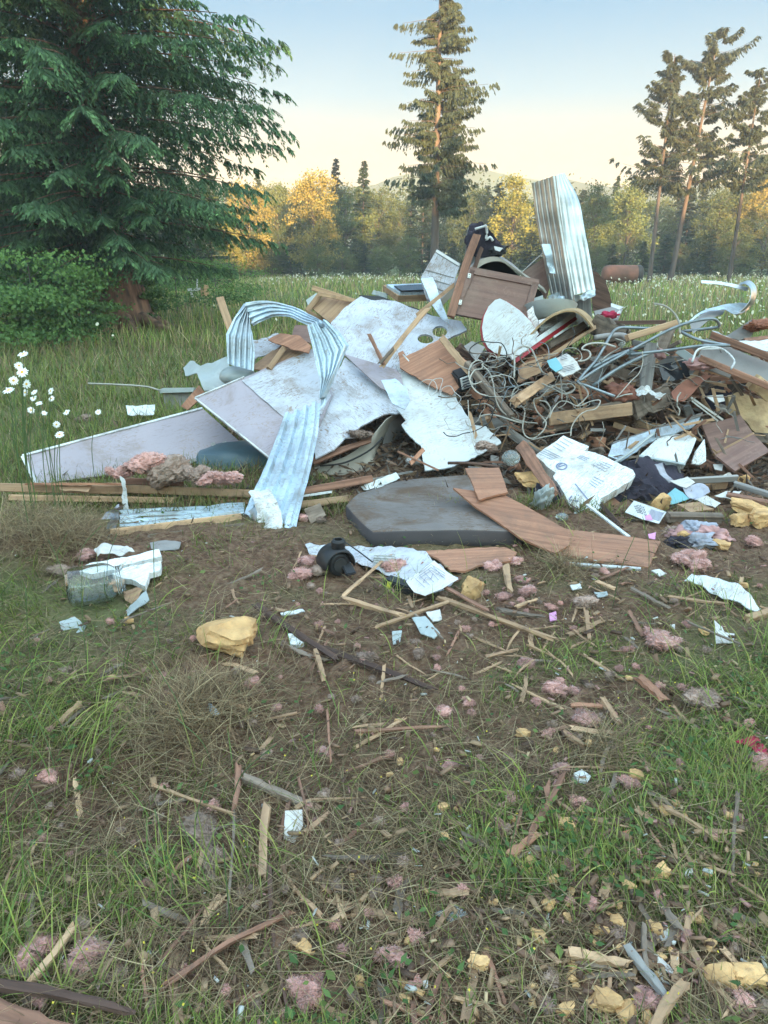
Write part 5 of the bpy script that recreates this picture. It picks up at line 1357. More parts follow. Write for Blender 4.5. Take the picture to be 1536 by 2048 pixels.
ribbon('grey_back', None, None, [(1380, 648, 5.2), (1412, 624, 5.3), (1450, 620, 5.38)], [(1386, 668, 5.1), (1418, 640, 5.2), (1446, 628, 5.32)], 'vinyl_grey', cols=6, parent=cf_)

# bed frame tubing
pf = empty('pipe_frame', W(1155, 762, 4.9)); tag(pf, 'bent grey steel tube frame sprawling over the right of the heap', 'tube frame')
def pipe(pts, r=.0098, name='tube', m='pipe_grey', n=5): return cable(name, None, None, pts, r, m, parent=pf, n=n, res=9)
pipe([(1154, 765, 4.85), (1170, 745, 4.9), (1191, 722, 4.97), (1208, 695, 5.03), (1222, 670, 5.1), (1232, 659, 5.12), (1248, 655, 5.15), (1300, 657, 5.2)])
pipe([(1156, 764, 4.86), (1200, 735, 4.9), (1265, 699, 4.95), (1330, 664, 5.0), (1368, 648, 5.02), (1400, 640, 5.05), (1426, 638, 5.06), (1436, 644, 5.08), (1438, 652, 5.1), (1425, 656, 5.12), (1363, 663, 5.15)])
pipe([(1262, 709, 4.88), (1340, 700, 4.88), (1400, 692, 4.88), (1459, 691, 4.9)])
pipe([(1154, 764, 4.84), (1190, 778, 4.8), (1230, 793, 4.76)])
pipe([(1362, 664, 5.1), (1400, 680, 5.0), (1458, 691, 4.92)], .010)
pipe([(1180, 738, 4.95), (1230, 712, 4.98), (1290, 690, 5.0)], .011)
pipe([(1185, 772, 4.9), (1240, 735, 4.92), (1300, 706, 4.95)], .012)
box_part('joint', pf, PMW[pf.name].inverted() @ W(1262, 706, 4.90), (.05, .05, .05), 'pipe_grey', bev=.3)
box_part('joint', pf, PMW[pf.name].inverted() @ W(1243, 690, 4.98), (.035, .05, .035), 'steel', bev=.3)
cable('plastic_hose', 'dark grey hose lying level behind the tube frame', 'hose', [(1188, 676, 5.3), (1215, 672, 5.3), (1245, 671, 5.3), (1256, 680, 5.25)], .022, 'vinyl_grey', n=5)
cable('plastic_hose', 'pale bent hose arching from the tube frame', 'hose', [(1308, 607, 5.15), (1330, 612, 5.12), (1348, 626, 5.1), (1358, 645, 5.08), (1360, 668, 5.05)], .007, 'cable_white', n=6)

# cables: grey white loops
CG = 'loose cables tangled in the middle of the heap'
q3 = lambda L_, Yb=4.78: [(880 + x / 3.84, 560 + y / 3.84, Yb + dz) for x, y, dz in L_]
cb = [
 ('stiff white cable arching in front of the half-round table top', [(570, 750, 0), (572, 640, .05), (575, 560, .1), (610, 520, .12), (650, 510, .14), (700, 530, .14), (735, 600, .12), (760, 660, .1), (790, 710, .08), (830, 730, .1)], .008),
 ('white cable coil over the top of the round pole', [(365, 890, .0), (300, 870, .05), (250, 820, .1), (222, 740, .15), (235, 660, .18), (280, 620, .2), (325, 630, .2), (320, 680, .18), (270, 690, .16), (240, 730, .12), (230, 770, .1), (260, 800, .08), (320, 780, .08)], .0065),
 ('long white cable following the round pole down', [(320, 650, .2), (380, 710, .15), (410, 800, .1), (430, 920, .02), (480, 1010, -.02), (560, 1060, -.04), (650, 1090, -.04), (750, 1100, -.02)], .006),
 ('pale cable making the biggest loop below the broken block', [(540, 970, 0), (560, 860, .03), (600, 820, .05), (680, 790, .05), (760, 790, .04), (860, 830, .02), (950, 872, 0), (1020, 850, 0), (1035, 825, .02), (1000, 802, .04), (900, 805, .05), (830, 840, .04), (770, 900, 0), (720, 920, -.02), (740, 1000, -.06), (790, 1060, -.08), (815, 1100, -.1), (790, 1160, -.12), (720, 1215, -.14), (660, 1200, -.13), (635, 1140, -.12), (645, 1060, -.1), (650, 1000, -.08), (620, 960, -.06)], .0065),
 ('short cable hook right of the biggest loop', [(760, 925, -.04), (820, 940, -.05), (850, 1000, -.06), (830, 1050, -.08), (790, 1100, -.1)], .006),
 ('cable hanging straight below the magazine', [(925, 730, .05), (932, 800, 0), (936, 860, -.04), (936, 920, -.06)], .006),
 ('cable forming a pointed loop across the beam', [(1003, 1200, -.2), (1015, 1120, -.18), (1070, 1040, -.16), (1130, 1005, -.14), (1195, 990, -.13), (1230, 940, -.12), (1215, 922, -.11), (1150, 935, -.1), (1060, 968, -.1), (980, 935, -.08), (920, 935, -.07), (870, 990, -.08), (840, 1060, -.1)], .0055),
 ('pale cable curving behind the magazine', [(1060, 625, .12), (1120, 615, .14), (1155, 580, .16), (1140, 545, .2), (1090, 530, .22), (1120, 500, .24), (1180, 486, .25), (1260, 488, .25), (1350, 515, .22)], .009),
 ('cable lying left of the broken block', [(300, 1050, -.05), (360, 1035, -.05), (440, 1042, -.06), (560, 1080, -.1), (640, 1100, -.1)], .008),
 ('thin cable arching over the low timber', [(240, 960, .05), (300, 955, .05), (350, 950, .04), (400, 975, .02), (440, 1020, 0)], .005),
 ('loose cable end crossing right of the beam end', [(700, 1230, -.16), (780, 1210, -.16), (900, 1185, -.16), (1000, 1170, -.15)], .005)]
for lb, pts, r in cb: cable('cable', lb, 'cable', q3(pts), r * .72, 'cable_white', group=CG, n=6, res=7)
q4 = lambda L_, Yb=4.85: [(1130 + x / 3.783, 540 + y / 3.783, Yb + dz) for x, y, dz in L_]
for lb, pts, r in (('thin cord hanging from the tube frame down to the beam', [(585, 615, 0), (588, 700, 0), (560, 780, -.03), (500, 840, -.06), (430, 920, -.1), (380, 975, -.12)], .004),
                   ('white cable loop low at the left of the tube frame', [(0, 870, -.1), (40, 862, -.1), (75, 890, -.12), (50, 925, -.14), (0, 945, -.15)], .0065),
                   ('white cable at the foot of the tube frame', [(95, 850, -.02), (150, 890, -.06), (175, 940, -.1), (140, 990, -.12), (90, 1030, -.14)], .005),
                   ('white cable branch lying towards the red cloth', [(385, 968, -.14), (450, 945, -.15), (510, 938, -.15)], .006),
                   ('pale cable winding behind the upright post', [(270, 690, .1), (330, 640, .15), (400, 600, .16), (450, 560, .18), (440, 540, .2), (380, 520, .2)], .007)):
    cable('cable', lb, 'cable', q4(pts), r * .75, 'cable_white', group=CG, n=6, res=7)
# many thin wires and roots in the tangle
rg = random.Random(5)
for k in range(80):
    x0 = rg.uniform(935, 1120) if k % 2 else rg.uniform(1120, 1460); y0 = rg.uniform(700, 880); Yk = rg.uniform(4.75, 5.1) - (y0 - 780) * .002
    pts = []
    a = rg.uniform(0, 6.28); x, y = x0, y0
    for j in range(6):
        pts.append((x, y, Yk + rg.uniform(-.03, .03))); a += rg.uniform(-.9, .9); x += math.cos(a) * rg.uniform(8, 18); y += math.sin(a) * rg.uniform(6, 12)
    cable('root', 'thin brown root or wire in the tangle of cables', 'root', pts, rg.uniform(.002, .005), rg.choice(['lumber_old', 'lumber_grey', 'cable_white', 'lumber_old']), group='thin roots and wires in the tangle', n=4, res=5)

for k in range(24):
    x = rg.uniform(945, 1150); y = rg.uniform(700, 830); Yk = rg.uniform(4.8, 5.0); a = rg.uniform(0, 6.28); pts = []
    tr_ = rg.choice([-1, 1]) * rg.uniform(.25, .7)
    for j in range(11):
        pts.append((x, y, Yk + rg.uniform(-.04, .04) - (y - 760) * .0015)); a += tr_ + rg.uniform(-.5, .5); x += math.cos(a) * rg.uniform(10, 22); y += math.sin(a) * rg.uniform(7, 15)
    cable('cable', 'thin stray wire looping through the tangle of cables', 'cable', pts, rg.uniform(.0018, .0036), rg.choice(['cable_white', 'pipe_grey', 'cable_white', 'rubber']), group='thin stray wires in the tangle', n=4, res=5)
# the magazine
mg = S('magazine', 'torn open magazine with a teal cover lying on the cables', 'magazine', [(1094, 722), (1134, 706), (1152, 722), (1162, 738), (1146, 746), (1126, 754), (1106, 738)], 4.75, 0, .4, .008, 'paper', warp=.012, wf=20)
S('cover', None, None, [(1094, 721), (1112, 714), (1122, 728), (1126, 736), (1112, 744), (1100, 734)], 4.7, 0, .4, .004, 'paper_teal', parent=mg, on=(mg, .014), warp=.004)
strokes(mg, [[(1124, 738 + k * 3), (1146 + k, 732 + k * 3)] for k in range(4)] + [[(1120, 714 + k * 3), (1134, 709 + k * 3.5)] for k in range(4)], mg, 'ink', .004, lift=.014)
# styrofoam board
sf = S('styrofoam_board', 'thick white printed styrofoam board broken at its corners', 'foam board',
       [(1071, 910), (1127, 871), (1152, 882), (1178, 893), (1168, 902), (1190, 905), (1206, 911), (1240, 928), (1266, 940), (1271, 950), (1262, 962), (1230, 980), (1202, 996), (1206, 1008), (1204, 1016), (1176, 1024), (1150, 1036), (1130, 990), (1106, 952), (1112, 946), (1098, 936)],
       4.25, .0, .42, .065, 'styrofoam', jag=1.0, jstep=7)
pl = [[(1105 + 7 * k, 892 - 5 * k), (1124 + 7 * k, 903 - 5 * k)] for k in range(4)] + [[(1077 + 4 * k, 908 - 3 * k), (1105 + 5 * k, 920 - 2 * k)] for k in range(4)]
pl += [[(1154 + 3 * k, 915 - 2 * k), (1170 + 4 * k, 922 - 2 * k)] for k in range(3)] + [[(1186 + 6 * k, 930 - 2 * k), (1208 + 6 * k, 942 - 3 * k)] for k in range(4)] + [[(1178 + 3 * k, 966 - 4 * k), (1192 + 5 * k, 976 - 4 * k)] for k in range(4)]
strokes(sf, pl, sf, 'ink_blue', .0042, 'printed_lines', .003)
cx_, cy_ = 1123, 933
circ = [(cx_ + 10.5 * math.cos(a), cy_ + 6.5 * math.sin(a)) for a in np.linspace(0, 2 * math.pi, 22)]
strokes(sf, [circ, [(1115, 935), (1131, 930)], [(1116, 932), (1124, 927)]], sf, 'ink_blue', .009, 'printed_mark', .003)
strokes(sf, [[(1144, 992), (1138, 1000), (1150, 1002), (1158, 1003)], [(1155, 991), (1158, 991)], [(1150, 968), (1176, 1000)]], sf, 'ink_blue', .008, 'pen_marks', .003)
pb('split_timber', 'red brown splintered timber leaning left of the styrofoam board', 'timber', (1044, 893, 4.5), (1104, 984, 4.08), 28, .05, 'lumber_red', split=.8, taper=.75)
pb('split_timber', 'thin red splinter under the styrofoam board', 'splinter', (1204, 1010, 4.02), (1240, 1052, 3.75), 9, .02, 'lumber_dark', split=.5)
S('plywood_scrap', 'brown plywood scrap under the lower corner of the styrofoam', 'plywood', [(1150, 1030), (1205, 1010), (1220, 988), (1240, 1005), (1236, 1020), (1190, 1036)], 4.12, 0, .5, .012, 'ply', jag=1)
gb('trim_strip', 'white trim strip pointing down right from the styrofoam board', 'trim', (1172, 1030, .06), (1258, 1074), 7, .01, 'trim_white', lift=.03)
gb('trim_strip', 'white trim strip lying in front of the bent plywood', 'trim', (1126, 1127), (1282, 1138), 7, .012, 'trim_white', lift=.02)
# clear bottle and bag under it
put('plastic_bag', 'crumpled clear plastic bag left of the styrofoam board', 'bag', lump_mesh('plastic_bag', (.045, .035, .12), 33, .5, 2.2, 4), W(1082, 1004, 4.0), 'plastic_milky', (.5, .3, 0))
put('plastic_cup', 'small round clear cup beside the bent plywood', 'cup', lump_mesh('plastic_cup', (.035, .03, .022), 34, .15, 2, 3), W(1124, 1034, 3.85), 'plastic_clear')
put('dark_cloth', 'dark purple cloth stuffed under the styrofoam board', 'cloth', lump_mesh('dark_cloth', (.12, .08, .09), 35, .5, 2, 4), W(1104, 1000, 4.2), 'dark_cloth')
foam(1060, 958, 64, 'tan fibrous foam block left of the styrofoam board', .45, 36, Y=4.35)
tuft(970, 893, 54, 'yellow brown fibrous lump at the corner of the white torn panel', 37, .55, 'insul_dirty', Y=4.5)
bt = put('plastic_bottle', 'clear round bottle end beside the fibrous lump', 'bottle', lump_mesh('plastic_bottle', (.055, .055, .05), 38, .05, 1, 3), W(1022, 916, 4.38), 'plastic_clear')
cable('stick', 'dark bent stick lying across the foot of the white torn panel', 'stick', [(896, 926, 4.5), (930, 926, 4.45), (965, 929, 4.4), (1000, 934, 4.38)], .010, 'lumber_dark', n=4, res=6)
tuft(826, 920, 44, 'white furry scrap at the foot of the white torn panel', 39, .6, 'styrofoam', Y=4.55)
pb('splinter', 'thin reddish splinter across the white furry scrap', 'splinter', (800, 905, 4.45), (872, 938, 4.4), 4, .008, 'lumber_red', split=.4)
pb('splinter', 'short red brown offcut on the white furry scrap', 'splinter', (822, 926, 4.42), (846, 900, 4.5), 9, .01, 'ply', split=.5)

# bent plywood plank in front
gp = S('plywood_plank', 'long orange brown plywood plank broken into a bend in front of the heap', 'plywood', [(906, 975), (960, 984), (1000, 976), (1012, 990), (1135, 1058), (1140, 1090), (1110, 1107), (1040, 1074), (996, 1044), (948, 1012)], 3.60, -.03, .50, .012, 'ply', warp=.008, jag=.7, jedges=[0, 1])
S('broken_end', None, None, [(1133, 1058), (1230, 1069), (1321, 1083), (1309, 1108), (1298, 1134), (1200, 1121), (1110, 1107)], 3.36, 0, .75, .012, 'ply', parent=gp, warp=.004)
S('plywood_plank', 'short upright plywood plank across the corner of the mattress', 'plywood', [(930, 936), (998, 935), (1006, 956), (1016, 984), (990, 990), (958, 1000), (944, 965)], 3.88, 0, .55, .012, 'ply', jag=.6)

# long pale panels at right
lp = S('aluminium_panel', 'long pale panel with torn facing pointing up to the right', 'wall sheet', [(1216, 912), (1224, 890), (1300, 860), (1404, 828), (1398, 840), (1388, 852), (1345, 868), (1322, 872), (1290, 890), (1266, 906), (1241, 922), (1228, 916)], 4.72, .02, .45, .012, 'tin_white', warp=.01, jag=1.2)
pb('timber_edge', 'grey wooden edge along the top of the long pale panel', 'timber', (1226, 888, 4.72), (1402, 829, 4.95), 7, .03, 'lumber_grey', split=.3)
wp = S('white_door', 'thick white foam cored door leaf lying on the right of the heap', 'door', [(1279, 911), (1322, 870), (1384, 868), (1393, 878), (1382, 905), (1370, 928), (1330, 924)], 4.66, 0, .48, .045, 'board_clean')
edge_strip(wp, (1278, 913), (1370, 930), 6, 'plastic_milky', 'edge_band')
S('white_scrap', 'white triangular foam scrap right of the white door leaf', 'scrap', [(1392, 902), (1409, 878), (1412, 904), (1412, 922), (1400, 930), (1384, 927)], 4.55, 0, .2, .02, 'styrofoam')
cable('trim_strip', 'pale double trim crossing the long pale panel', 'trim', [(1226, 928, 4.5), (1260, 905, 4.56), (1290, 880, 4.66), (1320, 858, 4.8)], .010, 'plastic_milky', n=3)
# brown hinged box
bb = S('cabinet_leaf', 'brown cabinet leaf folded open, upper half, at the right of the heap', 'cabinet leaf', [(1404, 850), (1462, 836), (1480, 829), (1506, 866), (1428, 908)], 4.85, .03, .4, .016, 'cabinet')
S('cabinet_leaf', 'brown cabinet leaf folded open, lower half, at the right of the heap', 'cabinet leaf', [(1430, 910), (1507, 868), (1540, 902), (1470, 942)], 4.6, .03, .45, .016, 'cabinet')
pb('pine_lip', 'pale wooden lip between the two brown cabinet leaves', 'timber', (1427, 909, 4.66), (1506, 867, 4.82), 5, .02, 'lumber')
S('osb_slab', 'tan chipboard slab at the right edge of the heap', 'board', [(1456, 790), (1480, 782), (1512, 798), (1560, 802), (1560, 905), (1520, 880), (1498, 850), (1470, 820), (1458, 830)], 5.05, 0, .2, .05, 'osb', warp=.02, jag=1.5)
pb('timber_offcut', 'tan crumbling block above the chipboard slab', 'timber', (1508, 765, 4.9), (1560, 800, 4.85), 30, .06, 'osb', split=.7)
S('rust_sheet', 'rust red curved sheet behind the white door leaf', 'metal sheet', [(1343, 783), (1362, 766), (1392, 756), (1430, 747), (1404, 766), (1384, 788), (1370, 800), (1350, 802)], 4.95, 0, .3, .006, 'rust_sheet', warp=.05, wf=5)
S('cardboard_flap', 'tan torn flap above the rust red sheet', 'scrap', [(1352, 774), (1385, 748), (1402, 728), (1396, 750), (1372, 766)], 5.05, 0, .2, .006, 'ply_tan', warp=.02)
pb('trim_bead', 'thin pale bead below the rust red sheet', 'trim', (1382, 795, 4.9), (1446, 840, 4.75), 4, .01, 'cable_white')
pb('trim_bead', 'second thin bead under the rust red sheet', 'trim', (1384, 802, 4.88), (1436, 842, 4.74), 3, .01, 'cable_white')
S('dark_box', 'dark cavity wall of a cabinet behind the chipboard slab', 'board', [(1396, 790), (1440, 760), (1468, 790), (1466, 840), (1436, 842)], 5.3, 0, .1, .02, 'dark_cloth')
S('grey_fan', 'grey ribbed plate inside the dark cabinet', 'plate', [(1410, 792), (1446, 789), (1450, 802), (1430, 806)], 5.1, 0, .2, .01, 'tin_bare')
pb('grey_trough', 'pale grey gutter slanting behind the tube frame', 'gutter', (1356, 700, 5.2), (1412, 738, 5.1), 15, .03, 'plastic_milky')
pb('grey_trough', 'long grey rail under the gutter', 'rail', (1396, 728, 5.05), (1460, 752, 5.0), 9, .03, 'vinyl_grey')
put('red_cloth', 'red brown cloth bundle under the tube frame', 'cloth', lump_mesh('red_cloth', (.10, .07, .06), 43, .5, 2, 4), W(1242, 785, 4.98), 'rust_sheet')
put('pink_cloth', 'small pink cloth knot on the upright grey post', 'cloth', lump_mesh('pink_cloth', (.035, .03, .035), 44, .5, 2, 3), W(1320, 708, 4.98), 'cloth_pink')
put('pink_cloth', 'faded pink cloth draped over the grey rail', 'cloth', lump_mesh('pink_cloth', (.10, .05, .035), 45, .5, 2, 4), W(1404, 728, 4.96), 'cloth_pink')
S('glass_sheet', 'dark grey pane behind the upright grey post', 'pane', [(1316, 730), (1370, 718), (1380, 752), (1346, 762), (1326, 760)], 5.25, 0, .2, .006, 'glass_dark')

# the floor of the right side: dark cloth, wood and papers
put('dark_bag', 'dark purple bin bag slumped under the white door leaf', 'bag', lump_mesh('dark_bag', (.26, .20, .14), 46, .45, 1.8, 4, cuts=3), W(1290, 960, 4.55), 'dark_cloth')
put('dark_bag', 'dark blue cloth heap beside the styrofoam board corner', 'cloth', lump_mesh('dark_bag', (.16, .12, .12), 47, .45, 1.8, 4, cuts=3), W(1252, 990, 4.3), 'dark_cloth')
S('timber_flap', 'pointed grey brown board standing in front of the dark bag', 'board', [(1256, 958), (1270, 966), (1280, 992), (1268, 985)], 4.25, 0, .1, .015, 'lumber_old')
S('mottled_scrap', 'mottled lilac fabric scrap hanging from the door leaf corner', 'cloth', [(1308, 930), (1324, 926), (1336, 950), (1348, 962), (1338, 966), (1320, 950)], 4.35, 0, .2, .008, 'cloth_grey', warp=.03, wf=12)
foam(1320, 1006, 46, 'tan foam wedge standing left of the teal card', .8, 51, elong=.4)
def paper(px, label, outline, m='paper', lift=.04, gx=0, gy=.25, warp=.012, th=.003, name='paper_sheet', cat='paper', **k):
    return S(name, label, cat, outline, ('g', lift), gx, gy, th, m, warp=warp, wf=10, **k)
paper(0, 'teal card lying in the middle of the scattered papers', [(1330, 992), (1350, 976), (1366, 984), (1378, 998), (1352, 1006), (1342, 1008)], 'paper_teal', .06, name='card', cat='card', gy=.4)
paper(0, 'cream folded sheet above the teal card', [(1338, 962), (1362, 955), (1376, 952), (1390, 965), (1372, 976)], 'paper', .12, gy=.5, warp=.02)
paper(0, 'white envelope right of the teal card', [(1392, 998), (1414, 990), (1442, 1005), (1430, 1016), (1410, 1010)], 'paper', .06, gy=.4)
paper(0, 'grey checked sheet crumpled below the cream one', [(1366, 976), (1394, 968), (1412, 966), (1420, 984), (1398, 994), (1380, 994)], 'cloth_grey', .08, gy=.4, warp=.03)
paper(0, 'white sheet lying farthest right among the papers', [(1430, 990), (1452, 982), (1484, 980), (1468, 1000), (1448, 994)], 'paper', .05, gy=.4, warp=.02)
paper(0, 'small white scrap under the brown cabinet leaf', [(1426, 928), (1446, 930), (1444, 942), (1430, 938)], 'paper', .12, gy=.5)
paper(0, 'white crumpled scrap above the pine offcut', [(1446, 952), (1460, 947), (1468, 956), (1452, 958)], 'paper', .08, gy=.5, warp=.03)
pc = paper(0, 'postcard with handwriting and a grey stamp lying left of the clothes', [(1250, 1024), (1268, 1001), (1300, 1012), (1333, 1024), (1318, 1047), (1284, 1038)], 'trim_white', .05, gy=.35, warp=0, name='postcard', cat='postcard')
strokes(pc, [[(1268 + 2 * a, 1012 + 4 * a + (i % 2) * 2), (1272 + 2 * a + 4, 1011 + 4 * a + 3 - (i % 2) * 3)] for a in range(4) for i in range(2)] +
        [[(1276 + 7 * j + i * 1.5, 1010 + 3 * j + i * 5), (1280 + 7 * j + i * 1.5, 1014 + 3 * j + i * 5), (1281 + 7 * j + i * 1.5, 1010 + 3 * j + i * 5)] for j in range(2) for i in range(4)], pc, 'ink', .0028, 'handwriting', .002)
S('stamp', None, None, [(1302, 1018), (1328, 1026), (1318, 1042), (1296, 1034)], 0, 0, 0, .0015, 'cloth_grey', parent=pc, on=(pc, .002))
S('pink_patch', None, None, [(1290, 1032), (1300, 1028), (1306, 1040), (1292, 1040)], 0, 0, 0, .0015, 'pink_card', parent=pc, on=(pc, .0035))
gb('pine_offcut', 'pine offcut lying behind the papers', 'timber', (1404, 972), (1450, 968), 14, .05, 'lumber', lift=.05)
gb('pine_offcut', 'long grey plank lying behind the pine offcut', 'timber', (1376, 962), (1474, 956), 7, .04, 'lumber_grey', lift=.10)
gb('pine_offcut', 'brown square timber lying in front of the papers', 'timber', (1336, 1034), (1440, 1036), 17, .05, 'lumber_old', lift=.04, split=.1)
S('plywood_scrap', 'pointed tan plywood in front of the teal card', 'plywood', [(1354, 1008), (1398, 1004), (1428, 1018), (1380, 1024)], ('g', .07), 0, .3, .01, 'ply_tan', jag=.7)
foam(1400, 1036, 22, 'small yellow foam cube on the brown square timber', .7, 52, Y=3.95)
foam(1500, 1018, 84, 'large orange foam slab at the right edge', .35, 53, elong=.5)
foam(1480, 1040, 40, 'rounded foam lump below the large orange foam slab', .7, 54)
foam(1530, 1036, 60, 'second rounded foam lump at the right edge', .7, 55)
foam(1486, 958, 30, 'small foam chunk under the brown cabinet leaf', .7, 56)
gb('wood_plank', 'brown board lying right of the papers', 'timber', (1456, 990), (1560, 1012), 14, .03, 'lumber_red', lift=.05, split=.2)
gb('wood_plank', 'pale weathered board behind the brown one at the right edge', 'timber', (1470, 968), (1560, 996), 12, .03, 'lumber_grey', lift=.08, split=.2)
# heap of clothes
for x, y, w_, m_, lb, sd_ in ((1356, 1070, 50, 'cloth_pink', 'pink sock-like cloth at the left of the clothes pile', 61), (1400, 1060, 64, 'cloth_grey', 'pale grey cloth topmost of the clothes pile', 62),
                          (1430, 1072, 60, 'cloth_pink', 'faded pink cloth in the middle of the clothes pile', 63), (1400, 1084, 60, 'cloth_grey', 'lilac cloth at the bottom of the clothes pile', 64),
                          (1352, 1086, 46, 'dark_cloth', 'dark lace cloth at the front of the clothes pile', 65), (1340, 1062, 30, 'insul_dirty', 'brown frayed cloth behind the clothes pile', 66)):
    rr = pxm(x, y) * w_ / 2
    put('garment', lb, 'clothes', lump_mesh('garment', (rr, rr * .7, rr * .5), sd_, .8, 2.0, 4), G(x, y, rr * .3), m_, (0, 0, rg.uniform(-.5, .5)), group='clothes pile')
foam(1368, 1070, 32, 'yellow foam chunk lying on the clothes pile', .6, 57, Y=3.55)
foam(1444, 1090, 38, 'yellow foam chunk right of the clothes pile', .5, 58)
tuft(1508, 1082, 44, 'pink tuft at the right edge beyond the clothes pile', 59)
paper(0, 'magenta card corner beside the end of the bent plywood', [(1296, 1068), (1312, 1064), (1310, 1080), (1298, 1078)], 'pink_card', .05, name='card', cat='card')

# broken boards filling the body of the heap
FILL = [('lumber_old', 'broken weathered board inside the heap'), ('lumber_grey', 'grey broken board inside the heap'), ('lumber_red', 'red brown broken board inside the heap'), ('lumber_dark', 'dark broken board inside the heap'), ('ply', 'strip of plywood inside the heap'), ('lumber', 'pale broken board inside the heap')]
fr_ = random.Random(42)
for k in range(190):
    x = fr_.uniform(930, 1560); y = fr_.uniform(690, 960)
    top = 655 if x > 1150 else 690
    base = 5.35 - (y - 780) * .0035
    L2 = fr_.uniform(40, 115); a = fr_.choice([fr_.uniform(-.7, .7), fr_.uniform(-.5, .2), fr_.uniform(-1.3, 1.3)])
    dx, dy = math.cos(a) * L2 / 2, -math.sin(a) * L2 / 2
    if y - abs(dy) < top: y = top + abs(dy) + 5
    mi = fr_.choices(range(6), [5, 4, 4, 2, 3, 2.5])[0]
    pb('broken_board', FILL[mi][1], 'timber', (x - dx, y - dy, base + fr_.uniform(-.18, .2)), (x + dx, y + dy, base + fr_.uniform(-.18, .2)), fr_.uniform(4, 21), fr_.uniform(.010, .05), FILL[mi][0], split=fr_.uniform(.2, 1.2), group='broken boards inside the heap: ' + FILL[mi][0].replace('lumber_', '').replace('lumber', 'pale').replace('ply', 'plywood'), nseg=5)
# deeper boards coloured darker for the shade in the gaps, also behind left boards
for k in range(46):
    x = fr_.uniform(640, 1480); y = fr_.uniform(720, 900)
    L2 = fr_.uniform(90, 190); a = fr_.uniform(-.8, .8); dx, dy = math.cos(a) * L2 / 2, -math.sin(a) * L2 / 2
    mi = fr_.choice([0, 3, 3, 1])
    pb('broken_board', FILL[mi][1], 'timber', (x - dx, y - dy, 5.75), (x + dx, y + dy, 5.75 + fr_.uniform(-.1, .1)), fr_.uniform(20, 46), .03, FILL[mi][0], split=.6, group='broken boards inside the heap: ' + FILL[mi][0].replace('lumber_', '').replace('lumber', 'pale'), nseg=4)
# thin light slivers on top
for k in range(120):
    x = fr_.uniform(930, 1540); y = fr_.uniform(700, 950); a = fr_.uniform(-1.4, 1.4); L2 = fr_.uniform(12, 50)
    dx, dy = math.cos(a) * L2 / 2, -math.sin(a) * L2 / 2; base = 5.05 - (y - 780) * .0035
    mi = fr_.choice([0, 5, 5, 2, 1])
    pb('wood_sliver', 'thin wood sliver stuck in the heap', 'splinter', (x - dx, y - dy, base), (x + dx, y + dy, base + fr_.uniform(-.1, .1)), fr_.uniform(2, 6), .006, FILL[mi][0], split=1, group='thin slivers stuck in the heap', nseg=3)
# crumbled wood and insulation dust: stuff filling the joints
def rubble():
    rng = np.random.default_rng(8)
    n = 24000
    x = rng.normal(1.45, 1.25, n); y = rng.normal(5.3, .62, n)
    kq = y > 3.9; x, y = x[kq], y[kq]; n = len(x)
    hgt = .62 * np.exp(-(((x - 1.3) / 1.7) ** 2 + ((y - 5.7) / .7) ** 2))
    P = np.stack([x, y, gz_np(x, y) + hgt * rng.uniform(.3, 1.05, n)], -1)
    D = nrm(rng.normal(0, 1, (n, 3)) * [1, 1, .5]); Wd = nrm(np.cross(D, rng.normal(0, 1, (n, 3))))
    V, F = spray_leaves(P, D, Wd, rng.uniform(.02, .14, n), rng.uniform(.006, .03, n))
    c = np.array([(.14, .09, .06), (.20, .13, .09), (.08, .055, .045), (.28, .19, .12), (.17, .15, .13)])
    col = c[rng.integers(0, 5, n)] * rng.uniform(.6, 1.3, (n, 1))
    o = link('wood_rubble', npmesh('wood_rubble', V, F, np.repeat(col, 4, 0)), M['grass_blade'])
    tag(o, 'crumbled wood and fibre between the boards of the heap', 'rubble', kind='stuff')
    # core of earth and rubbish pushed up by the machine
    me = lump_mesh('rubbish_core', (1.95, .55, .62), 77, .25, 2.2, 5)
    o = link('rubbish_core', me, mat('core', (.10, .072, .055), (.05, .038, .03), .95, 0, (9, 9, 9), bump=.8, bscale=30, vary=0), None, Matrix.Translation((1.75, 6.0, .02)))
    tag(o, 'compacted earth and shredded rubbish in the body of the heap', 'rubbish', kind='stuff')
rubble()
# ============================================================ SCATTERED IN THE FOREGROUND
GP = paper
gs = S('vinyl_sheet', 'muddy white vinyl sheet lying in front of the mattress', 'sheet', [(610, 1090), (620, 1083), (640, 1092), (670, 1090), (700, 1086), (748, 1092), (800, 1094), (852, 1106), (880, 1128), (890, 1148), (916, 1158), (902, 1172), (862, 1190), (832, 1180), (790, 1150), (740, 1135), (690, 1125), (618, 1108)], ('g', .03), 0, .10, .003, 'board_white', warp=.03, wf=7, jag=1.5)
dp = S('drawing_sheet', 'large paper with line drawing lying on the vinyl sheet', 'paper', [(812, 1162), (842, 1140), (868, 1120), (892, 1140), (917, 1158), (884, 1178), (850, 1192), (828, 1184)], ('g', .075), 0, .12, .002, 'paper', warp=.006, wf=4)
strokes(dp, [[(830 + 9 * k, 1160 - 6 * k), (850 + 9 * k, 1178 - 5 * k)] for k in range(5)] + [[(838, 1150 + 5 * k), (862, 1132 + 6 * k), (890, 1150 + 5 * k)] for k in range(3)] + [[(846, 1168), (852, 1158), (862, 1160), (866, 1150)]], dp, 'ink_blue', .0028, 'drawing_lines', .008)
S('plywood_sheet', 'reddish plywood sheet lying flat between the mattress and the foam chunk', 'plywood', [(846, 1102), (930, 1097), (1008, 1094), (1034, 1104), (1020, 1122), (960, 1130), (930, 1142), (900, 1140), (880, 1120)], ('g', .03), 0, .05, .010, 'ply', jag=1.2)
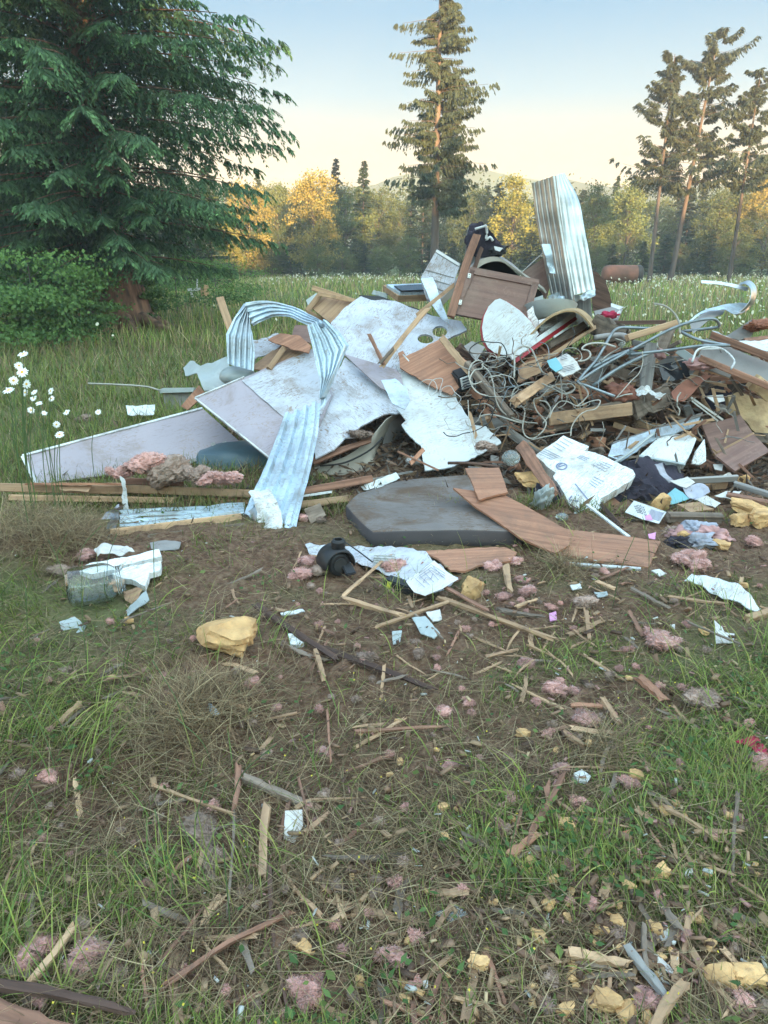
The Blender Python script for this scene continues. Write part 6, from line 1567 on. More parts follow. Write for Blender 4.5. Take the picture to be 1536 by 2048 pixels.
cable('wire', 'stiff dark wire lying over the vinyl sheet', 'wire', [(tuple(G(690, 1084, .05))), tuple(G(716, 1102, .05)), tuple(G(745, 1124, .05))], .0035, 'rubber', n=4, world=True)

def caster():
    """black chair caster"""
    b = G(672, 1148, 0); s = .90
    e = empty('chair_caster', b, math.radians(-62)); clear_at(b, .12); tag(e, 'black double wheeled chair caster standing upright in the grass', 'caster')
    for sx, sc in ((-.030, 1), (.030, 1)):
        mw = Matrix.Translation((sx * s, 0, .068 * s)) @ Matrix.Rotation(math.pi / 2, 4, 'Y')
        w = revolve('wheel', [(0, -.024 * s), (.05 * s, -.024 * s), (.058 * s, -.018 * s), (.060 * s, 0), (.058 * s, .018 * s), (.05 * s, .024 * s), (0, .024 * s)], 'black_plastic', parent=e, mw=mw, n=32)
        mw2 = Matrix.Translation((0, 0, (.026 if sx > 0 else -.026) * s))
        revolve('hub_cap', [(0, -.004), (.036 * s, -.004), (.038 * s, 0), (.036 * s, .004), (0, .004)], 'rubber', parent=w, mw=mw2, n=24)
    # hood over the wheels
    V = []; F = []; n = 18
    for j, x in enumerate((-.062, -.058, 0, .058, .062)):
        for i in range(n + 1):
            a = math.radians(-10 + 200 * i / n); r = .078 if abs(x) < .06 else .070
            V.append((x * s, -math.cos(a) * r * s, .068 * s + math.sin(a) * r * s))
    for j in range(4):
        for i in range(n): a = j * (n + 1) + i; F.append((a, a + 1, a + n + 2, a + n + 1))
    me = pydata('hood', V, F, True); o = link('hood', me, M['black_plastic'], None)
    md = o.modifiers.new('solid', 'SOLIDIFY'); md.thickness = .004
    o.parent = e; o.matrix_parent_inverse = Matrix.Identity(4); o.matrix_local = Matrix.Identity(4)
    revolve('socket', [(0, .12 * s), (.034 * s, .12 * s), (.034 * s, .155 * s), (.037 * s, .158 * s), (.036 * s, .182 * s), (.028 * s, .192 * s), (.02 * s, .192 * s), (.02 * s, .17 * s), (0, .17 * s)], 'black_plastic', parent=e, mw=Matrix.Translation((.012, .01, 0)), n=28)
    box_part('brake_tab', e, Vector((.070, .03, .045)), (.07, .05, .015), 'black_plastic', Matrix.Rotation(.45, 4, 'Y'), bev=.3)
caster()

bk = empty('black_case', G(806, 1182)); tag(bk, 'black plastic case with a yellow label lying below the drawing', 'case')
mwk = Matrix.Rotation(-.55, 4, 'Z') @ Matrix.Rotation(.10, 4, 'Y')
box_part('shell', bk, Vector((0, 0, .022)), (.17, .06, .04), 'black_plastic', mwk, bev=.15)
box_part('yellow_label', bk, mwk @ Vector((-.055, -.0305, .022)), (.022, .002, .030), 'yellow_label', mwk, bev=0)
vt = empty('vent_grille', G(768, 1140)); tag(vt, 'small ribbed white grille lying left of the drawing', 'grille')
for k in range(5): box_part('rib', vt, Vector((0, k * .013 - .02, .035 + k * .006)), (.10, .005, .008), 'trim_white', Matrix.Rotation(-.1, 4, 'Z'), bev=.2)
box_part('backing', vt, Vector((0, .006, .030)), (.105, .07, .006), 'black_plastic', Matrix.Rotation(.4, 4, 'X') @ Matrix.Rotation(-.1, 4, 'Z'), bev=.2)

# glass jar
def jar():
    b = G(190, 1206)
    e = empty('glass_jar', b); clear_at(b, .12); tag(e, 'large clear glass jar lying on its side in the grass', 'jar')
    mw = Matrix.Translation((0, 0, .085)) @ Matrix.Rotation(.32, 4, 'Z') @ Matrix.Rotation(math.pi / 2 - .06, 4, 'Y')
    R = .085; Ln = .19
    o_ = [(0, -Ln / 2), (R * .82, -Ln / 2), (R * .97, -Ln / 2 + .012), (R, -Ln / 2 + .035), (R, Ln / 2 - .045), (R * .9, Ln / 2 - .02), (R * .72, Ln / 2), (R * .72, Ln / 2 + .022), (R * .76, Ln / 2 + .024), (R * .76, Ln / 2 + .030), (R * .70, Ln / 2 + .030)]
    i_ = [(max(0, r - .003), z + (.006 if j == 0 else 0)) for j, (r, z) in enumerate(o_)][::-1]
    i_[-1] = (0, -Ln / 2 + .006); 
    mg = bpy.data.materials.new('jar_glass'); mg.use_nodes = True; b_ = mg.node_tree.nodes['Principled BSDF']
    b_.inputs['Base Color'].default_value = (.97, 1, .99, 1); b_.inputs['Roughness'].default_value = .03; b_.inputs['Transmission Weight'].default_value = 1; b_.inputs['IOR'].default_value = 1.45
    M['jar_glass'] = mg
    revolve('jar_body', o_ + i_[1:], 'jar_glass', parent=e, mw=mw, n=40)
    for z in (Ln / 2 + .006, Ln / 2 + .015): revolve('thread', [(R * .72, z - .002), (R * .75, z), (R * .72, z + .002)], 'jar_glass', parent=e, mw=mw, n=32)
jar()
S('plywood_scrap', 'tan plywood scrap behind the neck of the glass jar', 'plywood', [(222, 1158), (250, 1158), (240, 1182), (228, 1184)], ('g', .03), 0, .3, .006, 'ply_tan', jag=1)
S('styrofoam_piece', 'long white foam strip lying above the glass jar', 'foam', [(158, 1138), (180, 1126), (262, 1112), (318, 1098), (323, 1112), (250, 1130), (184, 1147)], ('g', .06), 0, .2, .03, 'styrofoam', jag=1)
S('styrofoam_piece', 'white foam wedge below the long white strip', 'foam', [(224, 1146), (262, 1132), (322, 1122), (320, 1140), (298, 1146), (290, 1172), (262, 1158), (246, 1156)], ('g', .05), 0, .2, .03, 'styrofoam', jag=1.2)
GP(0, 'crumpled white wrapper above the long foam strip', [(188, 1100), (204, 1088), (236, 1085), (256, 1094), (270, 1106), (240, 1112), (196, 1116)], 'paper', .06, gy=.3, warp=.05, jag=1.5)
GP(0, 'transparent film strip below the foam wedge', [(252, 1222), (270, 1200), (292, 1180), (298, 1196), (268, 1226), (256, 1234)], 'plastic_milky', .02, gy=.2, warp=.02)
GP(0, 'orange brown scrap of facing right of the jar', [(246, 1186), (272, 1180), (286, 1184), (278, 1196), (262, 1206), (250, 1200)], 'ply_tan', .02, gy=.1, warp=.03, jag=1, name='facing_scrap', cat='scrap')
GP(0, 'round pale mat half buried behind the foam strip', [(300, 1086), (330, 1078), (362, 1084), (358, 1096), (320, 1100), (302, 1096)], 'vinyl_grey', .02, gy=.05, name='mat', cat='mat')
GP(0, 'grey plastic scrap sunk in the grass below the jar', [(118, 1244), (150, 1238), (174, 1252), (160, 1272), (128, 1270)], 'plastic_milky', .01, gy=.1, warp=.03, name='plastic_scrap', cat='scrap')
big = foam(450, 1268, 128, 'big angular block of yellow foam, the largest chunk in the left foreground', .50, 4, elong=.66, yaw=-.15)
foam(945, 1178, 46, 'upright tan foam block right of the drawing', 1.0, 5, elong=.7)
# white sheet pieces right
S('plastic_sheet', 'crumpled white plastic sheet lying in the grass at the right', 'sheet', [(1368, 1164), (1384, 1146), (1440, 1160), (1484, 1184), (1522, 1216), (1514, 1224), (1470, 1206), (1430, 1188), (1404, 1168)], ('g', .03), 0, .15, .004, 'board_clean', warp=.045, wf=8, cells=26)
GP(0, 'white torn sheet with a twig across it at the right', [(1430, 1236), (1446, 1250), (1450, 1262), (1470, 1264), (1468, 1284), (1432, 1288)], 'paper', .03, gy=.2, warp=.02)
gb('twig', 'twig lying across the torn white sheet', 'twig', (1380, 1246), (1476, 1286), 5, .006, 'lumber_old', lift=.05, split=.6)
gb('pine_offcut', 'orange wood offcut at the right edge below the plastic sheet', 'timber', (1494, 1238), (1560, 1218), 14, .03, 'lumber', split=.4)

# sticks and planks, listed: (x0,y0,x1,y1,width,material,label, lift)
STK = [
 (520, 1216, 660, 1310, 17, 'lumber_dark', 'long dark rotten plank lying across the soil, upper half', .02), (650, 1300, 850, 1374, 20, 'lumber_dark', 'long dark rotten plank lying across the soil, lower half', .015),
 (704, 1202, 794, 1228, 13, 'lumber', 'pale stud end lying below the black case', .03), (692, 1186, 760, 1126, 9, 'lumber', 'orange lath propped against the vinyl sheet', .04),
 (764, 1250, 895, 1204, 9, 'lumber', 'long tan lath crossing above the plastic clip', .03), (890, 1200, 1096, 1274, 13, 'lumber', 'long pale stud pointing down right in the middle foreground', .03),
 (862, 1160, 966, 1216, 11, 'lumber_red', 'red brown broken plank by the drawing', .04), (1012, 1136, 1020, 1180, 17, 'lumber', 'short upright pine end by the dead grass sod', .03),
 (632, 1306, 646, 1352, 13, 'lumber', 'small tan lath near the dark rotten plank', .015), (655, 1428, 661, 1508, 6, 'lumber_red', 'thin reddish lath standing in the straw', .02),
 (732, 1462, 870, 1454, 8, 'lumber_red', 'reddish split lath below the dark rotten plank', .015), (320, 1576, 450, 1622, 8, 'lumber', 'orange lath in the grass left of centre', .02),
 (476, 1540, 470, 1610, 15, 'lumber_red', 'short reddish board piece standing in the grass', .015), (532, 1620, 526, 1736, 20, 'lumber', 'tan plank with a square end in the lower left centre', .02),
 (468, 1640, 456, 1806, 7, 'lumber_old', 'thin dark lath left of the square ended tan plank', .015), (540, 1750, 572, 1994, 10, 'lumber_dark', 'long thin dark lath reaching down from the tan plank', .015),
 (360, 1954, 558, 1836, 11, 'lumber_red', 'long reddish lath lying diagonally at the lower left', .02), (68, 1956, 140, 1862, 15, 'lumber', 'orange split plank among the pink tufts at the lower left', .03),
 (-20, 1970, 226, 2014, 20, 'lumber_dark', 'dark red plank coming in from the left edge', .04), (-60, 2010, 130, 2070, 60, 'lumber_red', 'broad red board filling the lower left corner', .03),
 (1060, 1668, 1120, 1560, 16, 'lumber_red', 'curved red wood splinter in the right centre', .02), (1025, 1708, 1070, 1672, 20, 'ply', 'frayed end of red plywood in the right centre', .02),
 (1070, 1700, 1120, 1704, 16, 'lumber_old', 'short brown chip right of the frayed plywood', .01), (1336, 1618, 1420, 1670, 10, 'lumber', 'tan splinter leaning right in the grass', .02),
 (1400, 1664, 1476, 1662, 12, 'lumber', 'broad tan splinter lying level at the right', .015), (1475, 1600, 1468, 1720, 9, 'lumber_old', 'thin brown stick standing at the right edge', .02),
 (1145, 1906, 1250, 1926, 22, 'lumber', 'splintered pale wood chunk at the lower right', .02), (1160, 1926, 1220, 1936, 10, 'lumber_old', 'lower grey splinter under the pale wood chunk', .01),
 (1262, 1908, 1336, 2004, 17, 'lumber_grey', 'greyish split stick right of the pale wood chunk', .02), (1288, 1860, 1292, 1930, 12, 'lumber_old', 'brown stick standing above the greyish split stick', .02),
 (1364, 1972, 1300, 2070, 24, 'lumber', 'square brown batten at the bottom right', .03), (972, 1910, 1006, 1996, 12, 'lumber_red', 'dark red wet splinter at the bottom centre', .01),
 (912, 1998, 956, 2008, 9, 'lumber', 'small orange chip at the bottom centre, lying level', .01), (966, 2004, 988, 2036, 10, 'lumber', 'small orange chip at the bottom centre, lying aslant', .01),
 (1172, 1224, 1178, 1272, 11, 'lumber', 'orange lath under the dark pink tuft', .02), (1036, 1212, 1070, 1200, 9, 'lumber', 'small pale chip right of the foam block', .02),
 (1344, 1194, 1440, 1206, 9, 'lumber', 'tan lath lying left of the plastic sheet', .015), (1060, 1292, 1104, 1312, 6, 'lumber', 'thin tan sliver below the long pale stud', .015),
 (1196, 1164, 1226, 1176, 12, 'lumber', 'little orange lath above the dark pink tuft', .02), (1004, 1222, 1076, 1232, 14, 'lumber_old', 'flat brown board behind the long pale stud', .01),
 (1270, 1180, 1330, 1212, 12, 'lumber_old', 'flat brown curved board in the grass', .012), (1205, 1400, 1236, 1442, 17, 'ply_tan', 'curved tan plywood strip right of centre', .015),
 (1282, 1358, 1322, 1396, 24, 'ply', 'pointed reddish plywood scrap in the grass at the right', .02), (1130, 1466, 1166, 1490, 14, 'ply_tan', 'tan leaf-shaped veneer scrap', .015),
 (1150, 1410, 1200, 1412, 12, 'ply', 'small reddish scrap above the curved tan strip', .01), (980, 1312, 1030, 1300, 10, 'ply_tan', 'tan veneer flake right of the pink tuft', .01),
 (500, 1560, 600, 1604, 18, 'lumber_old', 'grey brown curled board left of the white scrap', .015), (596, 1614, 620, 1600, 12, 'lumber', 'tan chip on top of the small white scrap', .02),
 (600, 1570, 618, 1660, 7, 'lumber_red', 'thin red splinter over the small white scrap', .02), (616, 1660, 654, 1628, 12, 'ply_tan', 'tan triangular chip right of the small white scrap', .015),
 (120, 1446, 156, 1410, 14, 'ply_tan', 'tan chip standing in the left grass', .015), (430, 1660, 480, 1640, 8, 'lumber_old', 'small dark chip above the thin dark lath', .01),
 (250, 1240, 330, 1210, 5, 'lumber_old', 'thin twig by the jar', .02), (830, 1230, 880, 1272, 6, 'lumber_old', 'short twig beside the plastic clip', .02)]
for x0, y0, x1, y1, w_, m_, lb, lf in STK:
    gb('wood_scrap' if w_ < 18 else 'wood_plank', lb, 'wood', (x0, y0), (x1, y1), w_ * .78, .016 if w_ > 12 else .009, m_, lift=lf + .010, split=1.0, taper=random.uniform(.55, 1), bend=random.uniform(-.02, .02) * math.hypot(x1 - x0, y1 - y0) / 480, nseg=6)
# white and clear bits
for ol, m_, lf, lb in (([(576, 1266), (594, 1264), (608, 1284), (604, 1290), (580, 1288)], 'styrofoam', .02, 'white foam fragment by the dark rotten plank'),
        ([(560, 1224), (606, 1219), (610, 1225), (564, 1230)], 'trim_white', .02, 'small white rod end in the soil'),
        ([(412, 1398), (424, 1408), (440, 1428), (424, 1430), (414, 1412)], 'tin_white', .03, 'crinkled silver wrapper in the straw'),
        ([(570, 1622), (604, 1618), (606, 1650), (588, 1684), (568, 1676)], 'paper', .02, 'small white torn scrap in the lower centre'),
        ([(1148, 1544), (1164, 1538), (1182, 1552), (1176, 1562), (1156, 1558)], 'styrofoam', .02, 'white capped foam bit right of centre'),
        ([(1296, 1906), (1316, 1906), (1348, 1936), (1346, 1946), (1310, 1930)], 'paper', .025, 'folded white paper at the lower right'),
        ([(1310, 1846), (1334, 1846), (1344, 1880), (1326, 1884)], 'styrofoam', .02, 'white foam chip above the folded white paper'),
        ([(1314, 1944), (1338, 1950), (1338, 1970), (1322, 1968)], 'paper', .015, 'second white scrap under the folded paper'),
        ([(1224, 1858), (1260, 1862), (1266, 1886), (1238, 1892)], 'plastic_clear', .015, 'clear plastic scrap at the lower right'),
        ([(868, 1826), (914, 1810), (936, 1826), (900, 1842)], 'plastic_clear', .012, 'thin clear plastic film in the grass at the bottom centre'),
        ([(824, 1236), (850, 1230), (880, 1266), (868, 1276), (842, 1268)], 'plastic_milky', .03, 'translucent plastic clip among the splinters'),
        ([(852, 1222), (880, 1216), (884, 1238), (866, 1244)], 'paper', .03, 'crumpled white paper above the plastic clip'),
        ([(784, 1264), (804, 1262), (800, 1284), (786, 1288)], 'plastic_milky', .02, 'small pale blue plastic bit'),
        ([(1340, 1250), (1350, 1248), (1350, 1258)], 'paper', .02, 'tiny white scrap left of the torn sheet'),
        ([(1302, 1142), (1318, 1138), (1334, 1146), (1320, 1152)], 'paper', .02, 'small white scrap below the broken plywood end'),
        ([(1140, 1170), (1160, 1166), (1164, 1176), (1146, 1180)], 'trim_white', .02, 'small white disc in the chips'),
        ([(1188, 1184), (1214, 1182), (1216, 1190), (1196, 1194)], 'plastic_milky', .02, 'thin shiny foil bit in the chips'),
        ([(1098, 1226), (1112, 1224), (1114, 1238), (1100, 1240)], 'pink_card', .02, 'little magenta card in the chips'),
        ([(1296, 1508), (1330, 1500), (1346, 1508), (1320, 1518)], 'black_plastic', .02, 'dark flattened can edge in the right grass'),
        ([(1240, 1662), (1262, 1658), (1262, 1672), (1244, 1672)], 'tarp_orange', .03, 'bright orange plastic bit in the right grass'),
        ([(1470, 1480), (1510, 1470), (1536, 1500), (1530, 1512), (1500, 1490)], 'red_fabric', .02, 'dark red ribbon at the right edge'),
        ([(1508, 1496), (1526, 1490), (1540, 1508), (1520, 1514)], 'red_fabric', .03, 'red and white label at the right edge'),
        ([(1368, 1742), (1384, 1738), (1388, 1752), (1372, 1754)], 'paper', .02, 'little white bit in the right grass'),
        ([(252, 812), (310, 810), (308, 830), (256, 830)], 'board_clean', .12, 'pale blue box lying in the meadow beyond the mauve wall sheet'),
        ([(846, 1960), (856, 1958), (856, 1974), (848, 1976)], 'paper', .02, 'white curl at the bottom centre')):
    S('litter_scrap', lb, 'scrap', ol, ('g', lf), random.uniform(-.15, .15), .25, .005 if m_ != 'styrofoam' else .018, m_, warp=.012, wf=16)

# pink insulation, listed
TUF = [(94, 1552, 46, 'pink tuft in the soil at the far left'), (52, 1918, 66, 'bright pink tuft at the lower left edge'), (90, 1892, 60, 'pink tuft right above the lower left one'), (180, 1902, 84, 'long pink tuft at the lower left'),
 (160, 1846, 50, 'brown pink tuft on the orange split plank'), (405, 1660, 100, 'large dirty pink tuft in the lower left centre'), (420, 1720, 60, 'dark insulation tuft below the large dirty one'), (610, 1985, 76, 'scattered pale pink tuft at the bottom'),
 (336, 1390, 34, 'small rosy lump in the straw'), (236, 1414, 30, 'peach coloured crumb in the grass'), (504, 1366, 40, 'small pink tuft left of centre'), (736, 1314, 50, 'pink tuft on the dark rotten plank'),
 (838, 1306, 36, 'pale pink tuft right of the dark plank'), (872, 1314, 24, 'small pink curl next to the pale tuft'), (890, 1420, 44, 'upright pink tuft in the straw'), (936, 1402, 34, 'pink tuft right of the upright one'),
 (648, 1504, 36, 'pink tuft at the foot of the thin reddish lath'), (898, 1532, 38, 'pink tuft in the middle of the straw'), (1110, 1376, 56, 'bright pink tuft right of centre'), (1150, 1382, 34, 'pale tuft beside the bright pink one'),
 (1168, 1436, 66, 'long pink tuft below the bright one'), (1050, 1326, 44, 'pink tuft under the thin tan sliver'), (1172, 1206, 62, 'dark pink tuft like a mushroom on a lath'), (1046, 1160, 40, 'round pink tuft beside the dead sod'),
 (1054, 1184, 46, 'flat pink tuft below the round one'), (1030, 1122, 34, 'small pink tuft above the dead sod'), (1212, 1142, 26, 'tiny pink tuft in front of the bent plywood'), (1390, 1120, 84, 'long dusty pink tuft in front of the clothes'),
 (1316, 1282, 90, 'ragged pink tuft spread in the right grass'), (1410, 1400, 84, 'wide dirty pink tuft at the right'), (1120, 1540, 40, 'pink tuft above the curved red splinter'), (1158, 1604, 38, 'pink ball right of the curved red splinter'),
 (1300, 2000, 66, 'large pink tuft beside the square batten'), (1490, 2004, 48, 'pink tuft in the bottom right corner'), (1526, 1530, 60, 'pink tuft at the right edge below the ribbon'), (780, 1912, 60, 'peach tuft at the bottom centre'),
 (598, 1150, 56, 'pink tuft left of the chair caster'), (612, 1120, 44, 'upper pink tuft left of the caster'), (640, 1140, 50, 'dirty tuft against the caster'), (786, 1132, 70, 'pink tuft on the vinyl sheet'),
 (176, 1108, 46, 'rust pink ball left of the white wrapper'), (120, 1142, 52, 'dirty pink tuft at the left above the jar'), (986, 1132, 40, 'pink tuft on the flat plywood sheet'), (1180, 1372, 26, 'tiny dirty tuft in the right straw'),
 (1006, 1192, 40, 'pink tuft behind the foam block'), (1104, 1214, 30, 'pale tuft beside the magenta card'), (1258, 1564, 44, 'peach lump in the right grass'), (1470, 1632, 40, 'peach crumb at the right edge')]
for i, (x, y, w_, lb) in enumerate(TUF):
    tuft(x, y, w_, lb, 400 + i, .5, 'insul_dirty' if ('dirty' in lb or 'dark' in lb or 'brown' in lb) else 'insul_pink')
FOM = [(612, 1898, 36, 'ragged yellow foam piece at the bottom centre left'), (1076, 1874, 34, 'curved yellow foam piece in the lower right centre'), (1136, 1650, 40, 'yellow foam strip right of the frayed plywood'), (1322, 1744, 38, 'slanting yellow foam strip in the right grass'),
 (1258, 1770, 28, 'round foam crumb in the right grass'), (1234, 1842, 36, 'orange capped foam chunk at the lower right'), (1216, 2002, 56, 'yellow foam chunk at the bottom, left of the batten'), (1192, 2008, 38, 'tan foam wedge at the bottom'), (1254, 2026, 48, 'yellow foam chunk nearest the batten'),
 (1440, 1952, 64, 'flat yellow foam chunk at the lower right'), (1492, 1946, 66, 'long tan foam chunk at the lower right edge'), (1420, 1744, 28, 'small foam crumb by the little white bit'), (1148, 1952, 26, 'small yellow crumb near the bottom'), (1130, 2018, 34, 'tan foam block near the bottom centre right'),
 (1052, 1738, 22, 'small round crumb in the centre right'), (1108, 1758, 24, 'rectangular foam crumb in the centre right'), (1098, 1804, 26, 'pale foam crumb below the rectangular one'), (1330, 1622, 30, 'foam bit by the tan splinter'), (1462, 1632, 26, 'yellow crumb on the broad tan splinter'),
 (1310, 1858, 30, 'foam piece beneath the white chip'), (1420, 1890, 30, 'dirty foam crumb at the lower right'), (958, 1926, 40, 'mossy yellow foam lumps at the bottom centre'), (258, 1240, 22, 'two small yellow crumbs by the film strip'), (1046, 1466, 30, 'beige foam bit in the straw'), (1408, 1262, 26, 'orange crumb left of the torn sheet'),
 (1272, 1548, 30, 'beige lump above the peach one'), (1488, 1170, 20, 'tiny yellow crumb by the plastic sheet'), (1336, 1500, 20, 'tan crumb on the flattened can')]
for i, (x, y, w_, lb) in enumerate(FOM): foam(x, y, w_, lb, .55, 500 + i, group='yellow foam bits in the foreground')

# crumbs: countless tiny chips as stuff
def crumbs():
    rng = np.random.default_rng(77)
    def chips(name, lb, n, cols, smin, smax, xr, yr, flat=.3, mask=None):
        x, y = scatter_px(n, xr[0], xr[1], yr[0], yr[1], rng)
        if mask is not None:
            k = rng.uniform(0, 1, n) < mask(x, y); x, y = x[k], y[k]
        n = len(x); P = np.stack([x, y, gz_np(x, y) + rng.uniform(.008, .034, n)], -1)
        D = nrm(rng.normal(0, 1, (n, 3)) * [1, 1, flat]); B1 = nrm(np.cross(D, [0, 0, 1.0] + rng.normal(0, .3, (n, 3)))); N1 = np.cross(D, B1)
        L = rng.uniform(smin, smax, n)[:, None] * rng.choice([.7, 1, 2.2], n)[:, None]; w = L * rng.uniform(.12, .45, (n, 1)); t = w * rng.uniform(.2, .6, (n, 1))
        c = []
        for a in (-1, 1):
            for b in (-1, 1):
                for d in (-1, 1): c.append(P + D * L * a * .5 * rng.uniform(.6, 1, (n, 1)) + B1 * w * b * .5 * rng.uniform(.6, 1, (n, 1)) + N1 * t * d * .5)
        V = np.stack(c, 1).reshape(-1, 3)
        q = np.array([(0, 1, 3, 2), (4, 6, 7, 5), (0, 4, 5, 1), (2, 3, 7, 6), (0, 2, 6, 4), (1, 5, 7, 3)])
        F = (np.arange(n)[:, None, None] * 8 + q[None]).reshape(-1, 4)
        col = np.array(cols)[rng.integers(0, len(cols), n)] * rng.uniform(.7, 1.2, (n, 1))
        o = link(name, npmesh(name, V, F, np.repeat(col, 8, 0)), M['grass_blade']); tag(o, lb, 'litter', kind='stuff')
    near = lambda x, y: np.clip(.25 + .8 * np.exp(-((x - .75) / .8) ** 2 - ((y - 2.9) / .9) ** 2) + .6 * np.exp(-((x - .55) / .3) ** 2 - ((y - 1.35) / .25) ** 2), 0, 1)
    chips('wood_chips', 'countless small wood chips strewn over the soil', 11000, [(.32, .20, .13), (.22, .13, .09), (.14, .085, .06), (.42, .28, .17)], .005, .024, (-100, 1650), (1040, 2150), mask=near)
    chips('foam_crumbs', 'countless tiny foam and plastic crumbs in the grass', 3200, [(.62, .42, .22), (.70, .70, .66), (.55, .30, .27), (.62, .34, .30), (.72, .55, .33)], .005, .014, (-100, 1650), (1080, 2150), mask=near)
crumbs()

# splinters, each a copy of one of ten
spl = []
for i in range(10):
    o = beam('wood_splinter', 'splinter of wood lying on the soil', 'splinter', Vector((-.05, 0, 0)), Vector((.05, 0, 0)), .006 + .0022 * (i % 5), .004 + .001 * (i % 3), ('lumber', 'ply_tan', 'lumber_red', 'lumber_old', 'lumber')[i % 5], split=1.3, taper=.35 + .06 * i, bend=.004 * ((i % 3) - 1), seed=50 + i, nhint=Vector((0, 0, 1)))
    spl.append(o)
rs = random.Random(21)
GS = 'wood splinters strewn over the foreground'
for k in range(210):
    while True:
        x = rs.uniform(0, 1536); y = rs.uniform(1095, 2040)
        w_ = .22 + .9 * math.exp(-((x - 980) / 330) ** 2 - ((y - 1230) / 120) ** 2) + .8 * math.exp(-((x - 1260) / 170) ** 2 - ((y - 1930) / 110) ** 2)
        if rs.random() < w_: break
    s_ = spl[k % 10]; c = s_ if k < 10 else s_.copy()
    if k >= 10: COL.objects.link(c)
    p = G(x, y, .016); clear_at(p, .02)
    c.matrix_world = Matrix.Translation(p) @ Matrix.Rotation(rs.uniform(0, 6.28), 4, 'Z') @ Matrix.Rotation(rs.uniform(-.25, .25), 4, 'Y') @ Matrix.Diagonal((rs.uniform(.5, 1.5), rs.uniform(.7, 1.6), 1, 1))
    mt_ = ('pale', 'tan veneer', 'red brown', 'weathered grey brown', 'pale')[(k % 10) % 5]
    c['label'] = mt_ + ' splinter of wood lying on the soil'; c['group'] = GS + ', ' + mt_
fms = []
for i in range(6):
    fms.append(lump_mesh('foam_crumb', (.017, .012, .009), 950 + i, .3, 1.6, 3, .7, cuts=4))
for k in range(64):
    while True:
        x = rs.uniform(700, 1536); y = rs.uniform(1200, 2040)
        w_ = .15 + .9 * math.exp(-((x - 1230) / 190) ** 2 - ((y - 1930) / 140) ** 2) + .3 * (y > 1600)
        if rs.random() < w_: break
    p = G(x, y, .016); clear_at(p, .014)
    put('foam_crumb', 'crumb of yellow foam lying in the grass', 'foam', fms[k % 6], p, 'foam_yellow', (0, 0, rs.uniform(0, 6)), sc=rs.uniform(.4, 1.0), group='crumbs of yellow foam in the right foreground')
# small pink bits: each tiny tuft a copy
protos = []
for i in range(4):
    me = tuft_mesh('insulation_crumb', .014, .8, .6, 900 + i, .12)
    protos.append(me)
rc = random.Random(3)
for k in range(190):
    while True:
        x = rc.uniform(20, 1530); y = rc.uniform(1110, 2030)
        w_ = .35 + .65 * math.exp(-((x - 1050) / 380) ** 2 - ((y - 1250) / 190) ** 2)
        if rc.random() < w_: break
    o = put('insulation_crumb', 'tiny pink fibreglass crumb lying in the grass', 'insulation', protos[k % 4], G(x, y, .020), 'insul_pink' if k % 3 else 'insul_dirty', (0, 0, rc.uniform(0, 6)), sc=rc.uniform(.7, 1.7), group='tiny pink crumbs in the grass')

# ------------------------------------------------------------ daisies at the left
def daisy(px, py, Yd, r, tilt, yaw, label, stem_dx=0):
    h = W(px, py, Yd)
    e = empty('daisy', (h.x + stem_dx, h.y, gz(h.x, h.y))); tag(e, label, 'flower', 'ox-eye daisies at the left edge')
    P0 = Vector((h.x + stem_dx, h.y + .02, gz(h.x, h.y)))
    cable('stem', None, None, [P0, P0.lerp(h, .5) + Vector((stem_dx * .3, 0, .02)), h], .0022, 'stem', parent=e, n=5, res=5, world=True)
    V = []; F = []
    n = 15
    for k in range(n):
        a = 2 * math.pi * k / n + random.uniform(-.08, .08); L_ = r * random.uniform(.85, 1.05); dz = random.uniform(-.25, .05) * r
        c, s = math.cos(a), math.sin(a); w = r * .15
        pts = [(r * .2, -w * .5, 0), (r * .2, w * .5, 0), (L_ * .65, w, dz * .3 + .02 * r), (L_, w * .45, dz), (L_, -w * .45, dz), (L_ * .65, -w, dz * .3 + .02 * r)]
        b = len(V)
        for x, y, z in pts: V.append((c * x - s * y, s * x + c * y, z))
        F.append(tuple(range(b, b + 6)))
    mw = Matrix.Translation(h) @ Matrix.Rotation(yaw, 4, 'Z') @ Matrix.Rotation(tilt, 4, 'X')
    link('petals', pydata('petals', V, F), M['petal'], e, mw)
    prof = [(0, .10 * r), (.14 * r, .09 * r), (.24 * r, .04 * r), (.26 * r, -.02 * r), (0, -.05 * r)]
    o = revolve('flower_eye', prof, 'daisy_eye', n=12); o.parent = e; o.matrix_parent_inverse = Matrix.Identity(4); o.matrix_local = PMW[e.name].inverted() @ mw
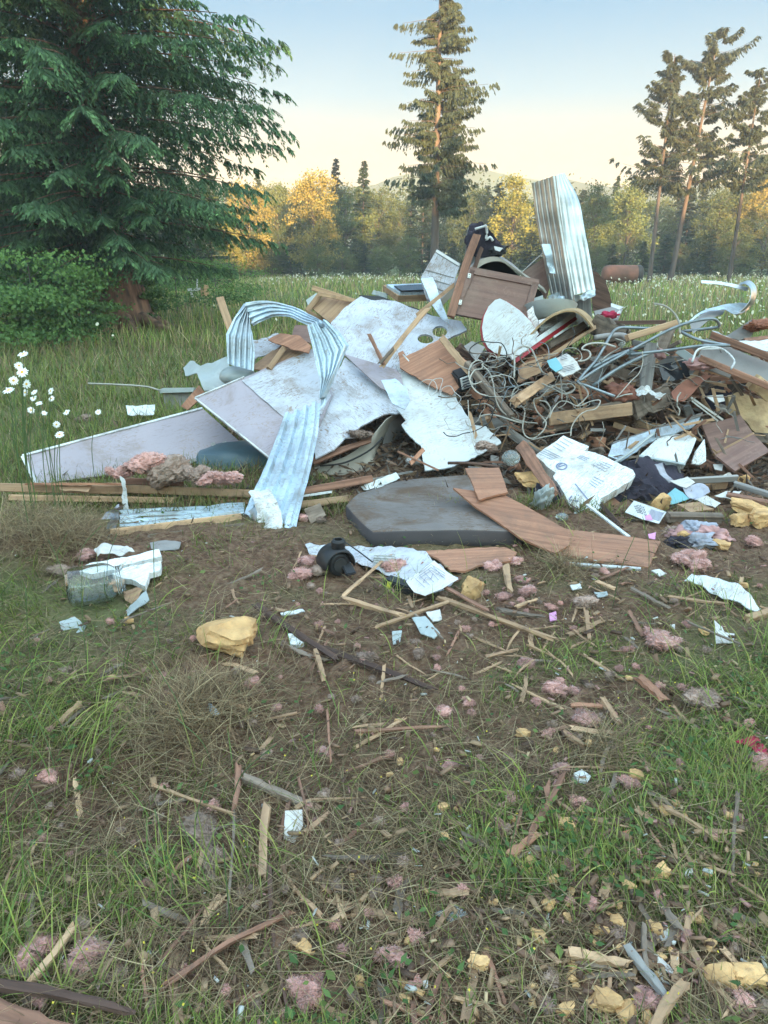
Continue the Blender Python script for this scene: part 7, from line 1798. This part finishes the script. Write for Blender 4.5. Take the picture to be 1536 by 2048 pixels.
DS = [(46, 708, 3.6, 13, 'topmost daisy at the left edge'), (38, 731, 3.6, 11, 'second daisy from the top at the left edge'), (44, 744, 3.55, 15, 'large daisy just below the second one'), (17, 780, 3.4, 15, 'daisy farthest left, lowest of the tall group'),
      (27, 761, 3.5, 12, 'half hidden daisy in the tall group'), (53, 768, 3.6, 12, 'daisy right of the half hidden one'), (50, 785, 3.7, 10, 'daisy seen from the side below the tall group'), (68, 784, 3.8, 9, 'small round daisy right of the tall group'),
      (67, 796, 3.8, 9, 'small daisy directly below the small round one'), (101, 782, 3.9, 10, 'daisy standing alone right of the tall group'), (78, 806, 3.9, 9, 'drooping daisy at the middle height'), (103, 797, 4.0, 8, 'flat daisy below the lone one'),
      (133, 824, 4.0, 10, 'rightmost daisy of the lower scatter'), (113, 849, 3.9, 10, 'upper daisy of the two low bright ones'), (119, 869, 3.8, 12, 'lowest bright daisy above the mauve wall sheet'), (62, 820, 4.0, 9, 'pale daisy low at the left'), (88, 826, 4.1, 8, 'pale small daisy low in the grass'), (196, 824, 4.6, 8, 'small daisy farther off right of the scatter')]
for i, (x, y, Yd, r, lb) in enumerate(DS):
    daisy(x, y, Yd, r * Yd / FPX * .82, random.uniform(.35, 1.25), random.uniform(-.6, .6), lb, random.uniform(-.12, .02))
# grass stems standing above the rest
sr = random.Random(12)
for k in range(26):
    x = sr.choice([sr.uniform(-40, 200), sr.uniform(100, 560), sr.uniform(900, 1560)]); y = sr.uniform(1120, 1900)
    b = G(x, y); hgt = sr.uniform(.18, .42) * (1 if y < 1500 else .7); dx = sr.uniform(-.10, .14)
    cable('grass_stalk', 'single tall flowering grass stalk', 'grass stalk', [tuple(b), (b.x + dx * .3, b.y + .01, b.z + hgt * .55), (b.x + dx, b.y + .03, b.z + hgt)], .0014, 'stem', group='tall single grass stalks', n=5, res=4, world=True)
for k in range(14):
    x = sr.uniform(-30, 110); y = sr.uniform(880, 1000)
    b = G(x, y); hgt = sr.uniform(.3, .6); dx = sr.uniform(-.12, .14)
    cable('grass_stalk', 'single tall flowering grass stalk', 'grass stalk', [tuple(b), (b.x + dx * .3, b.y + .01, b.z + hgt * .55), (b.x + dx, b.y + .03, b.z + hgt)], .0016, 'stem', group='tall single grass stalks', n=5, res=4, world=True)

# ------------------------------------------------------------ left middle distance
bx2 = empty('metal_bin', W(345, 800, 6.9)); tag(bx2, 'green grey metal bin with a flat lid in the grass behind the heap', 'bin')
o1 = S('body', None, None, [(326, 786), (384, 784), (376, 824), (330, 826)], 6.9, .0, .05, .20, 'vinyl_grey', parent=bx2)
o2 = S('lid', None, None, [(318, 780), (326, 776), (388, 775), (386, 784), (320, 786)], 6.86, 0, .1, .24, 'plastic_milky', parent=bx2)
cable('antenna', 'thin pale rod running left from the metal bin', 'rod', [(176, 767, 6.7), (230, 769, 6.8), (290, 773, 6.85), (320, 781, 6.85)], .009, 'cable_white', n=4)
tuft(172, 838, 40, 'reddish clod in the meadow behind the mauve wall sheet', 701, .5, 'insul_dirty')
sw = empty('lumber_stand', W(398, 590, 22)); tag(sw, 'pale lumber and a small block standing far off at the meadow edge', 'lumber stack')
for p, q, w_, m_ in (((376, 580), (402, 578), 5, 'trim_white'), ((382, 584), (385, 594), 4, 'trim_white'), ((394, 576), (395, 558), 3, 'trim_white'), ((404, 574), (405, 592), 6, 'lumber'), ((412, 570), (412, 592), 9, 'lumber')):
    pb('timber', None, None, (*p, 22.0), (*q, 22.0), w_, .10, m_, parent=sw)
# ============================================================ GRASS
# ------------------------------------------------------------ grass
CM = np.zeros((900, 800), bool)      # 1 cm raster of ground hidden or flattened by things: x -4..4, y 0..9
for (cx, cy, rx, ry) in CLEAR:
    if not (-4 < cx < 4 and 0.5 < cy < 8.9): continue
    i0, i1 = int(max(0, (cx - rx + 4) * 100)), int(min(799, (cx + rx + 4) * 100)); j0, j1 = int(max(0, (cy - ry * 1.9) * 100)), int(min(899, (cy + ry) * 100))
    if i1 <= i0 or j1 <= j0: continue
    jj, ii = np.mgrid[j0:j1 + 1, i0:i1 + 1]
    CM[j0:j1 + 1, i0:i1 + 1] |= (((ii / 100 - 4 - cx) / rx) ** 2 + ((jj / 100 - cy + ry * .45) / (ry * 1.45)) ** 2) < 1
CRNG = np.random.default_rng(4)
def clear_keep(x, y, p=.22):
    i = np.clip(((x + 4) * 100).astype(int), 0, 799); j = np.clip((y * 100).astype(int), 0, 899)
    inside = (np.abs(x) < 4) & (y < 9)
    return ~(CM[j, i] & inside) | (CRNG.uniform(0, 1, len(x)) < p)
def blades(name, label, P, L, wd, az, lean, curve, col, mat_, segs=3, wilt=None, cat='grass'):
    """P base points; each blade: segs quads, tapering"""
    kk = clear_keep(P[:, 0], P[:, 1])
    P, L, wd, az, lean, curve, col = P[kk], L[kk], wd[kk], az[kk], lean[kk], curve[kk], col[kk]
    n = len(P)
    rng = np.random.default_rng(len(P))
    s = np.linspace(0, 1, segs + 1)
    dh = np.stack([np.cos(az), np.sin(az), np.zeros(n)], -1)
    th = lean[:, None] + curve[:, None] * s[None] ** 1.2           # angle from vertical along blade
    ds = L[:, None] / segs
    hx = np.concatenate([np.zeros((n, 1)), np.cumsum(np.sin(th[:, :-1]) * ds, 1)], 1)
    hz = np.concatenate([np.zeros((n, 1)), np.cumsum(np.cos(th[:, :-1]) * ds, 1)], 1)
    C = P[:, None] + dh[:, None] * hx[..., None] + np.array([0, 0, 1.0]) * hz[..., None]
    wa = az + np.pi / 2 + rng.normal(0, .5, n)
    Wd = np.stack([np.cos(wa), np.sin(wa), rng.normal(0, .3, n)], -1)
    tw = wd[:, None] * (1 - s[None] ** 2 * .92) * .5
    # no blade below the soil
    gzv = gz_np(C[..., 0], C[..., 1]) + .004
    C[..., 2] = np.where(s[None] > 0, np.maximum(C[..., 2], gzv), C[..., 2])
    Lf = C - Wd[:, None] * tw[..., None]; Rt = C + Wd[:, None] * tw[..., None]
    V = np.stack([Lf, Rt], 2).reshape(-1, 3)
    i0 = (np.arange(n) * (segs + 1) * 2)[:, None] + np.arange(segs)[None] * 2
    F = np.stack([i0, i0 + 1, i0 + 3, i0 + 2], -1).reshape(-1, 4)
    colv = np.repeat(col, (segs + 1) * 2, 0)
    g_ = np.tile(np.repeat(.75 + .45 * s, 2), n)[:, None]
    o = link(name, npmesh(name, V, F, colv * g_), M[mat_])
    return tag(o, label, cat, kind='stuff')

GREEN = np.array([(.17, .235, .050), (.22, .27, .060), (.105, .165, .038), (.27, .28, .080)])
STRAW = np.array([(.36, .26, .14), (.27, .185, .10), (.44, .35, .20), (.20, .13, .075)])
def pick(P_, n, rng): return P_[rng.integers(0, len(P_), n)] * rng.uniform(.7, 1.25, (n, 1))
HEAPX = lambda x, y: (((x - 1.5) / 2.6) ** 2 + ((y - 5.4) / 1.25) ** 2 < 1) | ((x > -.3) & (x < 3.6) & (y > 4.05) & (y < 5.5) & (np.sin(9 * x + 4 * y) * np.sin(8 * y - 3 * x) < .55))
def grass():
    rng = np.random.default_rng(99)
    def at(x, y): return np.stack([x, y, gz_np(x, y) - .004], -1)
    # a) green tufts close by
    x, y = scatter_px(135000, -260, 1800, 985, 2260, rng)
    den = clump_noise(x, y, 9, 1.0) * .5 + clump_noise(x, y, 3.1, 4.0) * .5 + .30 - 1.15 * bareness(x, y)
    den = den + .55 * np.exp(-((x + 1.05) / .6) ** 2) * (y < 3.6) + .25 * np.exp(-((x - 1.0) / .5) ** 2) * (y < 3.2)
    k = rng.uniform(0, 1, len(x)) < np.clip(den + .16, 0.06, 1); x, y = x[k], y[k]
    k = ~HEAPX(x, y) & (y > .95); x, y = x[k], y[k]; n = len(x)
    flow = 1.2 * np.sin(2.1 * x + .5) + 1.2 * np.sin(1.7 * y) + rng.normal(0, .9, n)
    L = rng.uniform(.02, .085, n) * (1 + .6 * clump_noise(x, y, 5, 2))
    blades('grass', 'short green grass tufts around the scattered debris', at(x, y), L, rng.uniform(.0018, .0042, n), flow, rng.uniform(.2, 1.25, n), rng.uniform(.1, 1.0, n), pick(GREEN, n, rng), 'grass_blade')
    # b) long green blades, bent over
    x, y = scatter_px(22000, -260, 1800, 1030, 2300, rng)
    den = clump_noise(x, y, 6, 7.0) * .8 + .12 - .8 * bareness(x, y) + .5 * np.exp(-((x + 1.05) / .55) ** 2) * (y < 3.6) + .35 * np.exp(-((x - 1.25) / .5) ** 2) * (y < 3.3)
    k = (rng.uniform(0, 1, len(x)) < np.clip(den, 0.01, 1)) & (y > 1.05); x, y = x[k], y[k]; n = len(x)
    flow = 2.2 + 1.5 * np.sin(1.6 * x + .5) + 1.1 * np.sin(1.3 * y + 1) + rng.normal(0, .6, n)
    blades('long_grass', 'longer green blades bent over in the foreground', at(x, y), rng.uniform(.07, .23, n), rng.uniform(.0022, .0045, n), flow, rng.uniform(.1, .9, n), rng.uniform(.4, 1.5, n), pick(GREEN * 1.15, n, rng), 'grass_blade', 5)
    # c) mown straw lying on the soil
    x, y = scatter_px(50000, -260, 1800, 1000, 2260, rng)
    k = rng.uniform(0, 1, len(x)) < np.clip(.55 + .35 * clump_noise(x, y, 5, 9) + .1 * bareness(x, y), .12, 1); x, y = x[k], y[k]
    k = ~HEAPX(x, y) & (y > .95); x, y = x[k], y[k]; n = len(x)
    P = at(x, y); P[:, 2] += rng.uniform(.004, .035, n)
    blades('straw', 'dry cut grass stalks lying over the soil', P, rng.uniform(.03, .17, n), rng.uniform(.0009, .0024, n), rng.uniform(0, 6.28, n), rng.uniform(1.2, 1.62, n), rng.uniform(-.3, .3, n), pick(STRAW, n, rng), 'grass_blade', 3)
    # dark wilted fibres
    x, y = scatter_px(46000, -260, 1800, 1000, 2260, rng); k = ~HEAPX(x, y) & (y > .95); x, y = x[k], y[k]; n = len(x)
    P = at(x, y); P[:, 2] += rng.uniform(.0, .02, n)
    blades('wilted_grass', 'brown wilted grass fibres and rootlets on the soil', P, rng.uniform(.02, .10, n), rng.uniform(.0012, .003, n), rng.uniform(0, 6.28, n), rng.uniform(1.1, 1.6, n), rng.uniform(-.5, .5, n),
           pick(np.array([(.15, .085, .05), (.21, .13, .08), (.11, .07, .04), (.13, .13, .055)]), n, rng), 'grass_blade', 2)
    # d) hay mats: dug-up sods with tangled straw
    Ps = []
    for (px, py, r, m_) in ((60, 1075, .34, 2600), (150, 1090, .18, 900), (370, 1450, .20, 1500), (1120, 1142, .12, 600), (430, 1400, .16, 700), (1200, 1510, .1, 400)):
        g_ = G(px, py); q = rng.normal(0, r * .55, (m_, 2)); zz = np.exp(-(q ** 2).sum(1) / r ** 2) * r * .45
        xx = g_.x + q[:, 0]; yy = g_.y + q[:, 1]
        Ps.append(np.stack([xx, yy, gz_np(xx, yy) + zz * rng.uniform(.2, 1, m_)], -1))
    P = np.concatenate(Ps); n = len(P)
    blades('hay_mats', 'tangled dead grass on torn up sods', P, rng.uniform(.06, .20, n), rng.uniform(.0012, .0026, n), rng.uniform(0, 6.28, n), rng.uniform(.7, 1.6, n), rng.uniform(-.2, 1.3, n), pick(STRAW * .8, n, rng), 'grass_blade', 4)
    # e) middle meadow
    x, y = scatter_px(90000, -400, 1950, 600, 1040, rng); k = ~HEAPX(x, y) & (y > 3.9); x, y = x[k], y[k]; n = len(x)
    cn = clump_noise(x, y, 1.2, 3)
    L = (rng.uniform(.06, .20, n) + .10 * np.clip(cn, 0, 1)) * np.clip(y / 7, .6, 1.6)
    c = pick(GREEN * .9, n, rng) * (1.0 + .25 * cn[:, None]); dry = rng.uniform(0, 1, n) < .28 + .2 * clump_noise(x, y, .7, 1)
    c[dry] = pick(STRAW * .9, dry.sum(), rng)
    blades('meadow_grass', 'green meadow grass between the heap and the trees', at(x, y), L, np.clip(.0011 * y, .004, .016), rng.uniform(0, 6.28, n), rng.uniform(.1, .9, n), rng.uniform(.1, .9, n), c, 'grass_blade', 3)
    # f) far meadow, taller and paler
    n = 60000; x = rng.uniform(-26, 46, n); y = 12 + 42 * rng.uniform(0, 1, n) ** 1.5
    k = np.abs(x) < y * .72 + 3; x, y = x[k], y[k]; n = len(x)
    c = pick(GREEN * 1.2, n, rng); dry = rng.uniform(0, 1, n) < np.where(x > 0, .45, .3); c[dry] = pick(STRAW * 1.25, dry.sum(), rng)
    blades('tall_meadow_grass', 'pale tall grass of the far meadow', at(x, y), rng.uniform(.15, .45, n), np.clip(.0011 * y, .01, .045), rng.uniform(0, 6.28, n), rng.uniform(.05, .5, n), rng.uniform(0, .6, n), c, 'grass_blade', 2)
grass()

def meadow_flowers():
    rng = np.random.default_rng(17)
    n = 9500
    x = rng.uniform(-6, 44, n); y = 11 + 40 * rng.uniform(0, 1, n) ** 1.25
    den = np.where(x > .12 * y, 1.0, np.where(y > 34, .9, .06)) * np.clip(.55 + .6 * clump_noise(x, y, .5, 2), .1, 1)
    k = (rng.uniform(0, 1, n) < den) & (np.abs(x) < y * .7 + 2); x, y = x[k], y[k]; n = len(x)
    z = rng.uniform(.28, .50, n); r = rng.uniform(.016, .028, n) * np.clip(y / 22, 1, 1.7)
    a = np.linspace(0, 2 * math.pi, 6, endpoint=False)
    tl = rng.normal(0, .5, (n, 2))
    ring = np.stack([np.cos(a)[None] * r[:, None], np.sin(a)[None] * r[:, None], np.zeros((n, 6))], -1)
    ring[..., 2] = ring[..., 0] * tl[:, :1] + ring[..., 1] * (tl[:, 1:] + .5)
    V = (np.stack([x, y, z], -1)[:, None] + ring).reshape(-1, 3)
    F = np.arange(n * 6).reshape(-1, 6)
    col = np.repeat(np.array([[.58, .57, .42]]) * rng.uniform(.7, 1.0, (n, 1)), 6, 0)
    o = link('meadow_daisies', npmesh('meadow_daisies', V, F, col), M['foliage'])
    tag(o, 'countless white daisies dotting the far meadow', 'flowers', kind='stuff')
meadow_flowers()

def weeds():
    rng = np.random.default_rng(31)
    x, y = scatter_px(30000, -260, 1800, 1000, 2260, rng)
    den = clump_noise(x, y, 7, 11) * .8 + .05 - .5 * bareness(x, y)
    k = (rng.uniform(0, 1, len(x)) < np.clip(den, .02, 1)) & ~HEAPX(x, y) & (y > .95); x, y = x[k], y[k]; n = len(x)
    P = np.stack([x, y, gz_np(x, y) + rng.uniform(.004, .05, n)], -1)
    D = nrm(np.stack([rng.normal(0, 1, n), rng.normal(0, 1, n), rng.uniform(-.1, .7, n)], -1)); Wd = nrm(np.cross(D, [0, 0, 1.0] + rng.normal(0, .4, (n, 3))))
    V, F = spray_leaves(P, D, Wd, rng.uniform(.012, .032, n), rng.uniform(.008, .02, n))
    col = pick(np.array([(.07, .14, .04), (.10, .17, .05), (.14, .19, .05)]), n, rng)
    o = link('weeds', npmesh('weeds', V, F, np.repeat(col, 4, 0)), M['grass_blade'])
    tag(o, 'small broad leaves of clover and weeds between the grass', 'weeds', kind='stuff')
    # tiny yellow blooms
    x, y = scatter_px(150, -100, 1650, 1250, 2150, rng); n = len(x)
    P = np.stack([x, y, gz_np(x, y) + rng.uniform(.03, .09, n)], -1); D = nrm(rng.normal(0, 1, (n, 3))); Wd = nrm(np.cross(D, rng.normal(0, 1, (n, 3))))
    V, F = spray_leaves(P, D, Wd, np.full(n, .006), np.full(n, .006))
    o = link('yellow_blooms', npmesh('yellow_blooms', V, F, np.tile([[.6, .5, .06]], (n * 4, 1))), M['grass_blade']); tag(o, 'tiny yellow blooms in the foreground grass', 'flowers', kind='stuff')
weeds()
# ------------------------------------------------------------ haze
def haze():
    bm = bmesh.new()
    bmesh.ops.create_cube(bm, size=1, matrix=Matrix.Translation((0, 95, 6)) @ Matrix.Diagonal((560, 330, 40, 1)))
    me = bpy.data.meshes.new('haze'); bm.to_mesh(me); bm.free()
    m = bpy.data.materials.new('haze_air'); m.use_nodes = True
    N = m.node_tree.nodes; L = m.node_tree.links; N.remove(N['Principled BSDF'])
    v = N.new('ShaderNodeVolumePrincipled'); v.inputs['Color'].default_value = (.95, .97, 1, 1); v.inputs['Density'].default_value = HAZE
    v.inputs['Anisotropy'].default_value = 0.1
    L.new(v.outputs[0], N['Material Output'].inputs['Volume'])
    o = link('haze', me, m); tag(o, 'thin evening haze over the meadow', 'haze', kind='stuff')
HAZE = 0.0016
haze()
